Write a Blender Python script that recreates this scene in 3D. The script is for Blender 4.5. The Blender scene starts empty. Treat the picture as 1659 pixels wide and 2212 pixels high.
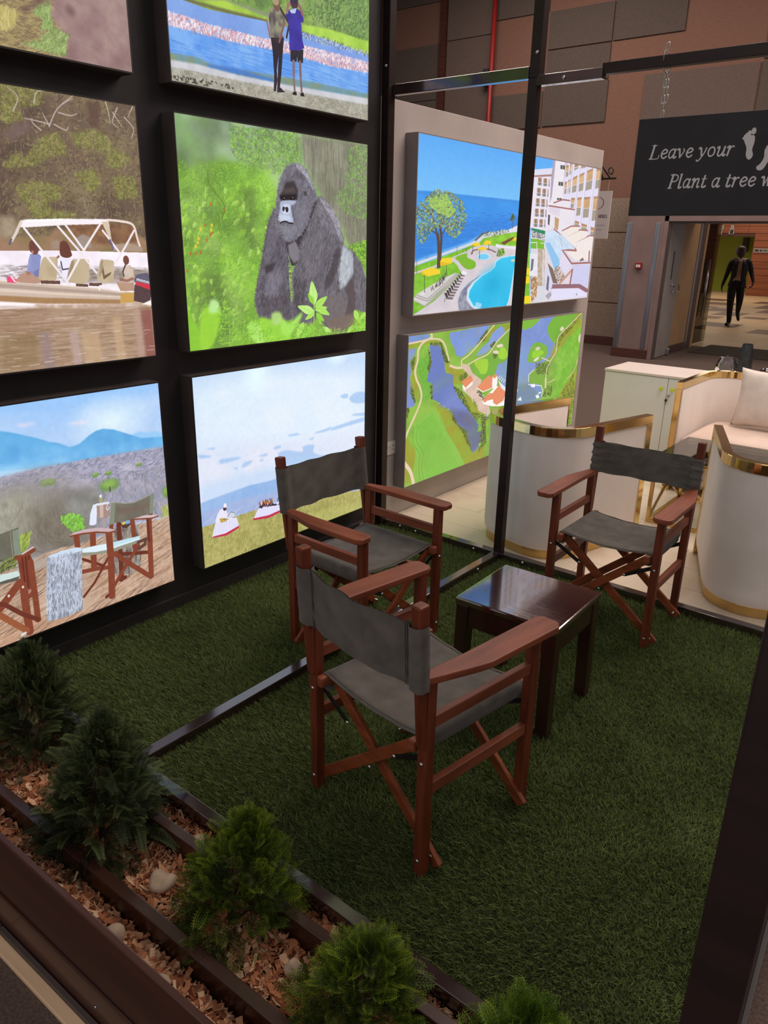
import bpy, bmesh, math, random
import numpy as np
from mathutils import Vector, Matrix, Euler

# ---------------------------------------------------------------- camera, world, lights, exposure
scene = bpy.context.scene
col = scene.collection
cam_data = bpy.data.cameras.new('camera')
cam_data.sensor_fit = 'HORIZONTAL'
cam_data.sensor_width = 36.0
cam_data.lens = 36.0 * 1622.9 / 1659.0
cam_data.clip_start = 0.02
cam_data.clip_end = 200
cam = bpy.data.objects.new('camera', cam_data)
col.objects.link(cam)
cam.matrix_world = (Matrix.Translation((2.8081, -2.5622, 1.70)) @ Matrix.Rotation(math.radians(38.2409), 4, 'Z')
                    @ Matrix.Rotation(math.radians(70.1275), 4, 'X') @ Matrix.Rotation(math.radians(1.1728), 4, 'Z'))
scene.camera = cam

world = bpy.data.worlds.new('hall_world')
scene.world = world
world.use_nodes = True
world.node_tree.nodes['Background'].inputs['Color'].default_value = (1.0, 0.95, 0.95, 1)
world.node_tree.nodes['Background'].inputs['Strength'].default_value = 0.46

def area(name, loc, size, power, color, rot=(0, 0, 0), size_y=None):
    l = bpy.data.lights.new(name, 'AREA')
    l.energy = power
    l.color = color
    l.size = size
    if size_y:
        l.shape = 'RECTANGLE'
        l.size_y = size_y
    o = bpy.data.objects.new(name, l)
    o.location = loc
    o.rotation_euler = rot
    col.objects.link(o)
    return o

# hall ceiling lamps, the lounge spots, the lobby lights and an added planter fill
area('hall_light', (2.6, 3.0, 5.6), 3.6, 215, (1.0, 0.86, 0.76))
area('hall_light', (-4.0, 8.0, 6.6), 3.0, 230, (1.0, 0.86, 0.78))
area('hall_light', (1.5, 7.5, 6.6), 3.0, 220, (1.0, 0.84, 0.74))
area('corridor_light', (-0.8, 11.6, 2.5), 0.8, 10, (1.0, 0.82, 0.62))
area('lobby_light', (-2.5, 19.0, 4.2), 3.0, 90, (1.0, 0.84, 0.66))
area('lobby_light', (-5.5, 28.0, 4.2), 3.0, 150, (1.0, 0.84, 0.66))
area('planter_fill_light', (0.6, -4.6, 3.6), 1.6, 16, (1.0, 0.80, 0.66))  # added fill that brightens the planter's outer boards and trim, not an actual lamp

scene.cycles.transparent_max_bounces = 16
vs = scene.view_settings
vs.view_transform = 'Standard'
vs.look = 'None'
vs.gamma = 1.0
vs.use_curve_mapping = False
vs.exposure = 0.22

# ---------------------------------------------------------------- helpers: objects
def link(name, data, parent=None, loc=(0, 0, 0), rot=(0, 0, 0)):
    o = bpy.data.objects.new(name, data)
    o.location = loc
    o.rotation_euler = rot
    if parent is not None:
        o.parent = parent
    col.objects.link(o)
    return o

def tag(o, label=None, cat=None, group=None, kind=None):
    for k, v in (('label', label), ('category', cat), ('group', group), ('kind', kind)):
        if v:
            o[k] = v
    return o

def thing(name, label, cat, loc=(0, 0, 0), rz=0.0, group=None):
    o = link(name, None, None, loc, (0, 0, rz))
    o.empty_display_size = 0.1
    return tag(o, label, cat, group)

def copy_tree(o, parent=None):
    c = o.copy()
    col.objects.link(c)
    c.parent = parent
    for ch in list(o.children):
        copy_tree(ch, c)
    return c

class MB:
    """Collects vertices and faces, then builds one mesh object."""
    def __init__(s):
        s.v = []
        s.f = []
    def add(s, vs, fs):
        n = len(s.v)
        s.v += [tuple(p) for p in vs]
        s.f += [tuple(i + n for i in f) for f in fs]
        return s
    def box(s, x0, x1, y0, y1, z0, z1):
        v = [(x, y, z) for z in (z0, z1) for y in (y0, y1) for x in (x0, x1)]
        return s.add(v, [(0, 2, 3, 1), (4, 5, 7, 6), (0, 1, 5, 4), (2, 6, 7, 3), (0, 4, 6, 2), (1, 3, 7, 5)])
    def bar(s, a, b, w, h, up=(0, 0, 1), w2=None, h2=None):
        """rectangular bar from a to b, w across, h along 'up'"""
        a, b = Vector(a), Vector(b)
        d = (b - a).normalized()
        u = Vector(up)
        u = (u - d * u.dot(d)).normalized()
        r = d.cross(u)
        w2 = w if w2 is None else w2
        h2 = h if h2 is None else h2
        v = []
        for p, ww, hh in ((a, w, h), (b, w2, h2)):
            for sx, sy in ((-1, -1), (1, -1), (1, 1), (-1, 1)):
                v.append(p + r * (sx * ww / 2) + u * (sy * hh / 2))
        return s.add(v, [(0, 1, 2, 3), (7, 6, 5, 4), (0, 4, 5, 1), (1, 5, 6, 2), (2, 6, 7, 3), (3, 7, 4, 0)])
    def tube(s, pts, r, n=10, cap=True):
        pts = [Vector(p) for p in pts]
        rs = r if isinstance(r, (list, tuple)) else [r] * len(pts)
        base = len(s.v)
        ref = None
        for i, p in enumerate(pts):
            d = (pts[min(i + 1, len(pts) - 1)] - pts[max(i - 1, 0)]).normalized()
            if ref is None:
                ref = d.orthogonal().normalized()
            ref = (ref - d * ref.dot(d)).normalized()
            q = d.cross(ref)
            for k in range(n):
                t = 2 * math.pi * k / n
                s.v.append(tuple(p + (ref * math.cos(t) + q * math.sin(t)) * rs[i]))
        for i in range(len(pts) - 1):
            for k in range(n):
                a, b = base + i * n + k, base + i * n + (k + 1) % n
                s.f.append((a, b, b + n, a + n))
        if cap:
            s.f.append(tuple(base + k for k in range(n - 1, -1, -1)))
            s.f.append(tuple(base + (len(pts) - 1) * n + k for k in range(n)))
        return s
    def lathe(s, prof, n=24, c=(0, 0, 0), mod=None):
        base = len(s.v)
        for i, (r, z) in enumerate(prof):
            for k in range(n):
                t = 2 * math.pi * k / n
                rr = r * (mod(t, z) if mod else 1)
                s.v.append((c[0] + rr * math.cos(t), c[1] + rr * math.sin(t), c[2] + z))
        for i in range(len(prof) - 1):
            for k in range(n):
                a, b = base + i * n + k, base + i * n + (k + 1) % n
                s.f.append((a, b, b + n, a + n))
        return s
    def prism(s, poly, z0, z1, m=None):
        """extruded polygon (counter-clockwise); m maps the (x, y, z) points"""
        n = len(poly)
        v = [(x, y, z0) for x, y in poly] + [(x, y, z1) for x, y in poly]
        if m is not None:
            v = [tuple(m @ Vector(p)) for p in v]
        f = [tuple(range(n - 1, -1, -1)), tuple(range(n, 2 * n))]
        f += [(i, (i + 1) % n, n + (i + 1) % n, n + i) for i in range(n)]
        return s.add(v, f)
    def grid(s, nu, nv, fn, closed=False):
        base = len(s.v)
        for j in range(nv):
            for i in range(nu):
                s.v.append(tuple(fn(i, j)))
        for j in range(nv - 1):
            for i in range(nu if closed else nu - 1):
                a, b = base + j * nu + i, base + j * nu + (i + 1) % nu
                s.f.append((a, b, b + nu, a + nu))
        return s
    def ball(s, c, r, n=10, m=7, sc=(1, 1, 1)):
        base = len(s.v)
        for j in range(m + 1):
            ph = math.pi * j / m
            for i in range(n):
                t = 2 * math.pi * i / n
                s.v.append((c[0] + r * sc[0] * math.sin(ph) * math.cos(t), c[1] + r * sc[1] * math.sin(ph) * math.sin(t), c[2] - r * sc[2] * math.cos(ph)))
        for j in range(m):
            for i in range(n):
                a, b = base + j * n + i, base + j * n + (i + 1) % n
                s.f.append((a, b, b + n, a + n))
        return s
    def mesh(s, name):
        me = bpy.data.meshes.new(name)
        me.from_pydata(s.v, [], s.f)
        me.validate()
        return me
    def obj(s, name, mat, parent=None, loc=(0, 0, 0), rot=(0, 0, 0), smooth=False, bevel=0.0, fix=True):
        me = s.mesh(name)
        if fix:
            bm = bmesh.new()
            bm.from_mesh(me)
            bmesh.ops.remove_doubles(bm, verts=bm.verts, dist=1e-6)
            bmesh.ops.recalc_face_normals(bm, faces=bm.faces)
            bm.to_mesh(me)
            bm.free()
        me.materials.append(mat)
        if smooth:
            me.polygons.foreach_set('use_smooth', [True] * len(me.polygons))
        o = link(name, me, parent, loc, rot)
        if bevel:
            b = o.modifiers.new('bevel', 'BEVEL')
            b.width = bevel
            b.segments = 2
            b.limit_method = 'ANGLE'
        return o

def box(name, mat, parent, x0, x1, y0, y1, z0, z1, bevel=0.0):
    return MB().box(x0, x1, y0, y1, z0, z1).obj(name, mat, parent, bevel=bevel)

def fast_mesh(name, verts, faces_n, mat, attr=None, parent=None):
    """verts (n,3); every face has faces_n consecutive corners of its own"""
    n = len(verts)
    me = bpy.data.meshes.new(name)
    me.vertices.add(n)
    me.vertices.foreach_set('co', np.asarray(verts, np.float32).ravel())
    me.loops.add(n)
    me.loops.foreach_set('vertex_index', np.arange(n, dtype=np.int32))
    k = n // faces_n
    me.polygons.add(k)
    me.polygons.foreach_set('loop_start', np.arange(0, n, faces_n, dtype=np.int32))
    me.update()
    if attr is not None:
        a = me.attributes.new('tone', 'FLOAT', 'POINT')
        a.data.foreach_set('value', np.asarray(attr, np.float32))
    me.materials.append(mat)
    return link(name, me, parent)

# ---------------------------------------------------------------- helpers: materials
def lin(c):
    return tuple(((x / 255) / 12.92 if x / 255 <= 0.04045 else ((x / 255 + 0.055) / 1.055) ** 2.4) for x in c) + (1,)

def mat(name, c, rough=0.6, metal=0.0, c2=None, scale=(8, 8, 8), detail=4, bump=0.0, bscale=None, spec=0.5, coat=0.0, ramp=(0.35, 0.65), dist=0.0, sheen=0.0):
    """principled material; c2 adds a noise mix between two sRGB colours, bump adds fine relief"""
    m = bpy.data.materials.new(name)
    m.use_nodes = True
    nt = m.node_tree
    b = nt.nodes['Principled BSDF']
    b.inputs['Base Color'].default_value = lin(c)
    b.inputs['Roughness'].default_value = rough
    b.inputs['Metallic'].default_value = metal
    b.inputs['Specular IOR Level'].default_value = spec
    b.inputs['Coat Weight'].default_value = coat
    b.inputs['Coat Roughness'].default_value = 0.10 if coat < 1 else 0.05
    b.inputs['Coat IOR'].default_value = 1.5 if coat < 1 else 1.9
    if sheen:
        b.inputs['Sheen Weight'].default_value = sheen
    tc = nt.nodes.new('ShaderNodeTexCoord')
    mp = nt.nodes.new('ShaderNodeMapping')
    mp.inputs['Scale'].default_value = scale
    nt.links.new(tc.outputs['Object'], mp.inputs['Vector'])
    if c2 is not None:
        nz = nt.nodes.new('ShaderNodeTexNoise')
        nz.inputs['Scale'].default_value = 1.0
        nz.inputs['Detail'].default_value = detail
        nz.inputs['Distortion'].default_value = dist
        nt.links.new(mp.outputs[0], nz.inputs['Vector'])
        r = nt.nodes.new('ShaderNodeValToRGB')
        r.color_ramp.elements[0].position = ramp[0]
        r.color_ramp.elements[1].position = ramp[1]
        r.color_ramp.elements[0].color = lin(c)
        r.color_ramp.elements[1].color = lin(c2)
        nt.links.new(nz.outputs['Fac'], r.inputs[0])
        nt.links.new(r.outputs[0], b.inputs['Base Color'])
    if bump:
        n2 = nt.nodes.new('ShaderNodeTexNoise')
        n2.inputs['Detail'].default_value = 3
        if bscale is None:
            n2.inputs['Scale'].default_value = 1.0
            nt.links.new(mp.outputs[0], n2.inputs['Vector'])
        else:
            m2 = nt.nodes.new('ShaderNodeMapping')
            m2.inputs['Scale'].default_value = bscale
            n2.inputs['Scale'].default_value = 1.0
            nt.links.new(tc.outputs['Object'], m2.inputs['Vector'])
            nt.links.new(m2.outputs[0], n2.inputs['Vector'])
        bp = nt.nodes.new('ShaderNodeBump')
        bp.inputs['Strength'].default_value = bump
        bp.inputs['Distance'].default_value = 0.004
        nt.links.new(n2.outputs['Fac'], bp.inputs['Height'])
        nt.links.new(bp.outputs[0], b.inputs['Normal'])
    return m

def attr_mat(name, c0, c1, rough=0.7, trans=0.0, mid=None):
    """colour from the 'tone' attribute of the mesh"""
    m = bpy.data.materials.new(name)
    m.use_nodes = True
    nt = m.node_tree
    b = nt.nodes['Principled BSDF']
    b.inputs['Roughness'].default_value = rough
    b.inputs['Specular IOR Level'].default_value = 0.25
    a = nt.nodes.new('ShaderNodeAttribute')
    a.attribute_name = 'tone'
    r = nt.nodes.new('ShaderNodeValToRGB')
    r.color_ramp.elements[0].color = lin(c0)
    r.color_ramp.elements[1].color = lin(c1)
    if mid:
        e = r.color_ramp.elements.new(0.5)
        e.color = lin(mid)
    nt.links.new(a.outputs['Fac'], r.inputs[0])
    nt.links.new(r.outputs[0], b.inputs['Base Color'])
    if trans:
        t = nt.nodes.new('ShaderNodeBsdfTranslucent')
        nt.links.new(r.outputs[0], t.inputs[0])
        mx = nt.nodes.new('ShaderNodeMixShader')
        mx.inputs[0].default_value = trans
        out = nt.nodes['Material Output']
        nt.links.new(b.outputs[0], mx.inputs[1])
        nt.links.new(t.outputs[0], mx.inputs[2])
        nt.links.new(mx.outputs[0], out.inputs[0])
    return m

def glass_mat(name, tint=(235, 240, 240), rough=0.0, mix=0.85):
    """thin clear glass: mostly see-through with a sharp reflection"""
    m = bpy.data.materials.new(name)
    m.use_nodes = True
    nt = m.node_tree
    nt.nodes.remove(nt.nodes['Principled BSDF'])
    t = nt.nodes.new('ShaderNodeBsdfTransparent')
    t.inputs[0].default_value = lin(tint)
    g = nt.nodes.new('ShaderNodeBsdfGlossy')
    g.inputs['Roughness'].default_value = rough
    f = nt.nodes.new('ShaderNodeFresnel')
    f.inputs[0].default_value = 1.5
    ad = nt.nodes.new('ShaderNodeMath')
    ad.operation = 'MULTIPLY_ADD'
    ad.inputs[1].default_value = 1.0
    ad.inputs[2].default_value = 1 - mix - 0.1
    mx = nt.nodes.new('ShaderNodeMixShader')
    nt.links.new(f.outputs[0], ad.inputs[0])
    nt.links.new(ad.outputs[0], mx.inputs[0])
    nt.links.new(t.outputs[0], mx.inputs[1])
    nt.links.new(g.outputs[0], mx.inputs[2])
    nt.links.new(mx.outputs[0], nt.nodes['Material Output'].inputs[0])
    return m

def print_mat(name, arr, emit=1.0, rough=0.35):
    """flat print from a generated pixel array (rows from the bottom, sRGB 0..255); backlit when emit > 0"""
    h, w = arr.shape[:2]
    im = bpy.data.images.new(name, w, h)
    px = np.ones((h, w, 4), np.float32)
    g = arr.mean(axis=2, keepdims=True)
    if emit:
        arr = g + (arr - g) * 0.92
    px[..., :3] = np.clip(arr, 0, 255) / 255.0
    im.pixels.foreach_set(px.ravel())
    im.update()
    im.pack()
    m = bpy.data.materials.new(name)
    m.use_nodes = True
    nt = m.node_tree
    b = nt.nodes['Principled BSDF']
    t = nt.nodes.new('ShaderNodeTexImage')
    t.image = im
    t.extension = 'EXTEND'
    b.inputs['Roughness'].default_value = rough
    if emit:
        b.inputs['Base Color'].default_value = (0.02, 0.02, 0.02, 1)
        b.inputs['Specular IOR Level'].default_value = 0.3
        nt.links.new(t.outputs[0], b.inputs['Emission Color'])
        b.inputs['Emission Strength'].default_value = emit
    else:
        nt.links.new(t.outputs[0], b.inputs['Base Color'])
    return m

# ---------------------------------------------------------------- flat prints: a small painter (picture space 0..1000 across and up)
def vnoise(h, w, cells, rng):
    gy, gx = max(2, int(cells * h / w) + 2), cells + 2
    g = rng.random((gy, gx)).astype(np.float32)
    y = np.linspace(0, gy - 1.001, h); x = np.linspace(0, gx - 1.001, w)
    yi, xi = y.astype(int), x.astype(int)
    fy, fx = (y - yi)[:, None], (x - xi)[None, :]
    fy, fx = fy * fy * (3 - 2 * fy), fx * fx * (3 - 2 * fx)
    a = g[np.ix_(yi, xi)]; b = g[np.ix_(yi, xi + 1)]; c = g[np.ix_(yi + 1, xi)]; d = g[np.ix_(yi + 1, xi + 1)]
    return (a * (1 - fx) + b * fx) * (1 - fy) + (c * (1 - fx) + d * fx) * fy

def spline(p, closed=True, k=6):
    p = np.asarray(p, float)
    n = len(p)
    out = []
    for i in range(n if closed else n - 1):
        if closed:
            a, b, c, d = p[i - 1], p[i], p[(i + 1) % n], p[(i + 2) % n]
        else:
            a, b, c, d = p[max(i - 1, 0)], p[i], p[i + 1], p[min(i + 2, n - 1)]
        for t in np.arange(k) / k:
            out.append(0.5 * (2 * b + (c - a) * t + (2 * a - 5 * b + 4 * c - d) * t * t + (3 * b - a - 3 * c + d) * t ** 3))
    if not closed:
        out.append(p[-1])
    return np.array(out)

class Pic:
    def __init__(s, w, h, base, seed=1):
        s.w, s.h = w, h
        s.a = np.empty((h, w, 3), np.float32)
        s.a[:] = base
        s.r = np.random.default_rng(seed)
        s.n = [vnoise(h, w, c, s.r) for c in (6, 14, 34, 80)]
    def P(s, pts):
        return np.asarray(pts, float) * (s.w / 1000, s.h / 1000)
    def mask(s, pts, sm=0, closed=True):
        p = s.P(pts)
        if sm:
            p = spline(p)
        x0, y0 = np.maximum(np.floor(p.min(0)).astype(int), 0)
        x1, y1 = np.minimum(np.ceil(p.max(0)).astype(int) + 1, (s.w, s.h))
        if x1 <= x0 or y1 <= y0:
            return (0, 0, 0, 0), np.zeros((0, 0), bool)
        Y, X = np.mgrid[y0:y1, x0:x1] + 0.5
        m = np.zeros(X.shape, bool)
        for (ax, ay), (bx, by) in zip(p, np.roll(p, -1, 0)):
            if ay == by:
                continue
            c = ((ay > Y) != (by > Y)) & (X < (bx - ax) * (Y - ay) / (by - ay) + ax)
            m ^= c
        return (x0, x1, y0, y1), m
    def fill(s, box, m, c, al=1.0, nz=0.0, c2=None, noise=(1, 2), soft=0):
        x0, x1, y0, y1 = box
        if m.size == 0:
            return
        f = m.astype(np.float32)
        if soft:
            k = int(soft)
            pad = np.pad(f, k, mode='edge')
            for ax in (0, 1):
                cs = np.cumsum(np.insert(pad, 0, 0, axis=ax), axis=ax)
                n = pad.shape[ax]
                hi = np.clip(np.arange(n) + k + 1, 0, n); lo = np.clip(np.arange(n) - k, 0, n)
                pad = (np.take(cs, hi, ax) - np.take(cs, lo, ax)) / (2 * k + 1)
            f = pad[k:-k, k:-k]
        f = f[..., None] * al
        v = np.array(c, np.float32)[None, None, :]
        if c2 is not None or nz:
            t = sum(s.n[i][y0:y1, x0:x1] for i in noise) / len(noise)
            t = np.clip((t - 0.5) * 2.2 + 0.5, 0, 1)[..., None]
            v = v * (1 - t) + np.array(c2, np.float32) * t if c2 is not None else v + (t - 0.5) * 2 * nz
        r = s.a[y0:y1, x0:x1]
        s.a[y0:y1, x0:x1] = r * (1 - f) + v * f
    def poly(s, pts, c, al=1.0, sm=0, nz=0.0, c2=None, noise=(1, 2), soft=0):
        b, m = s.mask(pts, sm)
        if soft and m.size:
            x0, x1, y0, y1 = b
            k = int(soft) * 2
            X0, X1, Y0, Y1 = max(x0 - k, 0), min(x1 + k, s.w), max(y0 - k, 0), min(y1 + k, s.h)
            M = np.zeros((Y1 - Y0, X1 - X0), bool)
            M[y0 - Y0:y1 - Y0, x0 - X0:x1 - X0] = m
            b, m = (X0, X1, Y0, Y1), M
        s.fill(b, m, c, al, nz, c2, noise, soft)
    def grad(s, v0, v1, c0, c1, u0=0, u1=1000, al=1.0):
        y0, y1, x0, x1 = int(v0 * s.h / 1000), int(v1 * s.h / 1000), int(u0 * s.w / 1000), int(u1 * s.w / 1000)
        t = np.linspace(0, 1, y1 - y0)[:, None, None]
        v = np.array(c0, np.float32) * (1 - t) + np.array(c1, np.float32) * t
        s.a[y0:y1, x0:x1] = s.a[y0:y1, x0:x1] * (1 - al) + v * al
    def line(s, pts, w, c, al=1.0, sm=0, w2=None):
        p = s.P(pts)
        if sm:
            p = spline(p, False)
        n = len(p) - 1
        for i in range(n):
            wa = w if w2 is None else w + (w2 - w) * (i + 0.5) / n
            s.seg(p[i], p[i + 1], wa, c, al)
    def seg(s, a, b, w, c, al=1.0):
        lo = np.floor(np.minimum(a, b) - w - 1).astype(int); hi = np.ceil(np.maximum(a, b) + w + 2).astype(int)
        x0, y0 = max(lo[0], 0), max(lo[1], 0); x1, y1 = min(hi[0], s.w), min(hi[1], s.h)
        if x1 <= x0 or y1 <= y0:
            return
        X = np.arange(x0, x1)[None, :] + 0.5 - a[0]; Y = np.arange(y0, y1)[:, None] + 0.5 - a[1]
        d = b - a
        t = np.clip((X * d[0] + Y * d[1]) / max(d @ d, 1e-6), 0, 1)
        q = np.hypot(X - t * d[0], Y - t * d[1])
        f = (np.clip(w / 2 - q + 0.5, 0, 1) * al)[..., None]
        s.a[y0:y1, x0:x1] = s.a[y0:y1, x0:x1] * (1 - f) + np.array(c, np.float32) * f
    def ell(s, c, ru, rv, colr, al=1.0, soft=0.0):
        cx, cy = c[0] * s.w / 1000, c[1] * s.h / 1000
        rx, ry = ru * s.w / 1000, rv * s.h / 1000
        k = 1 + soft
        x0, x1 = max(int(cx - rx * k - 1), 0), min(int(cx + rx * k + 2), s.w); y0, y1 = max(int(cy - ry * k - 1), 0), min(int(cy + ry * k + 2), s.h)
        if x1 <= x0 or y1 <= y0:
            return
        q = np.hypot((np.arange(x0, x1)[None, :] + 0.5 - cx) / rx, (np.arange(y0, y1)[:, None] + 0.5 - cy) / ry)
        f = np.clip((1 - q) * min(rx, ry) + 0.5, 0, 1) if not soft else np.clip((k - q) / (2 * soft), 0, 1)
        f = (f * al)[..., None]
        s.a[y0:y1, x0:x1] = s.a[y0:y1, x0:x1] * (1 - f) + np.array(colr, np.float32) * f
    def dabs(s, region, n, cols, ln, wd, ang=0.0, da=3.2, jit=12, al=0.9, sm=0, size_v=0.0):
        """n brush dabs (length, width in px) scattered inside a region"""
        if region is None:
            x0, x1, y0, y1 = 0, s.w, 0, s.h
            m = None
        else:
            (x0, x1, y0, y1), m = s.mask(region, sm)
            if m.size == 0 or not m.any():
                return
        r = s.r
        if m is None:
            px = r.random((n, 2)) * (s.w, s.h)
        else:
            yy, xx = np.nonzero(m)
            k = r.integers(0, len(yy), n)
            px = np.stack([xx[k] + x0, yy[k] + y0], 1) + r.random((n, 2))
        cols = np.asarray(cols, np.float32)
        ci = r.integers(0, len(cols), n)
        aa = ang + (r.random(n) - 0.5) * da
        ll = ln * (0.6 + 0.8 * r.random(n)) * 0.5
        sv = 1 - size_v * px[:, 1] / s.h
        jc = (r.random((n, 3)) - 0.5) * 0.4 * jit + (r.random((n, 1)) - 0.5) * 2 * jit
        for i in range(n):
            d = np.array([math.cos(aa[i]), math.sin(aa[i])]) * ll[i] * sv[i]
            s.seg(px[i] - d, px[i] + d, wd * sv[i], cols[ci[i]] + jc[i], al)
    def blobs(s, region, n, cols, r0, r1, al=0.5, jit=10, soft=0.7):
        """soft round out-of-focus patches scattered inside a region"""
        (x0, x1, y0, y1), m = s.mask(region)
        if m.size == 0 or not m.any():
            return
        yy, xx = np.nonzero(m)
        for i in range(n):
            k = s.r.integers(len(yy))
            r = r0 + (r1 - r0) * s.r.random()
            c = np.array(cols[s.r.integers(len(cols))], np.float32) + (s.r.random() - .5) * 2 * jit
            s.ell(((xx[k] + x0) * 1000 / s.w, (yy[k] + y0) * 1000 / s.h), r * 1000 / s.w, r * (.7 + .5 * s.r.random()) * 1000 / s.h, c, al, soft)
    def fringe(s, pts, n, cols, ln, wd, al=0.8, out=1.0, sm=0):
        """short hairs standing off an outline"""
        q = s.P(pts)
        if sm:
            q = spline(q)
        c0 = q.mean(0)
        seg = np.linalg.norm(np.roll(q, -1, 0) - q, axis=1)
        cum = np.cumsum(seg)
        for i in range(n):
            k = int(np.searchsorted(cum, s.r.random() * cum[-1]))
            k = min(k, len(q) - 1)
            a = q[k] + (q[(k + 1) % len(q)] - q[k]) * s.r.random()
            d = q[(k + 1) % len(q)] - q[k]
            nrm = np.array([-d[1], d[0]]) / max(np.hypot(*d), 1e-6)
            if nrm @ (a - c0) < 0:
                nrm = -nrm
            t = d / max(np.hypot(*d), 1e-6) * (s.r.random() - .5) * 1.2
            L = ln * (.4 + .8 * s.r.random())
            s.seg(a - nrm * L * .6, a + (nrm * out + t) * L * .6, wd, cols[s.r.integers(len(cols))], al)
    def grain(s, k):
        s.a += ((s.n[3] - 0.5) * k + (s.r.random((s.h, s.w)) - 0.5) * k)[..., None]

GREENS = [(122, 178, 52), (148, 204, 62), (98, 150, 48), (172, 220, 84), (116, 164, 70), (92, 130, 54)]

def pic_road():
    p = Pic(760, 600, (152, 122, 120), 3)
    p.poly([(0, 0), (1000, 0), (1000, 1000), (0, 1000)], (146, 112, 112), c2=(168, 138, 132), noise=(0, 2))
    p.dabs(None, 900, [(130, 95, 98), (175, 150, 140), (150, 118, 114)], 18, 2, -0.5, 0.6, 6, 0.25)
    g = [(581,206),(753,257),(750,163),(740,135),(764,97),(795,86),(781,57),(781,19),(682,-21),(552,-34)]
    p.poly(g, (150, 132, 92), al=0.95, c2=(176, 158, 104), noise=(1, 3), soft=5)
    p.dabs(g, 1500, [(168, 150, 96), (140, 118, 84), (190, 172, 110), (120, 92, 74)], 14, 2, 0.2, 1.2, 10, 0.5)
    y = [(570,115),(621,129),(648,115),(638,84),(613,64),(561,44)]
    p.poly(y, (205, 190, 118), al=0.9, c2=(185, 170, 95), soft=6)
    p.dabs(y, 260, [(215, 200, 130), (180, 165, 90)], 12, 2, 1.4, 1.0, 10, 0.5)
    for q in ([(644,25),(700,45),(735,87),(757,99),(784,84),(795,90),(781,53),(777,18),(728,19),(687,24)], [(705,151),(745,176),(742,146),(712,124),(699,132)], [(726,128),(740,135),(744,103),(715,89)]):
        p.poly(q, (140, 158, 96), al=0.7, c2=(165, 185, 110), soft=5)
        p.dabs(q, 420, [(150, 178, 100), (120, 140, 80), (176, 200, 120)], 9, 2, 1.2, 1.6, 10, 0.6)
    p.poly([(650,133),(714,175),(763,188),(701,150),(669,124)], (96, 62, 66), al=0.7, soft=6)
    p.ell([(807,167)][0], 14, 16, (105, 72, 74), 0.6, 0.6)
    p.grain(8)
    return p.a

def person_back(p, head, torso, legs, ctor, cleg, chair):
    p.poly(legs, cleg); p.poly(torso, ctor, nz=8); p.ell(head, 8, 13, chair)

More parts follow.
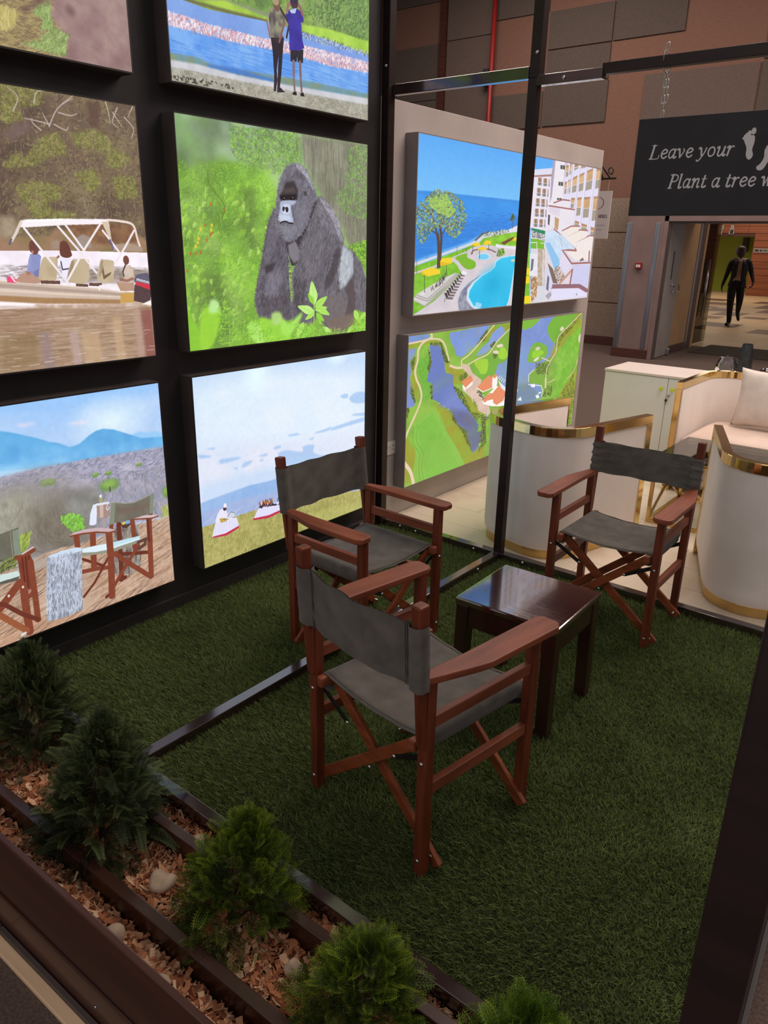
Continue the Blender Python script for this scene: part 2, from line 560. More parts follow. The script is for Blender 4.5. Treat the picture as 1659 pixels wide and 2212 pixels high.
def pic_flamingo():
    p = Pic(1000, 760, (120, 160, 90), 5)
    p.grad(0, 1000, (150, 150, 130), (110, 150, 80))
    land = [(0, 1000), (1000, 1000), (1000, 360), (0, 360)]
    p.poly(land, (112, 152, 70), c2=(150, 178, 84), noise=(1, 2))
    p.dabs([(0, 1000), (1000, 1000), (1000, 360), (0, 360)], 6000, [(86, 120, 60), (130, 170, 70), (160, 190, 90), (70, 96, 60), (116, 130, 80)], 9, 3.4, 1.2, 2.2, 14, 0.6)
    p.blobs([(367,541),(1051,754),(1058,379),(733,384),(625,412),(361,389)], 90, [(80, 112, 64), (130, 160, 84), (100, 140, 70), (150, 170, 110), (70, 90, 60)], 14, 44, .55)
    bank = [(64,308),(241,356),(447,340),(527,360),(447,324),(170,303)]
    p.poly(bank, (150, 190, 60), c2=(178, 214, 70), soft=4)
    p.poly([(48,308),(96,321),(228,323),(440,333),(427,319),(273,310),(149,307),(74,306)], (96, 92, 66), al=0.8, soft=3)
    p.poly([(610,359),(764,375),(998,377),(1007,312),(771,319),(609,331)], (156, 202, 64), c2=(184, 226, 84), soft=3)
    p.dabs([(661,471),(1003,565),(1006,385),(865,382),(733,384),(625,412)], 900, [(96, 140, 70), (128, 168, 84), (80, 110, 64), (150, 180, 100)], 12, 4, 1.0, 2.0, 14, 0.7)
    lake = [(-28,301),(64,310),(170,303),(447,326),(609,326),(771,328),(1016,314),(1019,100),(583,95),(227,86),(-14,85),(-54,86)]
    p.poly(lake, (128, 168, 236), c2=(118, 156, 230), noise=(0, 1))
    p.poly([(-15,208),(176,211),(417,224),(1017,239),(1019,113),(479,87),(-13,100)], (84, 150, 240), c2=(120, 176, 246), noise=(1, 2), soft=8)
    p.dabs([(-9,158),(417,205),(1017,227),(1019,113),(479,87),(-4,87)], 420, [(150, 196, 250), (70, 132, 228), (110, 170, 246)], 46, 2, -0.06, 0.08, 8, 0.5)
    p.dabs([(609,326),(733,333),(981,331),(1007,306),(771,301),(608,304)], 240, [(220, 222, 224), (150, 160, 170), (90, 96, 100)], 6, 3, 1.2, 1.0, 10, 0.8)
    band = [(-7,252),(34,253),(178,246),(418,253),(545,267),(695,273),(1008,281),(1009,234),(770,219),(621,222),(437,220),(268,208),(121,208),(-5,206)]
    p.poly(band, (226, 196, 204), al=0.75, soft=3)
    p.dabs(band, 2600, [(250, 236, 240), (240, 206, 212), (226, 164, 172), (252, 246, 248), (206, 132, 140), (236, 214, 226), (150, 170, 226)], 7, 3, 1.3, 1.6, 10, 0.85)
    p.dabs([(-5,201),(120,203),(268,203),(436,215),(621,217),(1009,231),(1008,250),(621,234),(437,231),(121,218)], 260, [(120, 110, 150), (226, 150, 160)], 10, 2, 1.57, 0.3, 8, 0.5)
    sh = [(-13,100),(114,108),(287,98),(479,109),(1019,132),(1021,-3),(-21,-8)]
    p.poly([(-7,106),(115,113),(181,97),(479,115),(693,127),(1019,132),(1019,106),(693,98),(465,84),(169,79),(-9,81)], (140, 148, 90), al=0.85, c2=(110, 150, 150), soft=4)
    p.poly([(147,95),(263,109),(459,100),(452,82),(286,82),(157,77)], (58, 118, 216), al=0.8, soft=5)
    p.poly([(-9,81),(113,88),(286,82),(547,88),(1019,113),(1038,77),(1040,-27),(-22,-18)], (196, 196, 206), c2=(210, 210, 216), soft=3)
    sand = [(-11,57),(167,58),(478,64),(1020,81),(1040,-40),(-27,-19)]
    p.poly(sand, (160, 156, 140), c2=(182, 178, 164), noise=(2, 3), soft=3)
    p.dabs(sand, 1200, [(140, 136, 118), (196, 192, 182), (120, 116, 100)], 6, 2, -0.1, 0.8, 8, 0.5)
    p.dabs([(-3,27),(110,32),(284,39),(283,23),(108,11),(-4,10)], 46, [(60, 60, 50), (84, 80, 66)], 6, 5, 0, 2, 8, 0.8)
    # two visitors seen from the back
    p.poly([(448,271),(515,281),(506,214),(497,124),(488,72),(515,54),(474,47),(474,64),(486,204),(474,141),(476,97),(467,48),(456,49),(461,116),(457,203)], (46, 34, 48), nz=6)
    p.poly([(449,382),(488,395),(521,374),(523,337),(505,295),(515,279),(448,266),(446,302),(441,338)], (150, 146, 120), c2=(84, 76, 80), noise=(2, 3))
    p.line([(431,330),(442,286),(445,268)], 8, (150, 110, 100)); p.line([(520,342),(501,289),(491,259)], 8, (140, 92, 84))
    p.line([(492,404),(517,374),(543,343),(528,285)], 8, (52, 40, 48))
    p.ell([(482,407)][0], 17, 30, (120, 84, 74)); p.ell([(477,418)][0], 16, 18, (170, 150, 110))
    p.poly([(546,239),(615,255),(611,196),(584,194),(581,219),(578,195),(546,191)], (38, 34, 46))
    p.poly([(524,375),(545,402),(586,416),(617,405),(618,367),(604,366),(610,293),(620,262),(593,245),(541,236),(542,304),(537,357)], (60, 48, 170), c2=(48, 38, 146), noise=(1, 2))
    p.line([(562,193),(561,136),(565,63)], 14, (140, 104, 104), w2=8); p.line([(596,197),(597,143),(602,70)], 14, (132, 96, 98), w2=8)
    p.poly([(554,61),(574,69),(575,52),(553,51)], (30, 26, 34)); p.poly([(595,64),(611,71),(618,54),(595,52)], (30, 26, 34))
    p.line([(533,388),(538,414),(556,437)], 12, (160, 110, 104)); p.line([(614,399),(600,425),(583,442)], 12, (150, 100, 96))
    p.ell([(570,437)][0], 20, 28, (70, 48, 56)); p.poly([(545,399),(583,418),(575,394),(555,389)], (180, 196, 240))
    p.ell([(569,450)][0], 22, 20, (44, 36, 70))
    p.grain(6)
    return p.a

def pic_gorilla():
    p = Pic(1000, 780, (140, 190, 70), 7)
    p.grad(0, 1000, (134, 186, 58), (150, 176, 130))
    p.poly([(0, 1000), (1000, 1000), (1000, 300), (0, 300)], (136, 178, 96), al=0.8, c2=(170, 200, 130), noise=(0, 1))
    p.poly([(-6,997),(243,1008),(260,890),(134,811),(-3,754)], (150, 178, 156), al=0.9, c2=(128, 158, 128), noise=(1,), soft=26)
    p.blobs([(-6,997),(591,1023),(608,865),(460,774),(280,831),(134,811),(-3,763)], 90, [(150, 180, 140), (120, 160, 90), (150, 200, 90), (110, 130, 96), (170, 196, 160), (134, 150, 128)], 18, 50, .5)
    wood = [(590,990),(1029,1001),(1021,475),(880,473),(840,561),(690,747),(608,876)]
    p.poly(wood, (128, 122, 108), al=0.9, c2=(150, 146, 128), noise=(1, 2), soft=14)
    p.dabs(wood, 420, [(160, 160, 150), (104, 96, 88), (140, 150, 120), (120, 110, 100)], 60, 3, 1.57, 0.12, 12, 0.5)
    p.dabs([(242,978),(590,990),(594,864),(461,796),(280,831),(237,887)], 1700, [(120, 176, 70), (150, 206, 70), (96, 140, 66), (170, 226, 90), (110, 124, 90), (140, 150, 120)], 10, 5, 0.4, 2.6, 14, 0.38)
    p.dabs([(870,981),(1029,988),(1019,605),(824,647),(778,717),(855,783)], 900, [(120, 170, 76), (150, 200, 90), (104, 150, 70), (120, 122, 100)], 10, 4, 1.0, 2.6, 12, 0.6)
    bush = [(-2,845),(49,783),(151,818),(280,831),(386,799),(446,740),(454,584),(384,412),(326,240),(332,62),(-3,5),(5,517)]
    p.poly(bush, (118, 172, 58), c2=(150, 204, 70), noise=(1, 2), soft=12)
    p.blobs(bush, 150, [(150, 208, 70), (172, 222, 92), (96, 134, 56), (112, 156, 60), (134, 190, 60), (84, 106, 58), (166, 196, 110)], 22, 60, .5)
    p.dabs(bush, 5000, GREENS + [(150, 210, 50), (186, 228, 100), (100, 140, 60)], 11, 2.2, 0.7, 2.2, 16, 0.42)
    for q in ([(270,615),(353,580),(314,524),(255,544)], [(75,361),(174,342),(181,248),(91,263)], [(274,716),(347,732),(355,635),(294,632)]):
        p.poly(q, (100, 128, 60), al=0.55, soft=14)
    fr = p.r
    for i in range(170):
        u, v = fr.random() * 430, 120 + fr.random() * 640
        L, a = 18 + 30 * fr.random(), 0.3 + fr.random() * 1.6
        e = (u + L * math.cos(a), v + L * math.sin(a) * 1.2)
        c = [(196, 236, 110), (170, 222, 70), (146, 200, 62), (126, 180, 66)][fr.integers(4)]
        p.line([(u, v), ((u + e[0]) / 2 - 3, (v + e[1]) / 2 + 4), e], 2.2, c, 0.8)
        for k in range(6):
            t = (k + 1) / 7
            x, y = u + (e[0] - u) * t, v + (e[1] - v) * t
            for sg in (-1, 1):
                b = a + sg * 0.9
                p.line([(x, y), (x + 9 * math.cos(b), y + 11 * math.sin(b))], 1.5, c, 0.75)
    for pt in [(106,556),(134,525),(128,515),(58,435),(16,362),(34,435),(135,645),(195,627),(110,493),(80,440)]:
        p.ell(pt, 4, 8, (206, 100, 40), 0.85)
    for pt in [(86,539),(75,498),(69,482),(60,466),(136,557),(132,536)]:
        p.ell(pt, 5, 8, (246, 206, 40), 0.9)
    p.line([(133,786),(130,741),(160,692),(191,658),(198,622),(182,590)], 3, (110, 120, 50), 0.8, 1)
    rb = [(872,473),(1004,507),(1006,328),(954,396)]
    p.poly(rb, (138, 196, 60), soft=5); p.dabs(rb, 260, GREENS, 11, 5, 0.8, 2.4, 12, 0.8)
    # the gorilla
    F = [(112, 106, 116), (84, 78, 88), (134, 130, 142), (98, 92, 102), (66, 60, 68)]
    back = [(675,699),(756,674),(809,597),(840,479),(904,448),(963,382),(994,295),(996,110),(923,129),(906,89),(840,13),(721,51),(684,222),(723,347)]
    p.poly(back, (104, 98, 106), c2=(124, 118, 128), noise=(2, 3), soft=2)
    p.dabs(back, 2200, F, 13, 2, 1.3, 0.7, 8, 0.6)
    p.poly([(832,479),(896,441),(905,383),(897,324),(856,266),(824,248),(816,346)], (196, 206, 214), al=0.85, soft=9)
    p.dabs([(832,479),(904,428),(905,324),(856,266),(816,248),(800,378)], 500, [(214, 222, 230), (170, 178, 188), (150, 150, 160)], 11, 2, 1.1, 0.8, 8, 0.6)
    p.poly([(856,260),(905,311),(922,210),(923,108),(840,81),(873,172)], (88, 74, 76), al=0.8, soft=5)
    p.poly([(762,460),(832,467),(816,371),(761,270),(715,246),(738,360)], (70, 62, 68), al=0.7, soft=7)
    p.poly([(692,209),(824,228),(865,173),(840,87),(752,88),(697,53)], (118, 108, 108), al=0.7, soft=8)
    p.poly([(729,90),(923,115),(907,20),(824,7),(744,22)], (128, 110, 96), al=0.8, soft=6)
    larm = [(449,640),(416,594),(394,520),(371,412),(352,338),(334,263),(328,205),(348,133),(400,122),(522,113),(522,230),(518,352),(503,459),(479,528)]
    p.poly([(479,528),(631,573),(585,381),(529,375)], (60, 54, 60), soft=2)
    p.poly(larm, (92, 86, 98), c2=(110, 104, 116), noise=(2, 3), sm=1, soft=2)
    p.dabs(larm, 2200, F, 14, 2, 1.2, 0.7, 8, 0.6)
    p.poly([(383,378),(442,394),(427,354),(388,337)], (52, 46, 52), al=0.7, soft=6)
    p.poly([(407,342),(467,359),(472,293),(443,234),(389,201),(378,249)], (146, 144, 160), al=0.45, soft=12)
    p.poly([(497,482),(559,500),(586,471),(578,411),(536,381),(516,423)], (66, 56, 60), al=0.9, soft=3)
    p.poly([(511,476),(552,494),(575,453),(571,405),(543,387),(516,423)], (150, 146, 158), al=0.75, soft=4)
    p.poly([(512,388),(525,352),(530,279),(528,193),(521,194),(514,292)], (170, 226, 70))
    rarm = [(690,712),(756,674),(801,609),(832,536),(840,479),(785,454),(754,359),(700,260),(676,146),(645,84),(543,92),(526,144),(532,230),(531,333),(571,411),(580,483),(624,573),(653,662)]
    p.poly(rarm, (106, 100, 108), c2=(124, 118, 128), noise=(2, 3), sm=1, soft=2)
    p.dabs(rarm, 3200, F, 15, 2, 1.25, 0.6, 8, 0.6)
    p.dabs([(690,700),(778,639),(832,536),(762,534),(689,593)], 420, [(150, 146, 158), (128, 124, 136)], 12, 2, -0.8, 0.6, 8, 0.5)
    p.poly([(574,530),(624,602),(654,686),(682,693),(638,591),(609,531),(572,471)], (50, 44, 50), al=0.8, soft=5)
    head = [(560,855),(604,845),(635,811),(662,762),(676,716),(653,668),(624,590),(588,530),(538,497),(498,499),(466,539),(447,573),(449,640),(458,696),(472,758),(500,816),(527,846)]
    p.poly(head, (110, 106, 118), c2=(128, 124, 138), noise=(2, 3), sm=1, soft=1)
    p.dabs(head, 1900, [(112, 108, 120), (92, 88, 98), (146, 144, 160), (126, 122, 134), (78, 72, 80)], 10, 2, 1.2, 0.9, 8, 0.6)
    p.poly([(505,766),(552,776),(571,738),(570,698),(544,708),(517,706),(477,686),(471,703),(491,732)], (52, 44, 46), al=0.85, soft=5)
    p.poly([(485,732),(551,748),(557,726),(504,716)], (104, 86, 84), al=0.55, soft=5)
    p.poly([(553,826),(600,819),(613,787),(586,784),(552,798)], (84, 78, 86), al=0.55, soft=8)
    p.poly([(471,703),(510,711),(564,715),(570,692),(523,684),(477,684)], (30, 24, 28), al=0.9, soft=2)
    p.ell([(495,692)][0], 8, 9, (20, 16, 20)); p.ell([(540,696)][0], 9, 9, (20, 16, 20))
    p.ell([(497,694)][0], 2, 3, (190, 180, 180)); p.ell([(542,699)][0], 2, 3, (190, 180, 180))
    p.poly([(480,678),(557,686),(549,668),(532,659),(538,616),(544,587),(520,581),(500,589),(474,579),(461,596),(472,641)], (176, 186, 212), al=0.95, sm=1, soft=2)
    p.poly([(483,659),(522,667),(528,639),(515,621),(488,625)], (206, 214, 236), al=0.9, sm=1, soft=2)
    p.poly([(468,619),(521,615),(537,593),(507,592),(470,582),(461,596)], (214, 220, 240), al=0.7, soft=4)
    p.ell([(491,644)][0], 6, 11, (44, 38, 46)); p.ell([(510,642)][0], 8, 13, (44, 38, 46))
    p.line([(490,654),(499,648),(512,652)], 4, (60, 54, 64))
    p.line([(472,578),(487,585),(504,586),(520,580),(540,579)], 5, (44, 36, 42), 1, 1)
    p.poly([(467,568),(547,570),(574,554),(539,506),(498,502),(472,533)], (146, 146, 160), al=0.5, soft=7)
    p.poly([(602,734),(619,733),(622,713),(608,712)], (74, 68, 76), soft=1)
    p.poly([(564,703),(618,678),(631,603),(588,554),(554,588)], (140, 138, 154), al=0.35, soft=12)
    LT = [(176, 172, 186), (150, 146, 160), (196, 194, 206)]
    p.fringe(rarm, 420, [(112, 106, 116), (92, 86, 96), (140, 134, 146)], 13, 1.8, .7, 1.0, 1)
    p.fringe(larm, 360, [(98, 92, 104), (84, 78, 88), (120, 114, 126)], 13, 1.8, .7, 1.0, 1)
    p.fringe(head, 420, [(120, 116, 128), (96, 92, 102), (150, 148, 162)], 9, 1.8, .7, 1.0, 1)
    p.dabs([(560,855),(604,845),(641,806),(672,745),(655,744),(614,804),(573,834)], 240, LT, 10, 1.8, -.9, .9, 8, .55)
    p.dabs([(690,712),(763,674),(816,598),(840,498),(816,498),(778,596),(733,655)], 420, LT, 12, 1.8, -1.0, .7, 8, .5)
    p.dabs([(586,471),(674,556),(725,533),(686,348),(612,300)], 520, [(140, 134, 142), (120, 114, 122)], 14, 1.8, 1.3, .5, 8, .4)
    p.dabs([(541,321),(611,288),(579,114),(537,143)], 420, [(78, 72, 80), (66, 60, 66)], 14, 1.8, 1.4, .5, 8, .5)
    p.dabs([(352,239),(511,231),(508,120),(361,144)], 420, [(72, 62, 66), (84, 74, 78)], 14, 1.8, 1.4, .5, 8, .5)
    p.dabs([(416,588),(449,623),(465,528),(429,423),(391,441)], 300, [(128, 122, 136), (110, 104, 118)], 13, 1.8, 1.1, .6, 8, .45)
    # leaves in front
    for q, c in (([(1,225),(23,147),(48,112),(54,32),(58,-2),(-3,0),(-4,149)], (142, 208, 52)), ([(69,177),(98,202),(155,193),(144,109),(111,26),(58,-2),(52,89)], (158, 220, 56)), ([(111,229),(145,222),(148,176),(102,174)], (190, 240, 150)),
                 ([(283,102),(334,104),(371,58),(369,3),(330,1),(293,54)], (180, 240, 110)), ([(347,127),(413,115),(467,117),(507,58),(505,-6),(382,2)], (156, 222, 64)), ([(414,146),(461,148),(466,99),(418,90)], (180, 220, 120)), ([(467,117),(507,89),(580,140),(572,102),(506,26),(465,49)], (170, 236, 90))):
        p.poly(q, c, al=0.95, sm=1, soft=7)
    def leaf(a, b, w, c=(170, 230, 90)):
        a, b = np.array(a, float), np.array(b, float)
        d = b - a; n = np.array([-d[1], d[0]]) * w
        p.poly([a, a + d * .35 + n, a + d * .7 + n * .7, b, a + d * .7 - n * .7, a + d * .35 - n], c, sm=1)
        p.line([a, b], 1.5, (130, 190, 70), .7)
    p.line([(614,-4),(652,70),(657,173)], 5, (150, 210, 70))
    for q in ([(657,173),(644,296)], [(657,134),(559,173)], [(661,160),(737,213)], [(661,147),(737,155)], [(657,134),(601,100)], [(668,127),(717,84)], [(676,159),(752,114)],
              [(637,58),(577,6)], [(593,88),(548,15)], [(683,93),(705,65)], [(713,51),(760,20)], [(915,129),(949,58)], [(1001,109),(949,72)], [(907,41),(865,3)], [(993,54),(941,3)], [(654,179),(621,235)]):
        leaf(q[0], q[1], 0.2, [(178, 236, 96), (150, 222, 60), (196, 244, 130)][p.r.integers(3)])
    p.dabs([(824,14),(1009,109),(1011,-4),(907,-8)], 60, [(170, 230, 80), (140, 210, 60)], 14, 5, 0.5, 2, 10, .8)
    p.dabs([(144,205),(334,122),(464,12),(145,11)], 300, [(186, 244, 80), (140, 210, 50), (120, 180, 60)], 20, 2.5, 0.6, 2, 12, .7)
    p.dabs([(536,93),(840,26),(840,-1),(534,-2)], 160, [(150, 216, 70), (120, 180, 70), (178, 240, 90)], 16, 3, 0.6, 2.4, 12, .7)
    p.grain(6)
    return p.a

def pic_boat():
    p = Pic(1000, 780, (96, 84, 66), 9)
    p.poly([(0, 1000), (1000, 1000), (1000, 430), (0, 430)], (98, 84, 66), c2=(120, 108, 74), noise=(1, 2))
    p.blobs([(0, 1000), (1000, 1000), (1000, 430), (0, 430)], 130, [(84, 68, 58), (124, 112, 76), (110, 92, 72), (132, 128, 84), (72, 60, 52)], 16, 50, .45)
    p.dabs([(0, 1000), (1000, 1000), (1000, 450), (0, 450)], 7000, [(104, 92, 66), (86, 70, 60), (124, 118, 74), (76, 64, 56), (136, 130, 84), (112, 88, 74)], 9, 3, 0.6, 2.4, 12, 0.6)
    for q in ([(549,736),(590,775),(626,771),(661,830),(721,861),(746,821),(742,784),(690,779),(655,747),(609,735),(560,722)], [(771,856),(827,884),(866,881),(904,853),(917,821),(867,811),(813,821),(776,824)], [(580,662),(616,681),(680,686),(715,672),(711,631),(658,611),(595,616)],
              [(601,608),(651,619),(684,588),(751,579),(749,562),(624,561)], [(876,812),(942,819),(965,792),(911,756),(880,770)], [(574,998),(700,1000),(677,943),(605,931),(627,894),(578,868),(561,887)], [(766,726),(830,748),(849,699),(806,662)], [(891,720),(969,736),(979,657),(901,643)]):
        p.poly(q, (110, 112, 58), al=0.55, c2=(132, 132, 66), noise=(2, 3), soft=12)
        p.dabs(q, 700, [(132, 138, 62), (112, 120, 56), (150, 152, 80), (92, 96, 52), (104, 88, 60)], 7, 3, 0.6, 2.4, 14, 0.5)
    p.poly([(829,984),(876,984),(860,896),(829,896)], (84, 64, 52), al=0.8, soft=7)
    p.poly([(554,831),(598,874),(646,885),(635,849),(585,816)], (110, 92, 84), al=0.8, soft=8)
    br = (176, 166, 152)
    for q in ([(701,878),(724,928),(749,959),(785,984)], [(749,959),(794,1001)], [(735,929),(771,925),(794,935)], [(701,882),(685,921)], [(702,886),(651,893),(630,894)], [(675,862),(653,882),(651,897)], [(599,912),(618,959),(592,987)], [(664,948),(674,984),(700,996)],
              [(716,888),(751,873),(760,886)], [(892,991),(900,947),(901,915)], [(931,977),(910,924),(929,906)], [(986,990),(966,949)], [(953,947),(983,910),(972,874)], [(913,958),(942,912)]):
        p.line(q, 4.5, br, 0.8, 1, w2=2)
    for k in range(46):
        u, v = 560 + p.r.random() * 420, 560 + p.r.random() * 380
        p.line([(u, v), (u + 8 * p.r.normal(), v - 30), (u + 14 * p.r.normal(), v - 64)], 1.6, (150, 130, 112), 0.6, 1)
    p.poly([(502,563),(561,562),(577,518),(530,469),(490,468)], (150, 136, 110), al=0.7, c2=(176, 164, 136), noise=(2, 3), soft=8)
    shore = [(493,488),(660,500),(677,521),(833,530),(967,511),(1005,484),(1001,427),(486,436)]
    p.poly(shore, (150, 118, 88), c2=(126, 112, 68), noise=(1, 2), soft=5)
    p.poly([(710,552),(851,553),(957,543),(965,483),(885,468),(803,472),(742,489)], (108, 74, 50), al=0.8, c2=(140, 98, 62), noise=(2, 3), soft=5)
    p.poly([(741,491),(769,508),(794,496),(794,458),(748,454)], (150, 138, 124), soft=3); p.poly([(664,478),(686,486),(694,454),(661,449)], (152, 130, 108), soft=2); p.poly([(869,468),(927,477),(980,460),(979,442),(867,446)], (162, 142, 120), soft=2)
    # water
    p.poly([(0, 250), (400, 250), (400, 445), (0, 450)], (232, 226, 236), c2=(244, 240, 248), noise=(1, 2))
    p.poly([(0, 250), (400, 250), (400, 340), (0, 350)], (214, 196, 182), soft=6)
    w = [(385,444),(711,446),(1005,438),(1020,295),(1005,106),(350,170)]
    p.poly(w, (232, 226, 236), c2=(244, 240, 248), noise=(1, 2))
    p.poly([(379,397),(742,391),(1000,374),(1004,314),(372,337)], (150, 142, 140), al=0.6, c2=(226, 222, 232), noise=(1, 3), soft=4)
    p.dabs([(409,396),(1000,379),(1005,328),(404,359)], 420, [(100, 92, 90), (240, 238, 246), (140, 132, 126)], 16, 2, 0, 0.15, 10, 0.6)
    p.poly([(741,379),(999,370),(999,315),(736,328)], (112, 98, 76), al=0.55, soft=9)
    low = [(0, 0), (1000, 0), (1000, 240), (0, 240)]
    p.poly(low, (150, 122, 96), c2=(166, 140, 112), noise=(0, 1), soft=3)
    p.dabs(low, 900, [(170, 146, 120), (136, 108, 80), (128, 104, 66), (186, 164, 142)], 70, 3, 0, 0.06, 7, 0.4)
    for a, b, c in ((320, 420, (140, 122, 118)), (570, 640, (176, 156, 150)), (680, 830, (186, 158, 120)), (960, 1040, (190, 162, 122)), (1130, 1180, (176, 146, 130)), (1190, 1290, (130, 72, 66))):
        q = p.P([(504,415)])
        A = [(585,148),(622,145),(686,138),(714,136),(726,135),(787,129),(840,181),(873,179),(920,214),(947,212),(951,207),(992,204)]
        i = (320, 570, 680, 960, 1130, 1190).index(a) * 2
        u0, u1, v = A[i][0], A[i + 1][0], A[i][1]
        p.poly([(u0, v), (u1, v), (u1 + 6, 0), (u0 + 6, 0)], c, al=0.75, soft=6)
    p.poly([(507,156),(587,139),(575,24),(455,14),(472,151)], (124, 104, 60), al=0.5, soft=14)
    p.dabs(low, 120, [(226, 214, 206), (200, 184, 170)], 26, 2, 0, 0.2, 8, 0.5)
    p.poly([(364,277),(518,264),(618,250),(804,238),(886,242),(993,231),(992,217),(803,223),(617,235),(360,250)], (214, 196, 182), al=0.85, c2=(176, 150, 126), noise=(2, 3), soft=3)
    p.poly([(363,275),(525,265),(594,251),(583,246),(361,260)], (248, 244, 248), al=0.9, soft=2)
    # hull
    hull = [(373,348),(495,342),(559,330),(661,318),(810,299),(890,285),(935,278),(934,239),(844,238),(619,252),(486,270),(365,284)]
    p.poly(hull, (196, 178, 160))
    p.poly([(372,337),(493,331),(660,308),(809,289),(889,276),(888,267),(808,278),(659,295),(492,317),(370,326)], (168, 150, 134)); p.poly([(370,322),(491,313),(658,291),(880,265),(879,260),(658,283),(490,303),(368,311)], (214, 198, 178))
    p.poly([(367,299),(488,289),(621,274),(878,252),(877,236),(619,252),(486,268),(365,284)], (158, 122, 76), soft=2); p.poly([(881,278),(933,278),(932,239),(877,238)], (196, 154, 72), soft=1)
    p.line([(373,348),(495,342),(662,320),(810,300),(894,282)], 4, (226, 214, 202))
    # seats, people, canopy
    p.poly([(543,335),(552,354),(563,366),(583,362),(612,353),(613,328)], (176, 140, 116), sm=1)
    p.poly([(594,433),(618,437),(627,425),(613,361),(599,357),(576,366),(587,414)], (142, 156, 206), c2=(122, 136, 186), noise=(2, 3)); p.poly([(597,369),(614,381),(612,349),(599,353)], (110, 118, 160))
    p.poly([(576,370),(589,370),(585,358),(574,360)], (168, 112, 90)); p.ell([(608,457)][0], 15, 26, (104, 60, 52)); p.poly([(599,445),(606,445),(604,433),(599,435)], (176, 126, 110))
    p.poly([(515,352),(526,357),(544,343),(539,331),(515,334)], (226, 70, 110)); p.poly([(525,355),(532,355),(541,335),(536,333)], (250, 200, 214))
    p.poly([(679,421),(694,427),(716,425),(722,408),(707,371),(701,350),(686,351),(686,400)], (226, 226, 244)); p.line([(682,425),(674,417)], 6, (150, 96, 80)); p.poly([(694,478),(714,478),(725,437),(723,425),(708,419),(689,427),(688,454)], (98, 56, 44), sm=1)
    p.line([(687,405),(689,376),(711,379)], 4, (60, 60, 86))
    for q in ([(630,417),(648,422),(676,419),(671,372),(664,339),(645,333),(613,341),(613,361)], [(722,408),(744,414),(778,412),(779,378),(773,336),(750,319),(719,325),(700,338)], [(820,408),(832,412),(864,407),(867,390),(859,328),(844,320),(820,323),(802,335)]):
        p.poly(q, (196, 182, 148), c2=(178, 162, 126), noise=(1, 2), sm=1)
    p.poly([(722,408),(731,410),(723,371),(700,340)], (150, 132, 102)); p.poly([(828,390),(829,351),(856,364),(849,351),(825,334),(822,364)], (110, 88, 66)); p.poly([(820,405),(830,410),(822,364),(808,339)], (158, 142, 108))
    for q in ([(616,338),(677,334),(676,322),(616,326)], [(728,322),(769,318),(768,308),(727,312)], [(773,323),(818,321),(815,308),(772,312)]):
        p.poly(q, (92, 66, 56))
    p.poly([(903,389),(926,389),(937,371),(938,335),(926,317),(902,327),(895,345)], (206, 190, 170), c2=(186, 168, 148), noise=(2, 3)); p.ell([(913,409)][0], 11, 18, (110, 66, 54)); p.line([(932,335),(910,327),(886,332)], 8, (150, 100, 80))
    p.line([(910,393),(897,363),(899,345)], 5, (76, 60, 60)); p.poly([(868,324),(934,317),(934,285),(882,287)], (176, 142, 116)); p.line([(806,295),(811,310),(867,306),(875,288)], 5, (236, 232, 228), 1, 1)
    p.poly([(943,344),(963,354),(993,351),(996,301),(941,317)], (86, 88, 106), sm=1); p.poly([(941,323),(996,308),(997,285),(940,310)], (206, 44, 60)); p.poly([(936,312),(997,285),(993,240),(966,233),(928,244)], (74, 56, 58))
    for k in range(9):
        A = [(947,323),(994,308)]
        u = A[0][0] + (A[1][0] - A[0][0]) * k / 8.6; v = A[0][1] + (A[1][1] - A[0][1]) * k / 8.6 + 3
        p.line([(u, v), (u, v + 9)], 2, (240, 240, 246)) ; p.line([(u, v + (9 if k % 2 else 4)), (u + 5, v + 5)], 1.6, (240, 240, 246))
    p.poly([(957,229),(985,241),(1000,245),(999,221)], (236, 236, 226), soft=1)
    W = (238, 234, 238)
    p.poly([(579,550),(594,554),(712,562),(859,566),(863,548),(713,539),(586,526),(575,527)], W, soft=1); p.poly([(594,554),(712,562),(708,555),(597,546)], (252, 250, 252))
    p.line([(858,563),(906,560),(950,547),(962,495),(969,466)], 7, (226, 214, 200), 1, 1); p.line([(580,546),(559,503),(545,480)], 8, (214, 204, 190))
    p.poly([(838,556),(864,557),(867,489),(861,487)], (206, 190, 166))
    for q in ([(586,525),(639,433),(707,317)], [(714,543),(767,448)], [(834,549),(766,446),(701,334)], [(691,534),(748,450),(802,361)], [(839,522),(866,480),(895,433)], [(952,525),(913,459),(873,398)]):
        p.line(q, 6.5, (230, 226, 228))
    p.line([(861,487),(867,468),(868,450)], 6, (90, 90, 130)); p.line([(544,484),(537,468)], 6, (80, 90, 110))
    p.grain(6)
    p.a += (14, 8, 10)
    return p.a

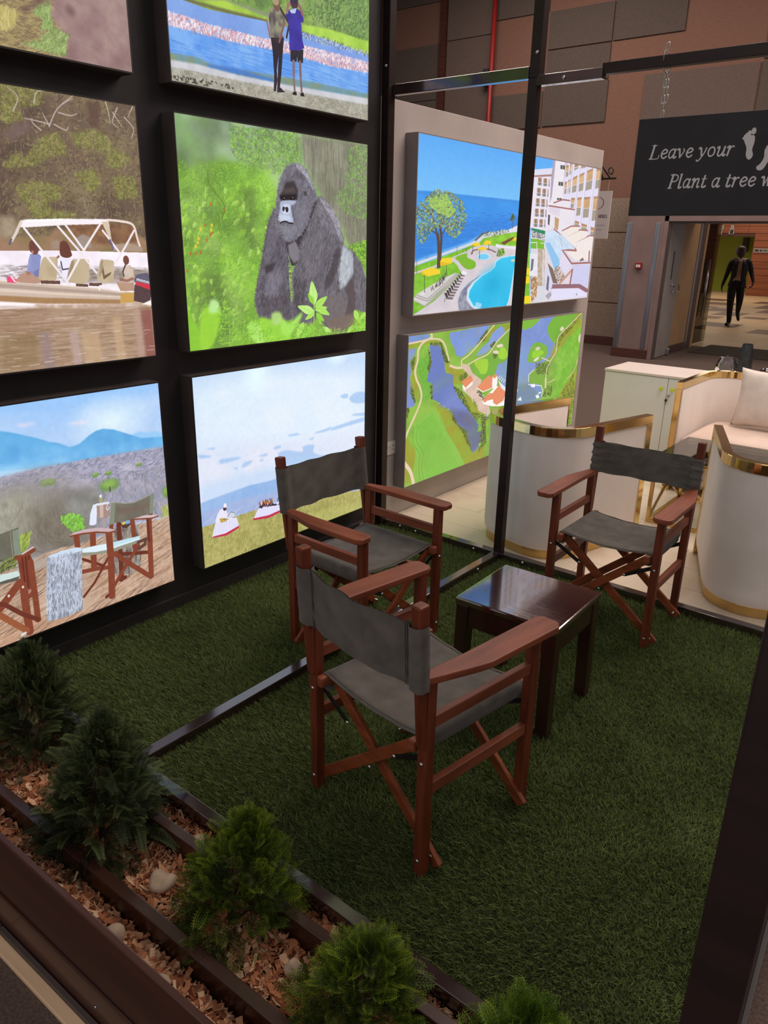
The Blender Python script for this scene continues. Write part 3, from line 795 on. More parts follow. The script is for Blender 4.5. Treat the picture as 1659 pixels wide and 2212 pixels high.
def pic_safari():
    p = Pic(1000, 780, (200, 220, 250), 11)
    p.grad(520, 1000, (226, 226, 246), (150, 200, 255))
    p.poly([(303,971),(539,920),(735,872),(1011,868),(1017,943),(294,897)], (206, 222, 252), al=0.6, c2=(170, 208, 255), noise=(0, 1), soft=30)
    p.ell([(799,858)][0], 90, 70, (232, 250, 255), 0.9, 0.9)
    for q in ([(476,915),(538,910),(541,904),(493,901)], [(649,886),(694,883),(722,872),(701,868),(652,877)]):
        p.poly(q, (236, 226, 240), al=0.8, soft=6)
    p.poly([(874,783),(908,789),(931,775),(965,777),(1008,757),(1006,729),(872,762)], (150, 206, 252), soft=4)
    p.poly([(240,963),(362,922),(428,901),(472,882),(532,849),(575,822),(605,809),(638,783),(659,783),(676,789),(712,816),(739,830),(766,833),(804,821),(861,786),(910,757),(958,749),(1012,740),(1007,667),(717,690),(214,776)], (104, 184, 240), c2=(92, 170, 232), noise=(1, 2), soft=2)
    p.poly([(219,810),(411,756),(525,792),(642,782),(767,751),(1010,711),(1007,667),(763,709),(596,723),(407,718),(212,758)], (138, 204, 250), al=0.7, c2=(110, 186, 244), noise=(1, 2), soft=18)
    p.poly([(216,784),(411,756),(504,734),(638,742),(636,722),(478,707),(212,758)], (186, 230, 255), al=0.5, soft=14)
    p.poly([(0, 520), (260, 520), (260, 780), (150, 840), (0, 880)], (104, 184, 240), soft=2)
    p.poly([(0, 300), (400, 300), (400, 720), (200, 740), (0, 756)], (150, 152, 176), c2=(176, 170, 190), noise=(2, 3), soft=3)
    p.dabs([(0, 330), (260, 330), (260, 750), (0, 756)], 900, [(136, 132, 142), (168, 160, 170), (112, 108, 112), (188, 178, 188)], 18, 2, 1.4, 1.5, 12, .5)
    bush = [(212,758),(407,718),(518,725),(677,716),(854,707),(1009,695),(1005,350),(873,361),(641,347),(476,349),(168,430)]
    p.poly(bush, (150, 152, 176), c2=(176, 170, 190), noise=(2, 3), soft=5)
    p.dabs([(212,758),(407,718),(677,716),(1008,689),(1004,552),(666,599),(203,689)], 1500, [(150, 150, 176), (178, 172, 196), (124, 128, 152), (190, 184, 206)], 13, 4, 0.2, 1.4, 10, 0.6)
    p.dabs([(207,724),(668,619),(1007,598),(1001,375),(874,373),(642,357),(177,498)], 2200, [(136, 132, 142), (168, 160, 170), (112, 108, 112), (188, 178, 188), (150, 146, 130)], 20, 2, 1.4, 1.5, 12, 0.5)
    for q in ([(627,632),(695,633),(716,583),(664,578),(616,604)], [(301,703),(368,692),(407,660),(329,656)], [(803,655),(849,653),(875,624),(828,621)]):
        p.poly(q, (206, 200, 220), al=0.6, soft=9)
    for c, ru, rv in (([(766,576)][0], 38, 28), ([(549,653)][0], 26, 16), ([(564,650)][0], 13, 13), ([(767,630)][0], 13, 9), ([(719,636)][0], 13, 9), ([(888,636)][0], 12, 8), ([(427,602)][0], 20, 16), ([(998,472)][0], 24, 30)):
        p.ell(c, ru, rv, (110, 150, 70), 0.9, 0.3); p.ell((c[0], c[1] + 6), ru * .7, rv * .6, (150, 190, 90), 0.8, 0.4)
    p.line([(766,568),(766,546)], 4, (80, 74, 74))
    for c, ru, rv, cc in (([(494,487)][0], 190, 190, (146, 138, 132)), ([(430,543)][0], 110, 120, (160, 156, 140)), ([(575,447)][0], 110, 130, (120, 110, 96)), ([(660,512)][0], 70, 80, (138, 136, 130))):
        p.ell(c, ru, rv, cc, 0.75, 0.4)
        for k in range(360):
            a = p.r.random() * math.pi * 0.9 + 0.15; r0, r1 = 0.2 + .5 * p.r.random(), 0.75 + .3 * p.r.random()
            b = (c[0] + p.r.normal() * ru * .35, c[1] - rv * (.2 + .6 * p.r.random()))
            q = [(b[0] + math.cos(a) * ru * r * .5, b[1] + math.sin(a) * rv * r) for r in (r0 * .6, (r0 + r1) / 2, r1)]
            p.line(q, 1.4, np.array(cc) + p.r.normal() * 24, 0.4)
        p.blobs([(c[0] - ru * .8, c[1] - rv * .7), (c[0] + ru * .8, c[1] - rv * .7), (c[0] + ru * .7, c[1] + rv * .8), (c[0] - ru * .7, c[1] + rv * .8)], 40, [cc, tuple(x + 22 for x in cc), tuple(x - 20 for x in cc)], 8, 22, .35)
    p.dabs([(580,490),(611,498),(655,463),(658,416),(618,411),(591,451)], 260, [(130, 200, 70), (150, 220, 80), (110, 170, 60)], 10, 4, 1.2, 2, 10, .8)
    p.dabs([(436,451),(473,456),(455,395),(432,385)], 70, [(170, 190, 80), (130, 150, 60)], 26, 3, 1.0, 1.0, 10, .9); p.dabs([(963,397),(1003,406),(1004,355),(961,359)], 60, [(196, 196, 110), (160, 170, 80)], 20, 3, 1.2, 1.0, 10, .9)
    p.dabs([(368,397),(417,377),(412,325),(361,333)], 130, [(110, 120, 60), (140, 150, 80), (80, 86, 50)], 18, 3, 0.8, 1.6, 10, .9)
    p.poly([(0, 0), (340, 0), (340, 330), (0, 345)], (206, 176, 152), c2=(180, 146, 122), noise=(1, 2), soft=2)
    rock = [(82,338),(359,324),(452,337),(512,352),(566,355),(619,344),(672,349),(726,349),(867,355),(1038,343),(1033,-31),(844,-36),(320,-10),(40,39)]
    p.poly(rock, (206, 176, 152), c2=(180, 146, 122), noise=(1, 2), soft=3)
    p.poly([(655,303),(1033,276),(1033,-31),(799,-14),(670,27)], (190, 146, 116), al=0.5, c2=(214, 176, 150), noise=(1, 3), soft=12)
    p.poly([(209,167),(338,143),(488,60),(628,26),(799,-14),(797,-48),(320,-10)], (196, 146, 114), al=0.6, soft=12)
    p.dabs(rock, 520, [(120, 90, 76), (150, 116, 96), (232, 206, 186), (100, 76, 66)], 46, 2.2, 0.33, 0.25, 10, 0.7); p.dabs(rock, 700, [(224, 196, 172), (170, 130, 104), (206, 150, 116)], 20, 3, 0.33, 0.5, 10, 0.5)
    p.poly([(391,325),(466,336),(510,333),(510,293),(461,289),(416,304)], (180, 168, 156), al=0.8, soft=4)
    # ice bucket and bottle
    p.line([(731,430),(723,318)], 9, (176, 160, 150)); p.poly([(707,503),(758,496),(756,442),(742,427),(705,442),(706,465)], (170, 140, 130)); p.poly([(721,498),(735,496),(730,436),(717,438)], (206, 180, 170)); p.poly([(708,508),(757,502),(758,491),(707,498)], (226, 226, 236))
    p.poly([(721,511),(724,530),(726,542),(732,541),(732,528),(733,507)], (176, 170, 100)); p.poly([(725,543),(733,542),(732,529),(724,532)], (240, 240, 232)); p.poly([(697,506),(710,507),(708,465),(701,415),(690,412),(675,420),(683,468)], (226, 234, 252)); p.line([(752,491),(744,473),(749,464),(756,476)], 3, (220, 220, 226))
    # stump tables
    p.poly([(762,367),(809,360),(862,351),(861,285),(860,163),(849,134),(811,123),(747,151)], (120, 108, 100), c2=(160, 150, 140), noise=(3,)); p.dabs([(762,367),(862,351),(860,163),(811,123),(747,151)], 260, [(90, 78, 72), (180, 172, 162)], 22, 2, 1.5, 0.3, 8, .7)
    p.poly([(793,384),(831,384),(831,362),(813,353),(796,362)], (90, 60, 50)); p.poly([(796,383),(811,386),(810,374),(799,374)], (240, 210, 80)); p.poly([(811,386),(831,384),(830,371),(812,372)], (110, 170, 226))
    # the two folding chairs
    B = (138, 66, 44); Bd = (112, 50, 36); Bl = (168, 92, 66)
    def st(q, w, c=B):
        p.line(q, w, c)
    st([(785,385),(783,316),(774,111)], 18, Bd); st([(840,386),(840,305),(839,239)], 18); st([(788,116),(770,113)], 16, Bd)
    st([(630,214),(687,205),(729,192)], 15); st([(623,94),(669,143),(733,244)], 9, Bd); st([(636,272),(705,213)], 10, Bd); st([(717,60),(707,53)], 12, Bd)
    st([(752,258),(785,234),(891,201)], 14, Bd); st([(756,251),(815,171),(891,75)], 18); st([(854,250),(797,173),(744,97)], 14)
    st([(684,386),(674,221)], 22); st([(624,393),(624,337)], 20)
    p.poly([(637,321),(689,316),(735,308),(862,296),(865,278),(749,270),(686,285),(639,300)], (222, 240, 250)); p.poly([(639,302),(687,286),(749,276),(865,278),(859,264),(748,260),(637,285)], (150, 150, 130)); p.poly([(752,307),(862,296),(863,285),(754,284)], (180, 224, 240), al=.7)
    st([(855,266),(888,270),(881,244),(852,234)], 12, (100, 66, 60))
    st([(744,358),(741,236),(729,49)], 26); st([(909,366),(903,224),(896,73)], 22); st([(902,369),(901,259)], 10, Bd)
    st([(758,395),(753,365)], 16); st([(919,390),(916,369)], 16)
    p.poly([(601,399),(617,406),(657,406),(705,396),(746,378),(770,361),(765,354),(735,361),(695,379),(647,389),(604,392)], (204, 176, 180)); p.line([(602,394),(647,389),(695,378),(744,357),(767,355)], 6, B)
    p.poly([(825,397),(879,391),(943,374),(947,367),(923,364),(834,388)], (214, 190, 190)); p.line([(829,390),(923,363),(947,365)], 5, B)
    cv = [(764,492),(785,487),(818,471),(853,464),(895,472),(939,484),(932,446),(923,389),(879,388),(811,388),(773,394),(751,392)]
    p.poly(cv, (122, 116, 102), c2=(108, 100, 90), noise=(1, 2)); p.poly([(764,492),(781,487),(768,393),(750,392)], (134, 142, 122)); p.poly([(923,481),(941,484),(927,388),(913,387)], (134, 142, 122)); p.poly([(785,479),(800,453),(882,436),(915,446),(913,420),(814,422),(786,442)], (124, 96, 84), al=.6, soft=6)
    p.line([(764,493),(785,488),(819,472),(853,465),(895,473),(939,485)], 3, (160, 158, 140))
    p.poly([(514,336),(564,341),(618,336),(637,327),(613,39),(564,32),(516,35),(483,44),(496,186)], (196, 206, 226), c2=(160, 168, 186), noise=(2, 3)); p.poly([(512,332),(564,341),(618,336),(637,327),(634,312),(561,316)], (206, 224, 244))
    p.dabs([(514,331),(635,312),(613,39),(516,35),(483,44)], 900, [(120, 124, 140), (220, 228, 244), (90, 92, 100), (176, 184, 204)], 13, 2, 1.45, 0.5, 8, .6)
    p.poly([(223,516),(379,487),(436,494),(432,375),(367,383),(210,414)], (118, 116, 100), c2=(104, 100, 88), noise=(1, 2)); p.poly([(417,492),(438,494),(433,375),(412,378)], (132, 144, 126)); p.line([(282,493),(379,486),(436,494)], 4, (100, 100, 84)); p.line([(411,489),(407,381)], 3, (150, 140, 110))
    p.poly([(433,370),(436,383),(473,398),(479,394),(471,379),(440,362)], (216, 190, 200)); st([(417,372),(439,367),(475,382)], 14)
    p.poly([(420,370),(460,374),(467,341),(466,271),(464,212),(457,102),(460,61),(448,70),(449,183),(423,176),(428,28),(416,30),(417,123),(420,273)], (146, 68, 44), c2=(128, 56, 40), noise=(2, 3))
    for q in ([(435,364),(430,218)], [(446,365),(440,223)], [(456,365),(449,229)]):
        p.line(q, 5, (100, 44, 34))
    p.poly([(431,217),(432,176),(455,206),(453,215)], (200, 170, 150), al=.6); st([(425,240),(422,120),(423,26)], 26); st([(459,334),(457,154),(455,67)], 20); st([(430,177),(457,200)], 14)
    st([(239,151),(342,176),(382,221),(415,260)], 26); st([(281,230),(357,188),(409,116),(458,65)], 15, Bd); st([(281,226),(338,148),(414,36)], 20, (160, 88, 54))
    p.poly([(230,331),(359,320),(417,313),(418,288),(355,290),(227,309)], (206, 226, 222)); p.poly([(227,309),(355,290),(418,288),(409,272),(354,278),(225,291)], (96, 92, 84))
    p.ell([(423,236)][0], 4, 6, (220, 214, 214)); p.ell([(375,218)][0], 4, 6, (220, 214, 214)); p.poly([(392,32),(410,33),(413,26),(394,21)], (214, 222, 232))
    p.grain(6)
    return p.a

def pic_chef():
    p = Pic(1000, 780, (220, 236, 252), 13)
    p.grad(300, 1000, (236, 236, 250), (196, 222, 252))
    p.poly([(8,935),(341,975),(994,877),(998,512),(480,570),(16,670)], (236, 246, 255), al=0.75, c2=(226, 242, 255), noise=(0, 1), soft=40)
    p.ell([(319,964)][0], 50, 80, (232, 255, 255), 0.9, 0.8); p.ell([(797,983)][0], 50, 30, (230, 252, 255), 0.8, 0.8)
    p.poly([(13,617),(479,532),(999,469),(1002,250),(473,307),(14,436)], (240, 234, 246), al=0.5, c2=(214, 228, 250), noise=(0, 1), soft=26)
    C = (158, 196, 244)
    for q in ([(889,741),(937,761),(995,747),(996,689),(928,694),(889,717)], [(824,761),(870,763),(870,737),(833,744)], [(909,632),(997,622),(997,605),(918,620)], [(760,578),(843,588),(987,594),(992,572),(852,566),(769,564)], [(654,579),(724,583),(760,590),(742,570),(671,569)],
              [(489,602),(545,599),(549,588),(496,593)], [(401,552),(440,556),(439,542),(408,539)], [(317,529),(362,530),(361,517),(331,519)], [(106,550),(121,563),(209,550),(209,540),(126,537)], [(221,496),(236,514),(279,513),(264,495),(228,487)], [(9,614),(63,596),(62,586),(18,595)], [(46,635),(91,631),(84,622)],
              [(423,508),(478,517),(568,486),(577,515),(644,506),(644,458),(732,410),(643,402),(476,432)], [(179,497),(200,499),(196,485)], [(611,546),(645,553),(636,540)], [(316,503),(338,504),(334,493)]):
        p.poly(q, C, al=0.75, sm=1, soft=4)
    p.poly([(9,452),(177,458),(476,440),(1000,373),(1004,70),(9,352)], (186, 216, 250), al=0.6, soft=22)
    hill = [(7,364),(103,371),(173,375),(259,380),(364,372),(474,370),(642,337),(1002,250),(1004,70),(468,124),(1,211)]
    p.poly(hill, (142, 182, 236), c2=(156, 190, 238), noise=(1, 2), soft=3)
    p.poly([(4,311),(170,320),(432,296),(1002,178),(1004,51),(388,160),(2,239)], (176, 186, 226), al=0.75, c2=(160, 178, 226), noise=(1, 2), soft=10)
    p.dabs([(3,297),(314,249),(312,203),(2,239)], 120, [(200, 208, 236), (160, 174, 216)], 34, 2, 0.25, 0.1, 6, .6)
    g = [(-1,233),(166,232),(275,231),(430,226),(1003,124),(1026,-29),(637,-66),(-13,-8)]
    p.poly(g, (164, 158, 84), c2=(188, 178, 106), noise=(1, 3), soft=1)
    p.dabs(g, 3600, [(150, 148, 70), (196, 186, 112), (130, 134, 64), (210, 200, 130), (170, 176, 80)], 11, 2, 1.3, 0.9, 10, .6)
    p.poly([(552,102),(824,76),(1004,33),(1005,-41),(637,-31)], (196, 196, 110), al=.5, soft=10)
    Wt = (236, 232, 250)
    p.poly([(51,162),(69,229),(82,232),(180,227),(189,193),(192,173),(120,154)], (228, 226, 250)); p.poly([(55,164),(120,158),(192,175),(191,163),(126,144),(54,157)], (206, 44, 80))
    for k in range(9):
        A = [(75,227),(65,164),(186,217),(185,175)]
        t = k / 8; p.line([(A[0][0] + (A[2][0] - A[0][0]) * t, A[0][1] + (A[2][1] - A[0][1]) * t), (A[1][0] + (A[3][0] - A[1][0]) * t, A[1][1] + (A[3][1] - A[1][1]) * t)], 2, (196, 196, 232), .7)
    p.poly([(72,235),(81,269),(99,296),(117,297),(130,282),(132,251),(116,227),(89,229)], Wt, sm=1); p.line([(125,268),(138,241),(152,233)], 12, Wt); p.ell([(123,295)][0], 9, 12, (90, 56, 50)); p.poly([(116,303),(120,323),(132,322),(132,297)], (244, 240, 252))
    p.poly([(132,251),(146,267),(167,263),(173,236),(145,232)], (210, 214, 226)); p.line([(135,246),(153,266),(171,256)], 3, (120, 124, 140)); p.dabs([(97,249),(131,240),(130,222),(96,230)], 40, [(196, 160, 70), (150, 120, 60), (226, 190, 90)], 5, 4, 0, 3, 8, .9)
    p.poly([(273,185),(298,231),(430,237),(445,180),(437,175),(357,171)], (226, 222, 250)); p.poly([(270,187),(357,175),(437,183),(441,170),(357,159),(269,177)], (206, 44, 80))
    p.dabs([(307,267),(384,265),(383,234),(306,240)], 90, [(120, 60, 40), (200, 140, 60), (60, 40, 50), (226, 220, 226), (170, 70, 50)], 9, 5, 1.5, .6, 8, .9); p.dabs([(306,248),(422,224),(422,216),(305,236)], 30, [(50, 46, 66)], 5, 5, 0, 1, 5, .8)
    p.line([(414,239),(417,258)], 5, (70, 110, 90)); p.line([(424,239),(426,267)], 6, (236, 236, 240))
    p.grain(5)
    return p.a

def pic_hotel():
    p = Pic(1150, 800, (120, 190, 250), 15)
    p.grad(560, 1000, (128, 204, 255), (84, 170, 252))
    sea = [(-41,697),(46,702),(177,701),(342,702),(529,701),(543,499),(491,525),(353,501),(293,479),(228,428),(113,375),(-33,304)]
    p.poly(sea, (50, 146, 240), c2=(60, 156, 246), noise=(0, 1), soft=2)
    p.poly([(-36,472),(109,503),(263,563),(535,612),(543,499),(293,472),(113,370),(-33,304)], (44, 128, 226), al=.7, soft=18); p.poly([(-41,697),(177,701),(529,701),(530,684),(178,684),(-40,679)], (60, 140, 226), al=.6, soft=5)
    p.dabs([(-38,563),(484,635),(491,530),(292,482),(113,375),(-33,313)], 420, [(70, 160, 250), (30, 110, 210)], 22, 2, 0, .1, 6, .5)
    gr = [(-6,284),(78,321),(230,397),(293,466),(354,474),(478,502),(554,500),(594,-71),(-14,6)]
    p.poly(gr, (120, 190, 40), c2=(140, 206, 50), noise=(1, 3)); p.dabs(gr, 1200, [(110, 176, 36), (150, 214, 60), (96, 150, 40)], 6, 2, 1.4, 1, 8, .6)
    p.poly([(-6,303),(77,341),(189,396),(253,428),(293,461),(349,482),(477,518),(483,502),(354,469),(303,451),(287,424),(229,399),(114,345),(-6,284)], (214, 214, 226), soft=1); p.dabs([(293,466),(309,488),(353,495),(397,509),(435,508),(436,494),(354,469)], 160, [(170, 180, 150), (220, 220, 220), (110, 120, 90)], 7, 4, 1, 2, 10, .8); p.poly([(261,439),(297,485),(335,500),(335,492),(301,475),(269,434)], (84, 84, 90), al=.8)
    p.poly([(434,513),(490,547),(503,503),(440,494)], (226, 222, 236))
    pave = (206, 196, 206)
    p.poly([(-5,250),(79,286),(160,335),(230,376),(254,397),(313,414),(385,404),(509,407),(551,384),(506,2),(225,-2),(-13,-4),(85,74),(181,195),(212,235),(177,299),(109,285),(-5,236)], pave, c2=(220, 208, 214), noise=(1, 2))
    p.poly([(176,335),(227,360),(232,334),(266,313),(276,286),(264,265),(235,261),(210,283),(193,309)], (128, 190, 46), sm=1); p.poly([(-5,241),(116,280),(169,309),(190,283),(195,252),(179,242),(118,219),(-2,109)], (122, 190, 44), c2=(140, 204, 54), noise=(2, 3)); p.poly([(-5,104),(49,53),(-13,-4)], (110, 180, 40), c2=(140, 204, 54), noise=(2, 3))
    p.poly([(296,419),(311,451),(479,496),(554,494),(560,407),(465,400),(385,404)], (130, 196, 46), c2=(150, 214, 60), noise=(2, 3), soft=1); p.poly([(397,427),(461,467),(476,462),(417,413)], (120, 76, 50)); p.poly([(370,421),(412,410),(494,406),(496,383),(372,399)], (232, 226, 240))
    # steps and loungers
    p.poly([(-2,99),(18,131),(64,167),(118,209),(183,244),(196,236),(150,176),(95,114),(49,58)], (214, 208, 206)); p.poly([(-2,99),(49,58),(99,114),(150,176),(200,236),(204,230),(151,161),(99,98),(49,48)], (176, 168, 168))
    for q in ([(8,113),(59,82),(113,138),(192,236)], [(15,122),(59,95),(109,149),(187,241)]):
        p.line(q, 3, (140, 132, 134))
    for k in range(9):
        A = [(138,94),(204,225)]
        t = k / 8; u = A[0][0] + (A[1][0] - A[0][0]) * t; v = A[0][1] + (A[1][1] - A[0][1]) * t; z = 1 - .45 * t
        p.poly([(u - 6 * z, v + 30 * z), (u + 6 * z, v + 30 * z), (u + 16 * z, v - 8 * z), (u + 6 * z, v - 6 * z)], (70, 58, 60)); p.poly([(u + 8 * z, v + 4 * z), (u + 38 * z, v - 2 * z), (u + 34 * z, v - 14 * z), (u + 8 * z, v - 10 * z)], (120, 106, 110)); p.line([(u, v), (u - 3, v - 26 * z)], 2, (60, 50, 54))
    p.poly([(204,236),(215,256),(232,242),(233,229)], (236, 236, 246))
    # pool
    p.poly([(201,-4),(190,67),(200,130),(238,191),(304,242),(347,267),(364,295),(380,327),(493,355),(513,343),(476,0),(334,-11),(222,-7)], (206, 206, 220), sm=0); p.poly([(204,12),(198,66),(208,124),(247,180),(305,225),(240,143),(239,67),(262,26),(290,-5),(221,-1)], (120, 124, 150), c2=(160, 160, 176), noise=(2, 3))
    pool = [(239,84),(241,127),(264,179),(305,225),(352,256),(369,278),(372,305),(398,333),(445,344),(493,349),(485,246),(468,48),(456,-4),(303,-7),(262,32)]
    p.poly(pool, (190, 232, 250)); p.poly([(249,88),(252,126),(273,173),(310,214),(357,248),(376,272),(379,303),(403,327),(445,338),(489,342),(480,246),(463,48),(451,0),(316,-3),(275,30)], (28, 190, 240), c2=(60, 206, 248), noise=(0, 1)); p.ell([(375,160)][0], 60, 90, (0, 168, 222), .7, .8); p.poly([(287,51),(318,36),(311,3),(284,23)], (150, 214, 250))
    p.poly([(484,338),(504,338),(496,152),(475,3),(465,4),(480,164)], (220, 206, 214)); p.ell([(312,339)][0], 33, 22, (206, 232, 246)); p.ell([(312,338)][0], 28, 18, (110, 206, 246)); p.line([(250,355),(259,376),(293,384),(336,385),(373,366)], 6, (130, 100, 90), 1, 1)
    p.ell([(473,312)][0], 14, 9, (190, 214, 190)); p.dabs([(379,344),(386,383),(409,388),(425,361),(407,344)], 90, [(110, 160, 50), (150, 196, 80), (80, 110, 50)], 9, 4, 1.2, 2, 10, .9)
    # tree
    T = (90, 70, 62)
    for q, w in (([(101,281),(101,355),(97,429),(92,468)], 14), ([(107,281),(109,380),(109,454),(101,512)], 11), ([(92,463),(76,525),(64,571),(34,615)], 7), ([(102,507),(115,537),(144,569),(166,600)], 6), ([(101,512),(96,574),(87,630),(92,688)], 6), ([(92,463),(70,486),(37,494)], 5), ([(109,459),(135,514),(184,542)], 5), ([(64,571),(76,639)], 4), ([(115,537),(120,605),(141,665)], 4)):
        p.line(q, w, T, 1, 1)
    crown = [(2,598),(26,661),(84,719),(117,719),(155,701),(199,657),(218,585),(209,509),(172,446),(140,465),(109,513),(73,486),(33,413),(8,446),(3,520)]
    p.dabs(crown, 1500, [(120, 150, 84), (150, 184, 96), (96, 110, 70), (176, 206, 120), (150, 150, 130), (110, 96, 84)], 7, 3.5, 0.8, 3, 12, .85); p.dabs([(50,664),(121,701),(166,605),(144,564),(88,593),(55,627)], 420, [(150, 190, 84), (176, 214, 96)], 8, 4, .8, 3, 10, .85)
    p.line([(455,523),(454,572)], 3, (90, 84, 80)); p.dabs([(440,577),(452,616),(465,595),(457,572)], 60, [(70, 90, 60), (96, 110, 70)], 10, 3, 1.2, 1.6, 8, .9)
    # parasols
    Y1, Y2 = (250, 214, 40), (226, 176, 20)
    for q, pole in (([(31,258),(72,279),(111,263),(110,240),(62,227),(32,239)], [(43,263),(47,134)]), ([(108,311),(115,330),(162,335),(160,299),(110,283)], [(137,290),(139,234)]), ([(249,415),(270,428),(294,416),(288,403),(254,405)], [(256,408),(256,355)]), ([(306,419),(318,441),(347,436),(344,417),(309,411)], [(334,414),(336,377)]), ([(280,387),(301,403),(327,390),(319,379),(282,379)], [(289,392),(292,323)]), ([(460,451),(471,465),(500,466),(500,440),(463,439)], [(485,440),(488,395)])):
        p.line(pole, 2.5, (70, 66, 66)); p.poly(q, Y1); p.poly([q[0], q[-1], q[-2], ((q[-2][0] + q[0][0]) / 2, (q[-2][1] + q[0][1]) / 2)], Y2, al=.6)
    p.dabs([(64,152),(97,190),(133,239),(144,238),(119,178),(72,142)], 40, [(70, 66, 64), (110, 104, 100)], 14, 3, 1.5, 1, 6, .9); p.poly([(29,128),(43,137),(52,126),(38,117)], (226, 222, 224))
    for q in ([(10,322),(12,245)], [(47,331),(56,341)], [(181,401),(183,350)], [(226,392),(227,366)]):
        p.line(q, 2, (80, 76, 80), .8)
    # buildings
    p.poly([(563,510),(669,537),(682,724),(1062,769),(1164,-87),(596,-16)], (222, 214, 226))
    p.poly([(566,460),(618,456),(652,442),(656,389),(571,393)], (124, 190, 50))
    Wc, Sh = (232, 226, 240), (206, 196, 222)
    p.poly([(486,890),(664,941),(694,533),(652,510),(566,531),(495,527)], Wc)
    p.poly([(488,858),(668,901),(666,886),(489,849)], (176, 128, 124)); p.poly([(484,892),(664,941),(667,901),(488,860)], (222, 220, 240))
    for r in range(5):
        for c in range(3):
            A = [(580,864),(602,868),(606,817),(583,814),(575,592),(598,594),(602,541),(579,539)]
            t, s2 = r / 4, c * 72 * 1000 / 15000
            q = []
            for i in range(4):
                u = A[i][0] + (A[i + 4][0] - A[i][0]) * t + c * 33 * (.72 if c == 2 and i in (1, 2) else 1); v = A[i][1] + (A[i + 4][1] - A[i][1]) * t
                q.append((u, v))
            p.poly(q, (176, 140, 116)); h = (q[0][1] + q[2][1]) / 2
            p.poly([(q[0][0], h - 8), (q[1][0], h - 8), q[2], q[3]], (150, 144, 146)); p.line([(q[0][0], h - 6), (q[1][0], h - 6)], 2.5, (236, 232, 240)); p.line([((q[0][0] + q[1][0]) / 2, q[0][1]), ((q[3][0] + q[2][0]) / 2, q[2][1])], 3, (96, 78, 72))
    p.dabs([(561,531),(651,515),(652,447),(570,470)], 90, [(120, 120, 116), (180, 180, 176), (90, 110, 96)], 8, 4, 0, 3, 8, .9); p.poly([(570,531),(651,515),(651,489),(569,516)], (40, 140, 100))
    p.poly([(678,1000),(758,999),(753,774),(747,732),(657,680),(665,874)], (238, 230, 238)); p.poly([(664,997),(679,1001),(675,754),(665,702),(660,873)], (176, 164, 186)); p.poly([(738,993),(758,997),(754,759),(744,763)], Sh)
    for q in ([(710,973),(744,976),(746,943),(711,942)], [(708,860),(741,863),(743,831),(708,830)], [(707,748),(741,752),(741,736),(707,732)]):
        p.poly(q, (206, 200, 206)); p.poly([(x * .84 + q[0][0] * .08 + q[2][0] * .08, y * .8 + q[0][1] * .1 + q[2][1] * .1) for x, y in q], (84, 84, 82)); p.line([((q[0][0] + q[1][0]) / 2, q[0][1]), ((q[2][0] + q[3][0]) / 2, q[2][1])], 3, (206, 200, 206))
    fac = [(758,997),(1002,1002),(1004,852),(997,486),(951,479),(885,566),(810,605),(746,737),(744,876)]
    p.poly(fac, (226, 220, 244))
    for rowq in (([(750,977),(767,981),(769,906),(753,894)], [(776,995),(791,996),(793,926),(776,913)], [(805,993),(833,997),(833,970),(806,949)], [(853,994),(885,998),(882,995),(852,974)]),
                 ([(750,862),(765,870),(767,787),(753,777)], [(774,881),(791,891),(792,795),(775,785)], [(803,902),(833,923),(834,806),(805,795)], [(848,931),(880,953),(881,824),(851,809)], [(899,967),(941,993),(944,844),(900,822)], [(967,995),(1000,1000),(1002,863),(971,845)]),
                 ([(804,760),(832,764),(831,693),(806,683)], [(848,768),(878,774),(880,643),(851,635)], [(897,777),(941,785),(942,632),(900,626)], [(967,791),(1001,797),(1004,614),(969,608)]),
                 ([(846,602),(877,593),(877,565),(846,566)], [(895,586),(938,575),(939,538),(899,539)], [(968,566),(996,556),(999,501),(971,497)])):
        for q in rowq:
            p.poly(q, (206, 160, 112), c2=(222, 180, 130), noise=(1,)); m0 = [(q[0][0] * .45 + q[3][0] * .55, q[0][1] * .45 + q[3][1] * .55), (q[1][0] * .45 + q[2][0] * .55, q[1][1] * .45 + q[2][1] * .55)]
            p.poly([m0[0], m0[1], q[2], q[3]], (166, 156, 140)); p.line(m0, 2.5, (240, 236, 240)); p.poly([q[0], q[1], (q[1][0], q[1][1] - 14), (q[0][0], q[0][1] - 20)], (150, 110, 80), al=.5)
    for q in ([(788,995),(781,778)], [(841,998),(835,796),(825,622)], [(890,997),(893,815),(883,583)], [(954,998),(953,834),(945,536)]):
        p.line(q, 5, (236, 232, 248)); p.line([(x + 5, y) for x, y in q], 2, (150, 146, 176))
    p.poly([(691,712),(746,737),(795,743),(795,679),(835,680),(831,552),(880,560),(869,391),(785,478),(708,539),(666,573),(661,686)], (234, 226, 236)); p.poly([(706,618),(735,604),(734,525),(710,539)], (196, 160, 110)); p.poly([(661,630),(674,625),(675,553),(664,563)], (90, 84, 90)); p.poly([(661,691),(736,678),(736,620),(690,632),(665,645)], (220, 206, 226), al=.7)
    R = (168, 110, 106)
    for q in ([(691,712),(746,740),(795,740)], [(661,689),(835,679)], [(765,523),(825,560),(883,561)], [(810,490),(888,535),(948,533)], [(873,448),(967,497),(999,495)], [(709,531),(872,391)]):
        p.line(q, 8, R)
    p.poly([(767,521),(826,554),(883,558),(880,527),(808,485),(810,463),(767,499)], (240, 228, 222)); p.poly([(812,486),(889,530),(946,529),(944,484),(869,442),(868,403),(811,457)], (242, 230, 222)); p.poly([(875,442),(967,491),(997,489),(993,310),(877,306),(806,368),(876,380)], (242, 230, 226))
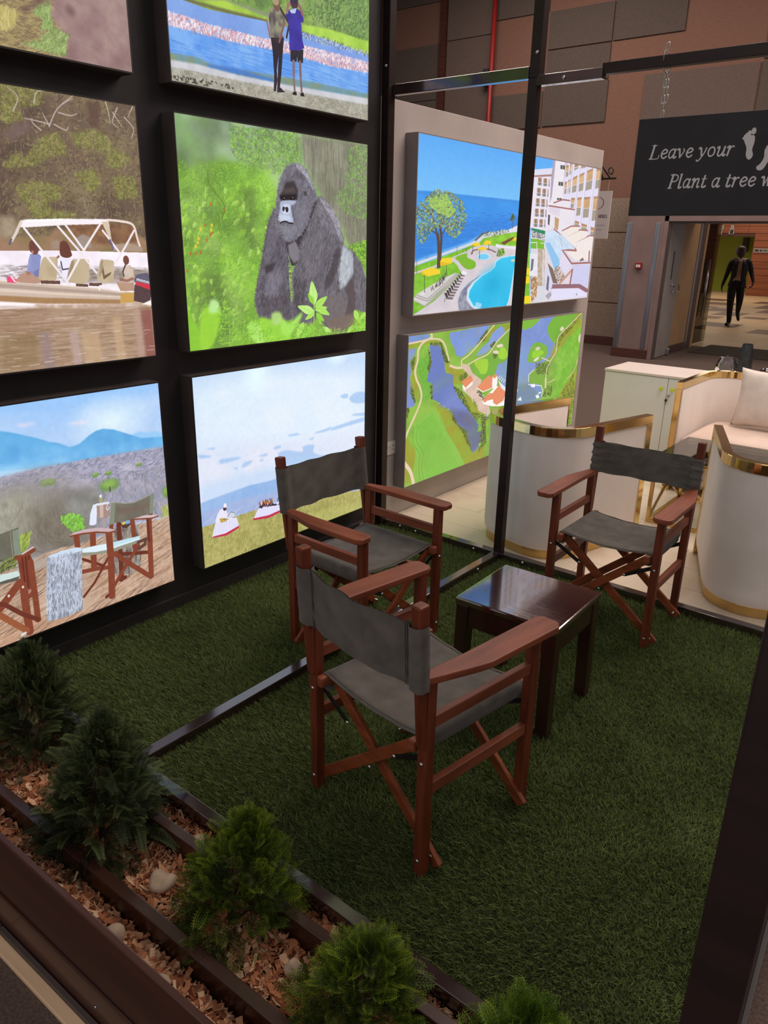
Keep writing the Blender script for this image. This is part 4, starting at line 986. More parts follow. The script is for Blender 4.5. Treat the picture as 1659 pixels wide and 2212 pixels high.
    for q in ([(772,388),(876,380)], [(772,388),(852,283)], [(852,283),(992,286)], [(977,375),(982,298)]):
        p.line(q, 11, R)
    p.poly([(657,505),(709,523),(780,478),(868,397),(773,385),(763,313),(733,248),(653,426)], (190, 216, 244), c2=(206, 226, 248), noise=(1, 2)); p.poly([(658,431),(687,437),(763,313),(767,274),(736,239)], (140, 196, 240)); p.dabs([(711,507),(781,467),(846,402),(772,390),(727,438)], 60, [(160, 176, 190), (236, 240, 250)], 26, 2, -.9, .5, 8, .6)
    p.poly([(770,385),(846,281),(812,188),(767,269)], (224, 216, 240)); p.poly([(858,272),(994,271),(992,88),(925,111),(861,127)], (206, 204, 240)); p.dabs([(733,248),(767,269),(812,188),(784,139),(750,169)], 70, [(150, 110, 80), (90, 66, 50), (190, 160, 130)], 12, 4, 1, 2, 8, .9); p.poly([(684,293),(723,248),(768,134),(731,142)], (128, 106, 96)); p.line([(779,133),(862,237)], 14, (206, 150, 130)); p.poly([(911,311),(932,328),(943,305),(912,297)], (130, 120, 124)); p.line([(862,232),(855,128)], 12, R)
    p.poly([(729,109),(742,136),(930,114),(987,82),(987,21),(732,13)], (226, 222, 248)); p.line([(728,117),(926,105),(989,64)], 26, (150, 104, 116)); p.line([(911,47),(915,34)], 4, (60, 56, 66)); p.poly([(688,51),(721,81),(731,52),(711,21)], (170, 164, 180))
    p.poly([(669,228),(690,271),(731,148),(729,109),(686,85)], (214, 212, 238)); p.poly([(692,205),(705,183),(706,83),(690,101)], (110, 110, 130))
    p.poly([(569,357),(616,357),(621,166),(575,206)], (232, 228, 238)); p.poly([(580,321),(595,321),(594,242),(580,232)], (110, 116, 130)); p.poly([(613,389),(661,389),(677,124),(631,128)], (196, 176, 156), c2=(214, 200, 184), noise=(3,))
    for k in range(24):
        A = [(613,383),(649,384),(630,133),(667,130)]
        t = k / 23; p.line([(A[0][0] + (A[2][0] - A[0][0]) * t, A[0][1] + (A[2][1] - A[0][1]) * t), (A[1][0] + (A[3][0] - A[1][0]) * t, A[1][1] + (A[3][1] - A[1][1]) * t)], 1.8, (140, 120, 106))
    for q in ([(568,432),(605,435),(608,394)], [(629,431),(653,429),(656,394)], [(579,227),(618,268)], [(649,384),(667,125)], [(612,383),(629,128)]):
        p.line(q, 4, (240, 238, 244))
    p.dabs([(583,200),(623,193),(636,56),(603,11)], 160, [(180, 120, 50), (150, 96, 40), (206, 150, 70)], 10, 4, 1.4, 1.4, 10, .85); p.poly([(633,127),(677,124),(690,29),(604,5),(630,46)], (214, 216, 224))
    for q in ([(553,259),(571,259),(574,211),(559,212)], [(553,202),(576,201),(580,153),(555,149)], [(555,64),(593,61),(597,6),(557,11)]):
        p.poly(q, (250, 220, 20))
    p.grain(4)
    return p.a

def pic_golf():
    p = Pic(1150, 640, (120, 190, 50), 17)
    p.poly([(0, 0), (1000, 0), (1000, 1000), (0, 1000)], (122, 172, 60), c2=(146, 194, 66), noise=(1, 2))
    wat = (128, 156, 226)
    Wl = [([(-4,994),(88,990),(91,964),(54,954),(2,955)], wat), ([(-11,912),(36,915),(23,839),(20,783),(11,727),(24,694),(39,563),(34,542),(-4,534)], (132, 152, 220)),
          ([(92,917),(120,932),(147,908),(160,834),(168,740),(174,715),(213,695),(210,634),(236,537),(274,466),(300,397),(345,345),(368,275),(384,206),(380,137),(357,87),(333,73),(307,173),(288,267),(232,342),(218,414),(194,456),(149,490),(142,531),(115,557),(106,606),(112,658),(86,689),(94,761),(100,841)], (116, 134, 206)),
          ([(181,979),(241,986),(389,999),(349,922),(322,873),(282,834),(249,803),(220,818),(207,875),(189,917)], wat), ([(319,793),(347,843),(388,882),(398,937),(447,977),(477,963),(470,923),(433,881),(392,816),(356,792)], (136, 160, 226)),
          ([(433,638),(442,703),(495,723),(510,813),(512,990),(585,944),(684,996),(823,1030),(757,949),(748,869),(804,774),(803,680),(757,654),(675,593),(640,567),(645,492),(732,454),(749,343),(553,323),(510,465)], (128, 152, 220)), ([(949,964),(1018,1002),(1025,933),(988,939)], wat)]
    for q, c in Wl:
        p.poly(q, c, c2=(c[0] - 14, c[1] - 12, c[2] - 10), noise=(0, 1), sm=0)
    p.poly([(194,464),(300,397),(368,275),(384,206),(380,137),(333,73),(307,173),(288,267),(232,342)], (96, 96, 130), al=.7, soft=14); p.poly([(542,508),(645,492),(749,343),(552,342)], (110, 136, 156), al=.8, soft=10); p.poly([(438,662),(591,847),(672,740),(629,607),(545,453)], (120, 158, 206), al=.5, soft=14); p.dabs([(571,937),(730,989),(667,813),(577,850)], 200, [(150, 172, 236), (110, 136, 210)], 12, 1.5, .6, .2, 4, .4)
    O = (176, 150, 40)
    for q in ([(9,843),(37,872),(34,779),(61,667),(58,593),(44,568),(28,634),(12,691),(20,754)], [(2,951),(94,960),(146,927),(159,849),(125,931),(55,925),(3,909)], [(166,802),(217,741),(288,681),(256,610),(210,626),(208,689),(174,723)], [(116,534),(182,469),(218,406),(232,334),(288,259),(326,76),(402,100),(401,-17),(268,-7),(252,105),(201,257),(162,421)], [(259,528),(308,511),(389,362),(405,294),(394,122),(374,263),(313,375)], [(860,402),(967,489),(1022,493),(1009,249),(966,14),(905,82)], [(356,913),(408,992),(422,965),(364,879)], [(945,1003),(998,1015),(995,860),(894,802),(835,701),(791,636),(773,650),(825,816)], [(446,985),(506,991),(507,966),(476,930)], [(-39,370),(9,348),(52,218),(55,47),(-33,5)]):
        p.poly(q, O, al=.75, c2=(150, 170, 40), noise=(2, 3), soft=4)
    p.poly([(37,411),(91,481),(140,438),(188,304),(264,99),(275,-20),(57,-2),(47,212)], (136, 196, 72), sm=1, soft=2)
    for k in range(20):
        for j in range(11):
            A = [(118,447),(256,17),(58,395),(109,-1)]
            s0, t0 = j / 10, k / 19
            u = (A[2][0] + (A[0][0] - A[2][0]) * s0) * (1 - t0) + (A[3][0] + (A[1][0] - A[3][0]) * s0) * t0; v = (A[2][1] + (A[0][1] - A[2][1]) * s0) * (1 - t0) + (A[3][1] + (A[1][1] - A[3][1]) * s0) * t0
            p.ell((u, v), 5, 8, (106, 190, 50), .5, .5)
    for q in ([(37,404),(35,297),(67,201),(64,107),(78,-15)], [(52,412),(50,305),(80,203),(78,99),(94,-16)]):
        p.line(q, 4, (96, 176, 44), .6, 1)
    p.poly([(38,821),(82,853),(103,811),(94,761),(86,689),(112,658),(109,590),(80,540),(62,652)], (108, 180, 56), soft=2); p.dabs([(45,920),(90,917),(103,811),(86,689),(109,590),(75,526),(62,652),(39,777)], 500, [(120, 196, 60), (96, 166, 50), (140, 206, 80)], 6, 2, 1.4, 1, 8, .6)
    p.poly([(286,738),(332,766),(394,774),(419,785),(499,765),(488,716),(443,694),(432,647),(364,617),(313,666)], (116, 180, 56), sm=1, soft=2); p.poly([(312,755),(382,753),(384,661),(356,653),(336,691)], (162, 216, 52), sm=1); p.poly([(444,795),(469,823),(499,756),(481,727),(447,744)], (162, 216, 52), sm=1)
    p.poly([(623,707),(646,791),(690,808),(749,759),(754,692),(717,655),(664,651),(625,671)], (120, 182, 62), sm=1); p.poly([(657,744),(711,740),(729,708),(661,689)], (150, 216, 40), sm=1); p.poly([(743,924),(824,1020),(945,1003),(925,940),(840,832),(812,772),(768,819)], (120, 184, 56), sm=1, soft=2)
    p.poly([(574,997),(684,1001),(643,942),(579,927)], (128, 190, 58), sm=1); p.poly([(835,701),(993,890),(1006,659),(943,456),(868,310),(816,319),(834,509)], (118, 186, 50), c2=(136, 200, 60), noise=(2, 3), soft=5); p.poly([(640,567),(675,593),(754,589),(774,431),(744,403),(716,460),(648,505)], (126, 176, 60), soft=2)
    for q in ([(429,840),(454,847),(468,831),(443,821)], [(411,803),(437,801),(442,779),(419,776)], [(671,763),(693,773),(702,751),(680,745)], [(666,674),(699,692),(697,670),(675,658)], [(832,885),(847,904),(860,880),(842,865)], [(982,794),(999,810),(1001,750),(987,745)]):
        p.poly(q, (232, 214, 190), sm=1)
    D = [(72, 92, 40), (96, 116, 44), (60, 66, 40), (128, 146, 50)]
    for q, n in (([(143,927),(164,848),(188,780),(169,786),(151,851)], 90), ([(95,931),(146,923),(147,908),(97,919)], 50), ([(210,626),(259,553),(313,392),(390,335),(407,115),(365,65),(374,263),(287,427),(224,565)], 420), ([(211,433),(244,329),(294,256),(333,73),(298,169),(270,267),(219,372)], 150), ([(679,647),(783,629),(775,526),(694,551)], 150), ([(766,434),(817,417),(816,329),(749,343)], 90), ([(892,332),(969,468),(1009,249),(985,6),(924,74)], 360), ([(805,764),(840,841),(949,964),(982,998),(954,916),(859,809),(825,722)], 120), ([(17,682),(32,632),(39,555),(18,622)], 50), ([(14,828),(32,866),(24,781)], 50), ([(86,911),(103,811),(95,746),(86,763),(95,820)], 50), ([(102,653),(112,658),(114,550),(107,575)], 40), ([(349,939),(378,973),(363,896),(322,873)], 60), ([(390,849),(420,875),(410,820)], 40), ([(412,786),(439,771),(421,742)], 30), ([(237,673),(287,705),(278,652),(244,639)], 50), ([(331,528),(370,480),(365,465),(332,511)], 30), ([(-4,542),(15,534),(6,478)], 40)):
        p.dabs(q, n * 2, D, 5, 3.4, 1, 3, 10, .75)
    p.dabs(None, 700, [(150, 170, 50), (96, 150, 44), (130, 196, 60)], 5, 2, 1, 3, 8, .3)
    Rd = (232, 206, 172)
    p.blobs([(0, 0), (1000, 0), (1000, 1000), (0, 1000)], 120, [(150, 190, 80), (110, 150, 56), (160, 160, 60), (140, 196, 70)], 10, 34, .16)
    for q, w in (([(98,992),(100,966),(74,950),(55,929),(44,892),(43,834),(34,771),(40,718),(56,661),(65,606),(59,547),(36,465),(13,392),(-5,316)], 9), ([(2,948),(54,952),(99,957),(140,943),(163,901),(175,845),(185,797)], 7), ([(192,760),(223,736),(263,728)], 10), ([(248,748),(249,783),(283,810),(339,885),(408,992)], 7), ([(283,743),(326,767),(387,793),(433,872),(508,957)], 6), ([(-3,183),(29,95),(47,-21)], 15), ([(999,1010),(950,955),(886,889),(825,816),(818,705),(783,629),(764,568),(762,492),(765,424)], 6), ([(994,592),(975,507),(927,441)], 4), ([(781,453),(830,466)], 4), ([(719,678),(783,629)], 5)):
        p.line(q, w, Rd, 1, 1)
    p.line([(762,492),(766,419)], 12, Rd)
    p.poly([(243,742),(256,756),(286,738),(306,676),(358,610),(353,579),(336,559),(364,491),(405,424),(419,341),(403,330),(350,386),(341,440),(295,516),(258,570),(267,639),(289,665)], (228, 196, 180), c2=(214, 184, 164), noise=(2, 3))
    Rf, Wl2 = (236, 140, 96), (250, 244, 240)
    p.poly([(256,610),(281,570),(310,593),(309,618),(269,582)], Wl2); p.poly([(253,632),(298,666),(312,621),(275,580)], Rf); p.line([(253,632),(302,649)], 2, (206, 110, 80)); p.poly([(256,610),(275,580),(276,555),(260,585)], Wl2)
    p.poly([(336,543),(383,475),(445,540),(506,467),(509,358),(426,390),(373,428),(371,463)], Wl2); p.poly([(336,564),(395,633),(429,597),(419,531),(368,523)], Rf); p.poly([(427,494),(458,536),(506,476),(492,409),(453,389),(432,414)], Rf); p.poly([(368,464),(408,497),(448,478),(430,441),(398,444),(382,433)], Rf); p.poly([(418,617),(433,632),(446,615),(448,548),(433,518),(419,531)], Wl2); p.poly([(416,618),(433,632),(447,615),(430,596)], Rf)
    p.poly([(449,582),(471,549),(504,503),(506,467),(473,513)], (226, 226, 236)); p.line([(336,559),(369,519),(420,529)], 4, Wl2); p.dabs([(343,540),(384,467),(371,463),(337,526)], 26, [(96, 110, 50), (60, 60, 50)], 6, 4, 1, 3, 6, .9)
    for q in ([(449,590),(461,608)], [(459,578),(472,596)], [(470,565),(483,580)], [(484,553),(493,568)], [(562,411),(577,465)], [(645,483),(733,444),(748,401),(741,346)], [(675,593),(641,562),(644,502)]):
        p.line(q, 4, (240, 240, 246))
    for q in ([(657,479),(688,473),(690,445),(666,455)], [(699,371),(718,378),(729,346),(709,346)], [(579,377),(599,402),(609,366)], [(717,393),(737,391),(738,381),(721,380)]):
        p.poly(q, (244, 244, 252))
    p.dabs([(384,338),(402,352),(408,301),(395,298)], 16, [(60, 60, 66), (220, 220, 230)], 7, 3, .8, .5, 6, .9); p.dabs([(308,511),(341,440),(336,425),(309,477)], 14, [(230, 230, 236), (90, 90, 100)], 5, 3, .8, .5, 6, .9)
    p.dabs([(148,521),(193,472),(217,430),(194,448),(143,508)], 30, [(190, 206, 190), (120, 150, 70)], 5, 3, .5, 2, 6, .8); p.dabs([(345,345),(366,310),(377,218),(357,236)], 40, [(140, 200, 60), (120, 180, 50)], 9, 6, .5, 2, 6, .85); p.ell([(370,120)][0], 6, 14, (140, 200, 60))
    p.line([(701,824),(732,872)], 2, (190, 206, 240), .7)
    p.grain(4)
    return p.a

# lettering for the hanging board: every stroke is (points, width factor)
SER = {
 'L': (62, [([(30, 70), (16, 0)], 1.3), ([(18, 70), (44, 70)], .5), ([(6, 0), (52, 0), (58, 18)], .55)]),
 'P': (58, [([(32, 70), (18, 0)], 1.3), ([(20, 70), (46, 70), (58, 62), (58, 48), (48, 36), (26, 34)], .75), ([(8, 0), (30, 0)], .5)]),
 'l': (26, [([(20, 72), (10, 8), (14, 0), (22, 4)], 1.1), ([(12, 70), (20, 72)], .5)]),
 'e': (42, [([(12, 22), (34, 28), (40, 38), (32, 46), (22, 44), (12, 30), (10, 16), (16, 4), (26, 1), (38, 10)], .95)]),
 'a': (48, [([(42, 45), (34, 8), (38, 0), (46, 5)], 1.1), ([(40, 38), (30, 46), (18, 40), (10, 24), (10, 8), (16, 0), (26, 6), (36, 22)], .85)]),
 'v': (44, [([(6, 42), (12, 45), (16, 40), (20, 2)], 1.1), ([(20, 2), (34, 22), (40, 38), (36, 45)], .7)]),
 'y': (46, [([(8, 42), (14, 45), (18, 38), (22, 6)], 1.1), ([(44, 44), (36, 20), (24, 0), (12, -18), (2, -22), (0, -16)], .75)]),
 'o': (46, [([(26, 46), (14, 38), (9, 20), (14, 4), (24, 0), (36, 8), (41, 26), (36, 42), (26, 46)], .9)]),
 'u': (50, [([(8, 40), (14, 45), (18, 42), (12, 12), (14, 2), (22, 0), (34, 12), (42, 32)], .95), ([(44, 45), (37, 8), (40, 0), (48, 5)], 1.1)]),
 'r': (38, [([(8, 40), (14, 45), (18, 42), (10, 0)], 1.1), ([(15, 24), (24, 40), (34, 46), (38, 42)], .8)]),
 'n': (50, [([(8, 40), (14, 45), (18, 42), (10, 0)], 1.1), ([(15, 22), (26, 40), (36, 46), (41, 40), (35, 8), (38, 0), (46, 5)], .95)]),
 't': (32, [([(22, 60), (12, 10), (15, 1), (24, 2), (29, 7)], 1.1), ([(8, 44), (32, 45)], .55)]),
 'w': (66, [([(6, 42), (12, 45), (16, 40), (18, 2)], 1.1), ([(18, 2), (34, 40)], .6), ([(36, 45), (38, 2)], 1.1), ([(38, 2), (56, 26), (60, 40), (56, 45)], .7)]),
 'i': (26, [([(10, 40), (16, 45), (19, 42), (12, 6), (15, 0), (22, 5)], 1.1), ([(22, 62), (23, 64)], 1.3)]),
 'h': (50, [([(20, 72), (10, 0)], 1.1), ([(15, 22), (26, 40), (36, 46), (41, 40), (35, 8), (38, 0), (46, 5)], .95)]),
 ' ': (24, [])}
CAPS = {'H': (9, [[(0, 0), (0, 10)], [(7, 0), (7, 10)], [(0, 5), (7, 5)]]), 'O': (9.5, [[(3.5, 0), (0, 3), (0, 7), (3.5, 10), (7, 7), (7, 3), (3.5, 0)]]), 'T': (8, [[(3.5, 0), (3.5, 10)], [(0, 10), (7, 10)]]), 'E': (8, [[(6, 0), (0, 0), (0, 10), (6, 10)], [(0, 5), (5, 5)]]),
        'L': (7.5, [[(0, 10), (0, 0), (6, 0)]]), 'S': (8, [[(6, 9), (3, 10), (0, 8), (1, 6), (5, 4.5), (6, 2), (3, 0), (0, 1)]]), 'F': (7.5, [[(0, 0), (0, 10), (6, 10)], [(0, 5), (5, 5)]]), 'I': (4, [[(1, 0), (1, 10)]]), 'R': (8.5, [[(0, 0), (0, 10), (5, 10), (6, 8), (5, 5.5), (0, 5)], [(3, 5), (6.5, 0)]])}

def write(p, text, u, v, s, c, asp):
    """serif italic line; s = height of 70 units in v, asp = v units per u unit"""
    k = s / 70
    for ch in text:
        adv, st = SER[ch]
        for pts, wd in st:
            p.line([(u + x * k * asp, v + y * k) for x, y in pts], 8.6 * k * wd * p.h / 1000, c, 1, 1 if len(pts) > 2 else 0)
        u += adv * k * asp
    return u

def pic_sign():
    W, H = 1800, 700
    p = Pic(W, H, (30, 28, 33), 19)
    p.poly([(0, 0), (1000, 0), (1000, 1000), (0, 1000)], (27, 24, 28), c2=(36, 33, 37), noise=(0, 1))
    p.dabs(None, 500, [(42, 38, 42), (22, 20, 23)], 120, 3, 0, .05, 3, .3)
    c = (214, 206, 208)
    A = [(61,591),(59,722),(158,286),(156,421),(413,586),(517,285)]
    asp = H / W
    s1 = abs(A[1][1] - A[0][1]) * 1.02
    n1 = sum(SER[ch][0] for ch in 'Leave your') * s1 / 70
    n2 = sum(SER[ch][0] for ch in 'Plant a tree') * s1 / 70
    write(p, 'Leave your', A[0][0] - 2, A[0][1], s1, c, (A[4][0] - A[0][0]) / n1)
    write(p, 'Plant a tree w', A[2][0] - 2, A[2][1], s1, c, (A[5][0] - A[2][0]) / n2)
    for foot, toes in (([(444,743),(460,768),(482,765),(486,704),(482,639),(488,583),(481,545),(470,546),(461,586),(459,653),(448,710)], [(441,746),(446,762),(453,775),(462,790),(477,809)]),
                       ([(530,633),(547,647),(567,634),(567,574),(551,521),(538,456),(527,435),(513,442),(509,470),(522,502),(531,556)], [(536,652),(542,664),(549,672),(559,675),(573,676)])):
        p.poly(foot, c, sm=1)
        for k, t in enumerate(toes):
            p.ell(t, 3.4 + k * 1.4, 12 + k * 5, c)
    return p.a

def pic_paper():
    p = Pic(200, 380, (206, 196, 198), 21)
    def cap(text, u, v, s, c, w):
        for ch in text:
            adv, st = CAPS[ch]
            for pts in st:
                p.line([(u + x * 4.6, v + y * s) for x, y in pts], w, c)
            u += adv * 4.6
    p.line([(650 + 150 * math.cos(t), 750 + 120 * math.sin(t)) for t in np.linspace(0, 6.283, 40)], 5, (132, 84, 80))
    cap('HOTELS', 705, 440, 6.5, (70, 62, 66), 3)
    for v, a, b in ((270, 660, 900), (180, 680, 840)):
        u = a
        while u < b:
            p.line([(u, v), (u, v + 22)], 2.5, (130, 122, 126), .8)
            p.line([(u, v + 20 * p.r.random()), (u + 18, v + 20 * p.r.random())], 2, (130, 122, 126), .7)
            u += 28
    return p.a

# ==== STRUCTURE

# ---------------------------------------------------------------- materials
M = {}
M['black'] = mat('black_paint', (44, 39, 41), 0.5, c2=(52, 47, 49), scale=(6, 6, 6), bump=0.1)
M['frame'] = mat('frame_edge', (74, 64, 62), 0.5, c2=(82, 72, 68), scale=(10, 10, 10))
M['bar'] = mat('dark_steel', (38, 26, 26), 0.14, c2=(48, 32, 32), scale=(3, 3, 30), spec=0.8, coat=0.8, bump=0.02)
M['bar_matte'] = mat('dark_steel_matte', (36, 25, 25), 0.38, c2=(44, 30, 29), scale=(3, 3, 30), spec=0.3)
M['chrome'] = mat('bolt_steel', (200, 200, 204), 0.22, metal=1.0)
M['steel'] = mat('brushed_steel', (160, 160, 166), 0.28, metal=1.0, c2=(130, 130, 138), scale=(40, 40, 2))
M['white_wall'] = mat('white_panel', (176, 164, 160), 0.75, c2=(186, 174, 170), scale=(3, 3, 3), bump=0.05)
M['grey_edge'] = mat('lightbox_edge_grey', (146, 136, 134), 0.6, c2=(136, 126, 124), scale=(4, 4, 4))
M['hall_brown'] = mat('brown_fabric', (132, 96, 80), 0.9, c2=(104, 74, 62), scale=(10, 10, 260), detail=5, ramp=(.25, .75), bump=0.3)
M['hall_grey'] = mat('grey_acoustic_fabric', (92, 80, 72), 0.95, c2=(78, 68, 62), scale=(60, 60, 60), bump=0.2)
M['hall_taupe'] = mat('taupe_acoustic_fabric', (104, 88, 80), 0.95, c2=(90, 76, 70), scale=(60, 60, 60), bump=0.2)
M['speckle'] = mat('speckled_fabric', (118, 102, 90), 0.95, c2=(158, 138, 122), scale=(110, 110, 110), detail=6, ramp=(.42, .62), bump=0.3)
M['wood_dark'] = mat('dark_red_wood', (84, 44, 34), 0.5, c2=(66, 34, 27), scale=(4, 4, 40))
M['carpet'] = mat('hall_carpet', (100, 82, 74), 0.98, c2=(74, 60, 55), scale=(120, 120, 120), detail=6, bump=0.5)
M['marble'] = mat('cream_floor', (222, 206, 186), 0.32, c2=(196, 172, 146), scale=(2.6, 1.2, 1), detail=7, ramp=(.5, .8), dist=1.6)
M['turf_base'] = mat('turf_backing', (50, 60, 26), 0.95, c2=(38, 46, 20), scale=(30, 30, 30))
M['laminate'] = mat('pilaster_laminate', (132, 110, 106), 0.4, c2=(122, 100, 96), scale=(3, 3, 3))
M['door_grey'] = mat('door_paint_grey', (150, 142, 138), 0.45, c2=(140, 132, 128), scale=(4, 4, 4))
M['tan'] = mat('tan_wall', (188, 148, 104), 0.6, c2=(178, 138, 96), scale=(3, 3, 3))
M['orange_wood'] = mat('lobby_plank_wood', (150, 84, 50), 0.5, c2=(118, 62, 38), scale=(0.7, 1, 16), detail=6, ramp=(.3, .7))
M['lime'] = mat('lime_paint', (158, 166, 26), 0.55, c2=(146, 154, 20), scale=(1, 1, 1))
M['lobby_tile'] = mat('lobby_beige_tile', (190, 160, 122), 0.55, c2=(178, 148, 110), scale=(1.5, 1.5, 1))
M['lobby_dark'] = mat('lobby_brown_tile', (92, 60, 36), 0.55, c2=(84, 54, 32), scale=(2, 2, 2))
M['mat'] = mat('door_mat_fibre', (62, 52, 40), 0.98, c2=(48, 40, 30), scale=(90, 90, 90), bump=0.4)
M['ceiling'] = mat('ceiling_paint', (180, 174, 168), 0.9, c2=(172, 166, 160), scale=(1, 1, 1))
M['red'] = mat('red_pipe_paint', (146, 30, 28), 0.45, c2=(130, 26, 24), scale=(4, 4, 4))
M['beige_trim'] = mat('beige_timber_trim', (226, 194, 158), 0.5, c2=(212, 178, 142), scale=(2, 30, 30))

# ---------------------------------------------------------------- setting
def struct(o):
    o['kind'] = 'structure'
    return o

# floors
struct(box('floor', M['carpet'], None, -12, 14, -6.0, 12.72, -0.16, -0.10))
floor_lounge = struct(box('floor_lounge', M['turf_base'], None, -0.03, 2.80, 0.984, 4.62, -0.095, -0.004))
# cream boards of the lounge floor: each board a piece with a recessed joint
mb0 = None
k = 0
for r in range(13):
    y0 = 0.985 + r * 0.28
    off = (r % 3) * 0.45
    x = -0.028 - off
    while x < 2.79:
        x0, x1 = max(x, -0.028), min(x + 1.3, 2.798)
        if x1 - x0 > 0.05:
            struct_p = box('floor_board', M['marble'], floor_lounge, x0 + .0012, x1 - .0012, y0 + .0012, min(y0 + .28, 4.618) - .0012, -0.003, 0.0)
        x += 1.3
floor_turf = struct(box('floor_turf', M['turf_base'], None, 0.0, 2.69, -1.455, 0.975, -0.095, 0.0))

rng = np.random.default_rng(4)
def make_turf():
    n = 330000
    x = rng.random(n) * 2.64 + 0.012
    y = rng.random(n) * 2.36 - 1.42
    # more blades towards the viewer
    keep = rng.random(n) < np.clip(1.15 - 0.22 * (y + 1.4), 0.45, 1)
    x, y = x[keep], y[keep]
    on_bar = (np.abs(x - 0.868) < 0.03)
    x, y = x[~on_bar], y[~on_bar]
    n = len(x)
    nap = vnoise(128, 128, 9, rng)
    nap2 = vnoise(128, 128, 22, rng)
    ix = np.clip((x / 2.77 * 127).astype(int), 0, 127)
    iy = np.clip(((y + 1.46) / 2.44 * 127).astype(int), 0, 127)
    g = nap[iy, ix] * .6 + nap2[iy, ix] * .4
    h = 0.017 + 0.010 * rng.random(n)
    a = rng.random(n) * 6.283
    lean = 0.006 + 0.014 * rng.random(n)
    dx = lean * np.cos(a) + 0.016 * (g - .5)
    dy = lean * np.sin(a) - 0.012 + 0.02 * (g - .5)
    b = rng.random(n) * 6.283
    w = 0.0011 + 0.0008 * rng.random(n)
    v = np.empty((n, 3, 3), np.float32)
    v[:, 0] = np.stack([x - w * np.cos(b), y - w * np.sin(b), np.zeros(n)], 1)
    v[:, 1] = np.stack([x + w * np.cos(b), y + w * np.sin(b), np.zeros(n)], 1)
    v[:, 2] = np.stack([x + dx, y + dy, h], 1)
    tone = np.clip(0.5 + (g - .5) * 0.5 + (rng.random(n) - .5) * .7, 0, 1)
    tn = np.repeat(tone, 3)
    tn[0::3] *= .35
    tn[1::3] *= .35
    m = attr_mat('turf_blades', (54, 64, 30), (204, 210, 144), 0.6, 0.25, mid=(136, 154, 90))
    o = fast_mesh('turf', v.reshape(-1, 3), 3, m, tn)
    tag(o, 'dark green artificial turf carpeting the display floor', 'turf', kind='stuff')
make_turf()

# dark display wall on the left and the white wall behind it
wall_left = struct(box('wall_left', M['black'], None, -0.16, 0.0, -3.2, 0.905, -0.1, 3.9))
struct(box('baseboard_left', M['black'], None, 0.0, 0.022, -1.42, 0.86, 0.0, 0.07, bevel=.003))
wall_white = struct(box('wall_white', M['white_wall'], None, -0.125, -0.03, 0.91, 3.85, -0.003, 2.424, bevel=.003))

# hall back wall with its fabric panels
YW = 11.5
wall_back = struct(MB().box(-12, -1.70, YW, YW + .2, -0.1, 7.2).box(-1.70, 14, YW, YW + .2, 2.16, 7.2).box(1.71, 14, YW, YW + .2, -0.1, 2.16).obj('wall_back', M['hall_brown']))
def panel(x0, x1, z0, z1, m, d=0.03, y=None):
    y = YW if y is None else y
    return box('acoustic_panel', M[m], wall_back, x0 + .006, x1 - .006, y - d, y - .0005, z0 + .006, z1 - .006, bevel=.004)
for x0, x1, z0, z1, m in ((-11.9, -8.34, 3.0, 5.38, 'hall_grey'), (-8.34, -7.12, 4.40, 5.39, 'hall_grey'), (-8.34, -7.12, 6.10, 7.1, 'hall_grey'), (-8.34, -7.12, 3.0, 4.40, 'hall_grey'),
                        (-6.92, -5.90, 5.4, 7.1, 'hall_taupe'), (-6.92, -5.90, 3.0, 5.4, 'hall_taupe'), (-5.86, -4.72, 5.60, 7.1, 'hall_grey'), (-5.86, -4.72, 3.74, 4.35, 'hall_grey'),
                        (-4.70, -3.48, 4.995, 5.60, 'hall_grey'), (-4.70, -3.48, 4.43, 4.985, 'hall_grey'), (-4.70, -3.46, 3.75, 4.42, 'hall_grey'), (-3.47, -2.24, 4.995, 5.60, 'hall_grey'),
                        (-2.82, -.98, 3.10, 4.43, 'hall_taupe'), (-0.96, 1.4, 4.46, 5.6, 'hall_grey'), (-0.96, 1.4, 3.10, 4.44, 'hall_grey')):
    panel(x0, x1, z0, z1, m)
for x0, x1, z0, z1 in ((-3.42, -2.32, 1.92, 2.50), (-3.42, -2.32, 1.30, 1.91), (-3.42, -2.32, .68, 1.29), (-3.42, -2.32, .05, .67), (-4.6, -3.43, 1.30, 2.50), (-4.6, -3.43, .05, 1.29)):
    panel(x0, x1, z0, z1, 'speckle', .012)
struct(box('trim_1', M['wood_dark'], None, -7.08, -6.93, YW - .06, YW, 0.0, 7.2))
struct(box('baseboard_back', M['wood_dark'], None, -6.9, -2.30, YW - .04, YW, -0.1, 0.05, bevel=.004))
struct(box('wall_side', M['hall_taupe'], None, -12.2, -12, -6, 12.7, -0.1, 7.2))
struct(box('wall_side_right', M['hall_taupe'], None, 14, 14.2, -6, 12.7, -0.1, 7.2))
struct(box('ceiling', M['ceiling'], None, -12, 6.5, -1.0, 12.7, 7.2, 7.3))

# pilaster beside the door
pil = struct(box('pilaster', M['laminate'], None, -2.30, -1.70, 10.2, YW, -0.1, 2.9, bevel=.01))
box('corner_strip', M['steel'], pil, -2.304, -2.215, 10.194, 10.202, 0.06, 2.05, bevel=.002)
box('corner_strip', M['steel'], pil, -1.83, -1.752, 10.194, 10.202, 0.06, 2.05, bevel=.002)
box('plinth', M['wood_dark'], pil, -2.32, -1.70, 10.18, 10.22, -0.1, 0.05, bevel=.005)

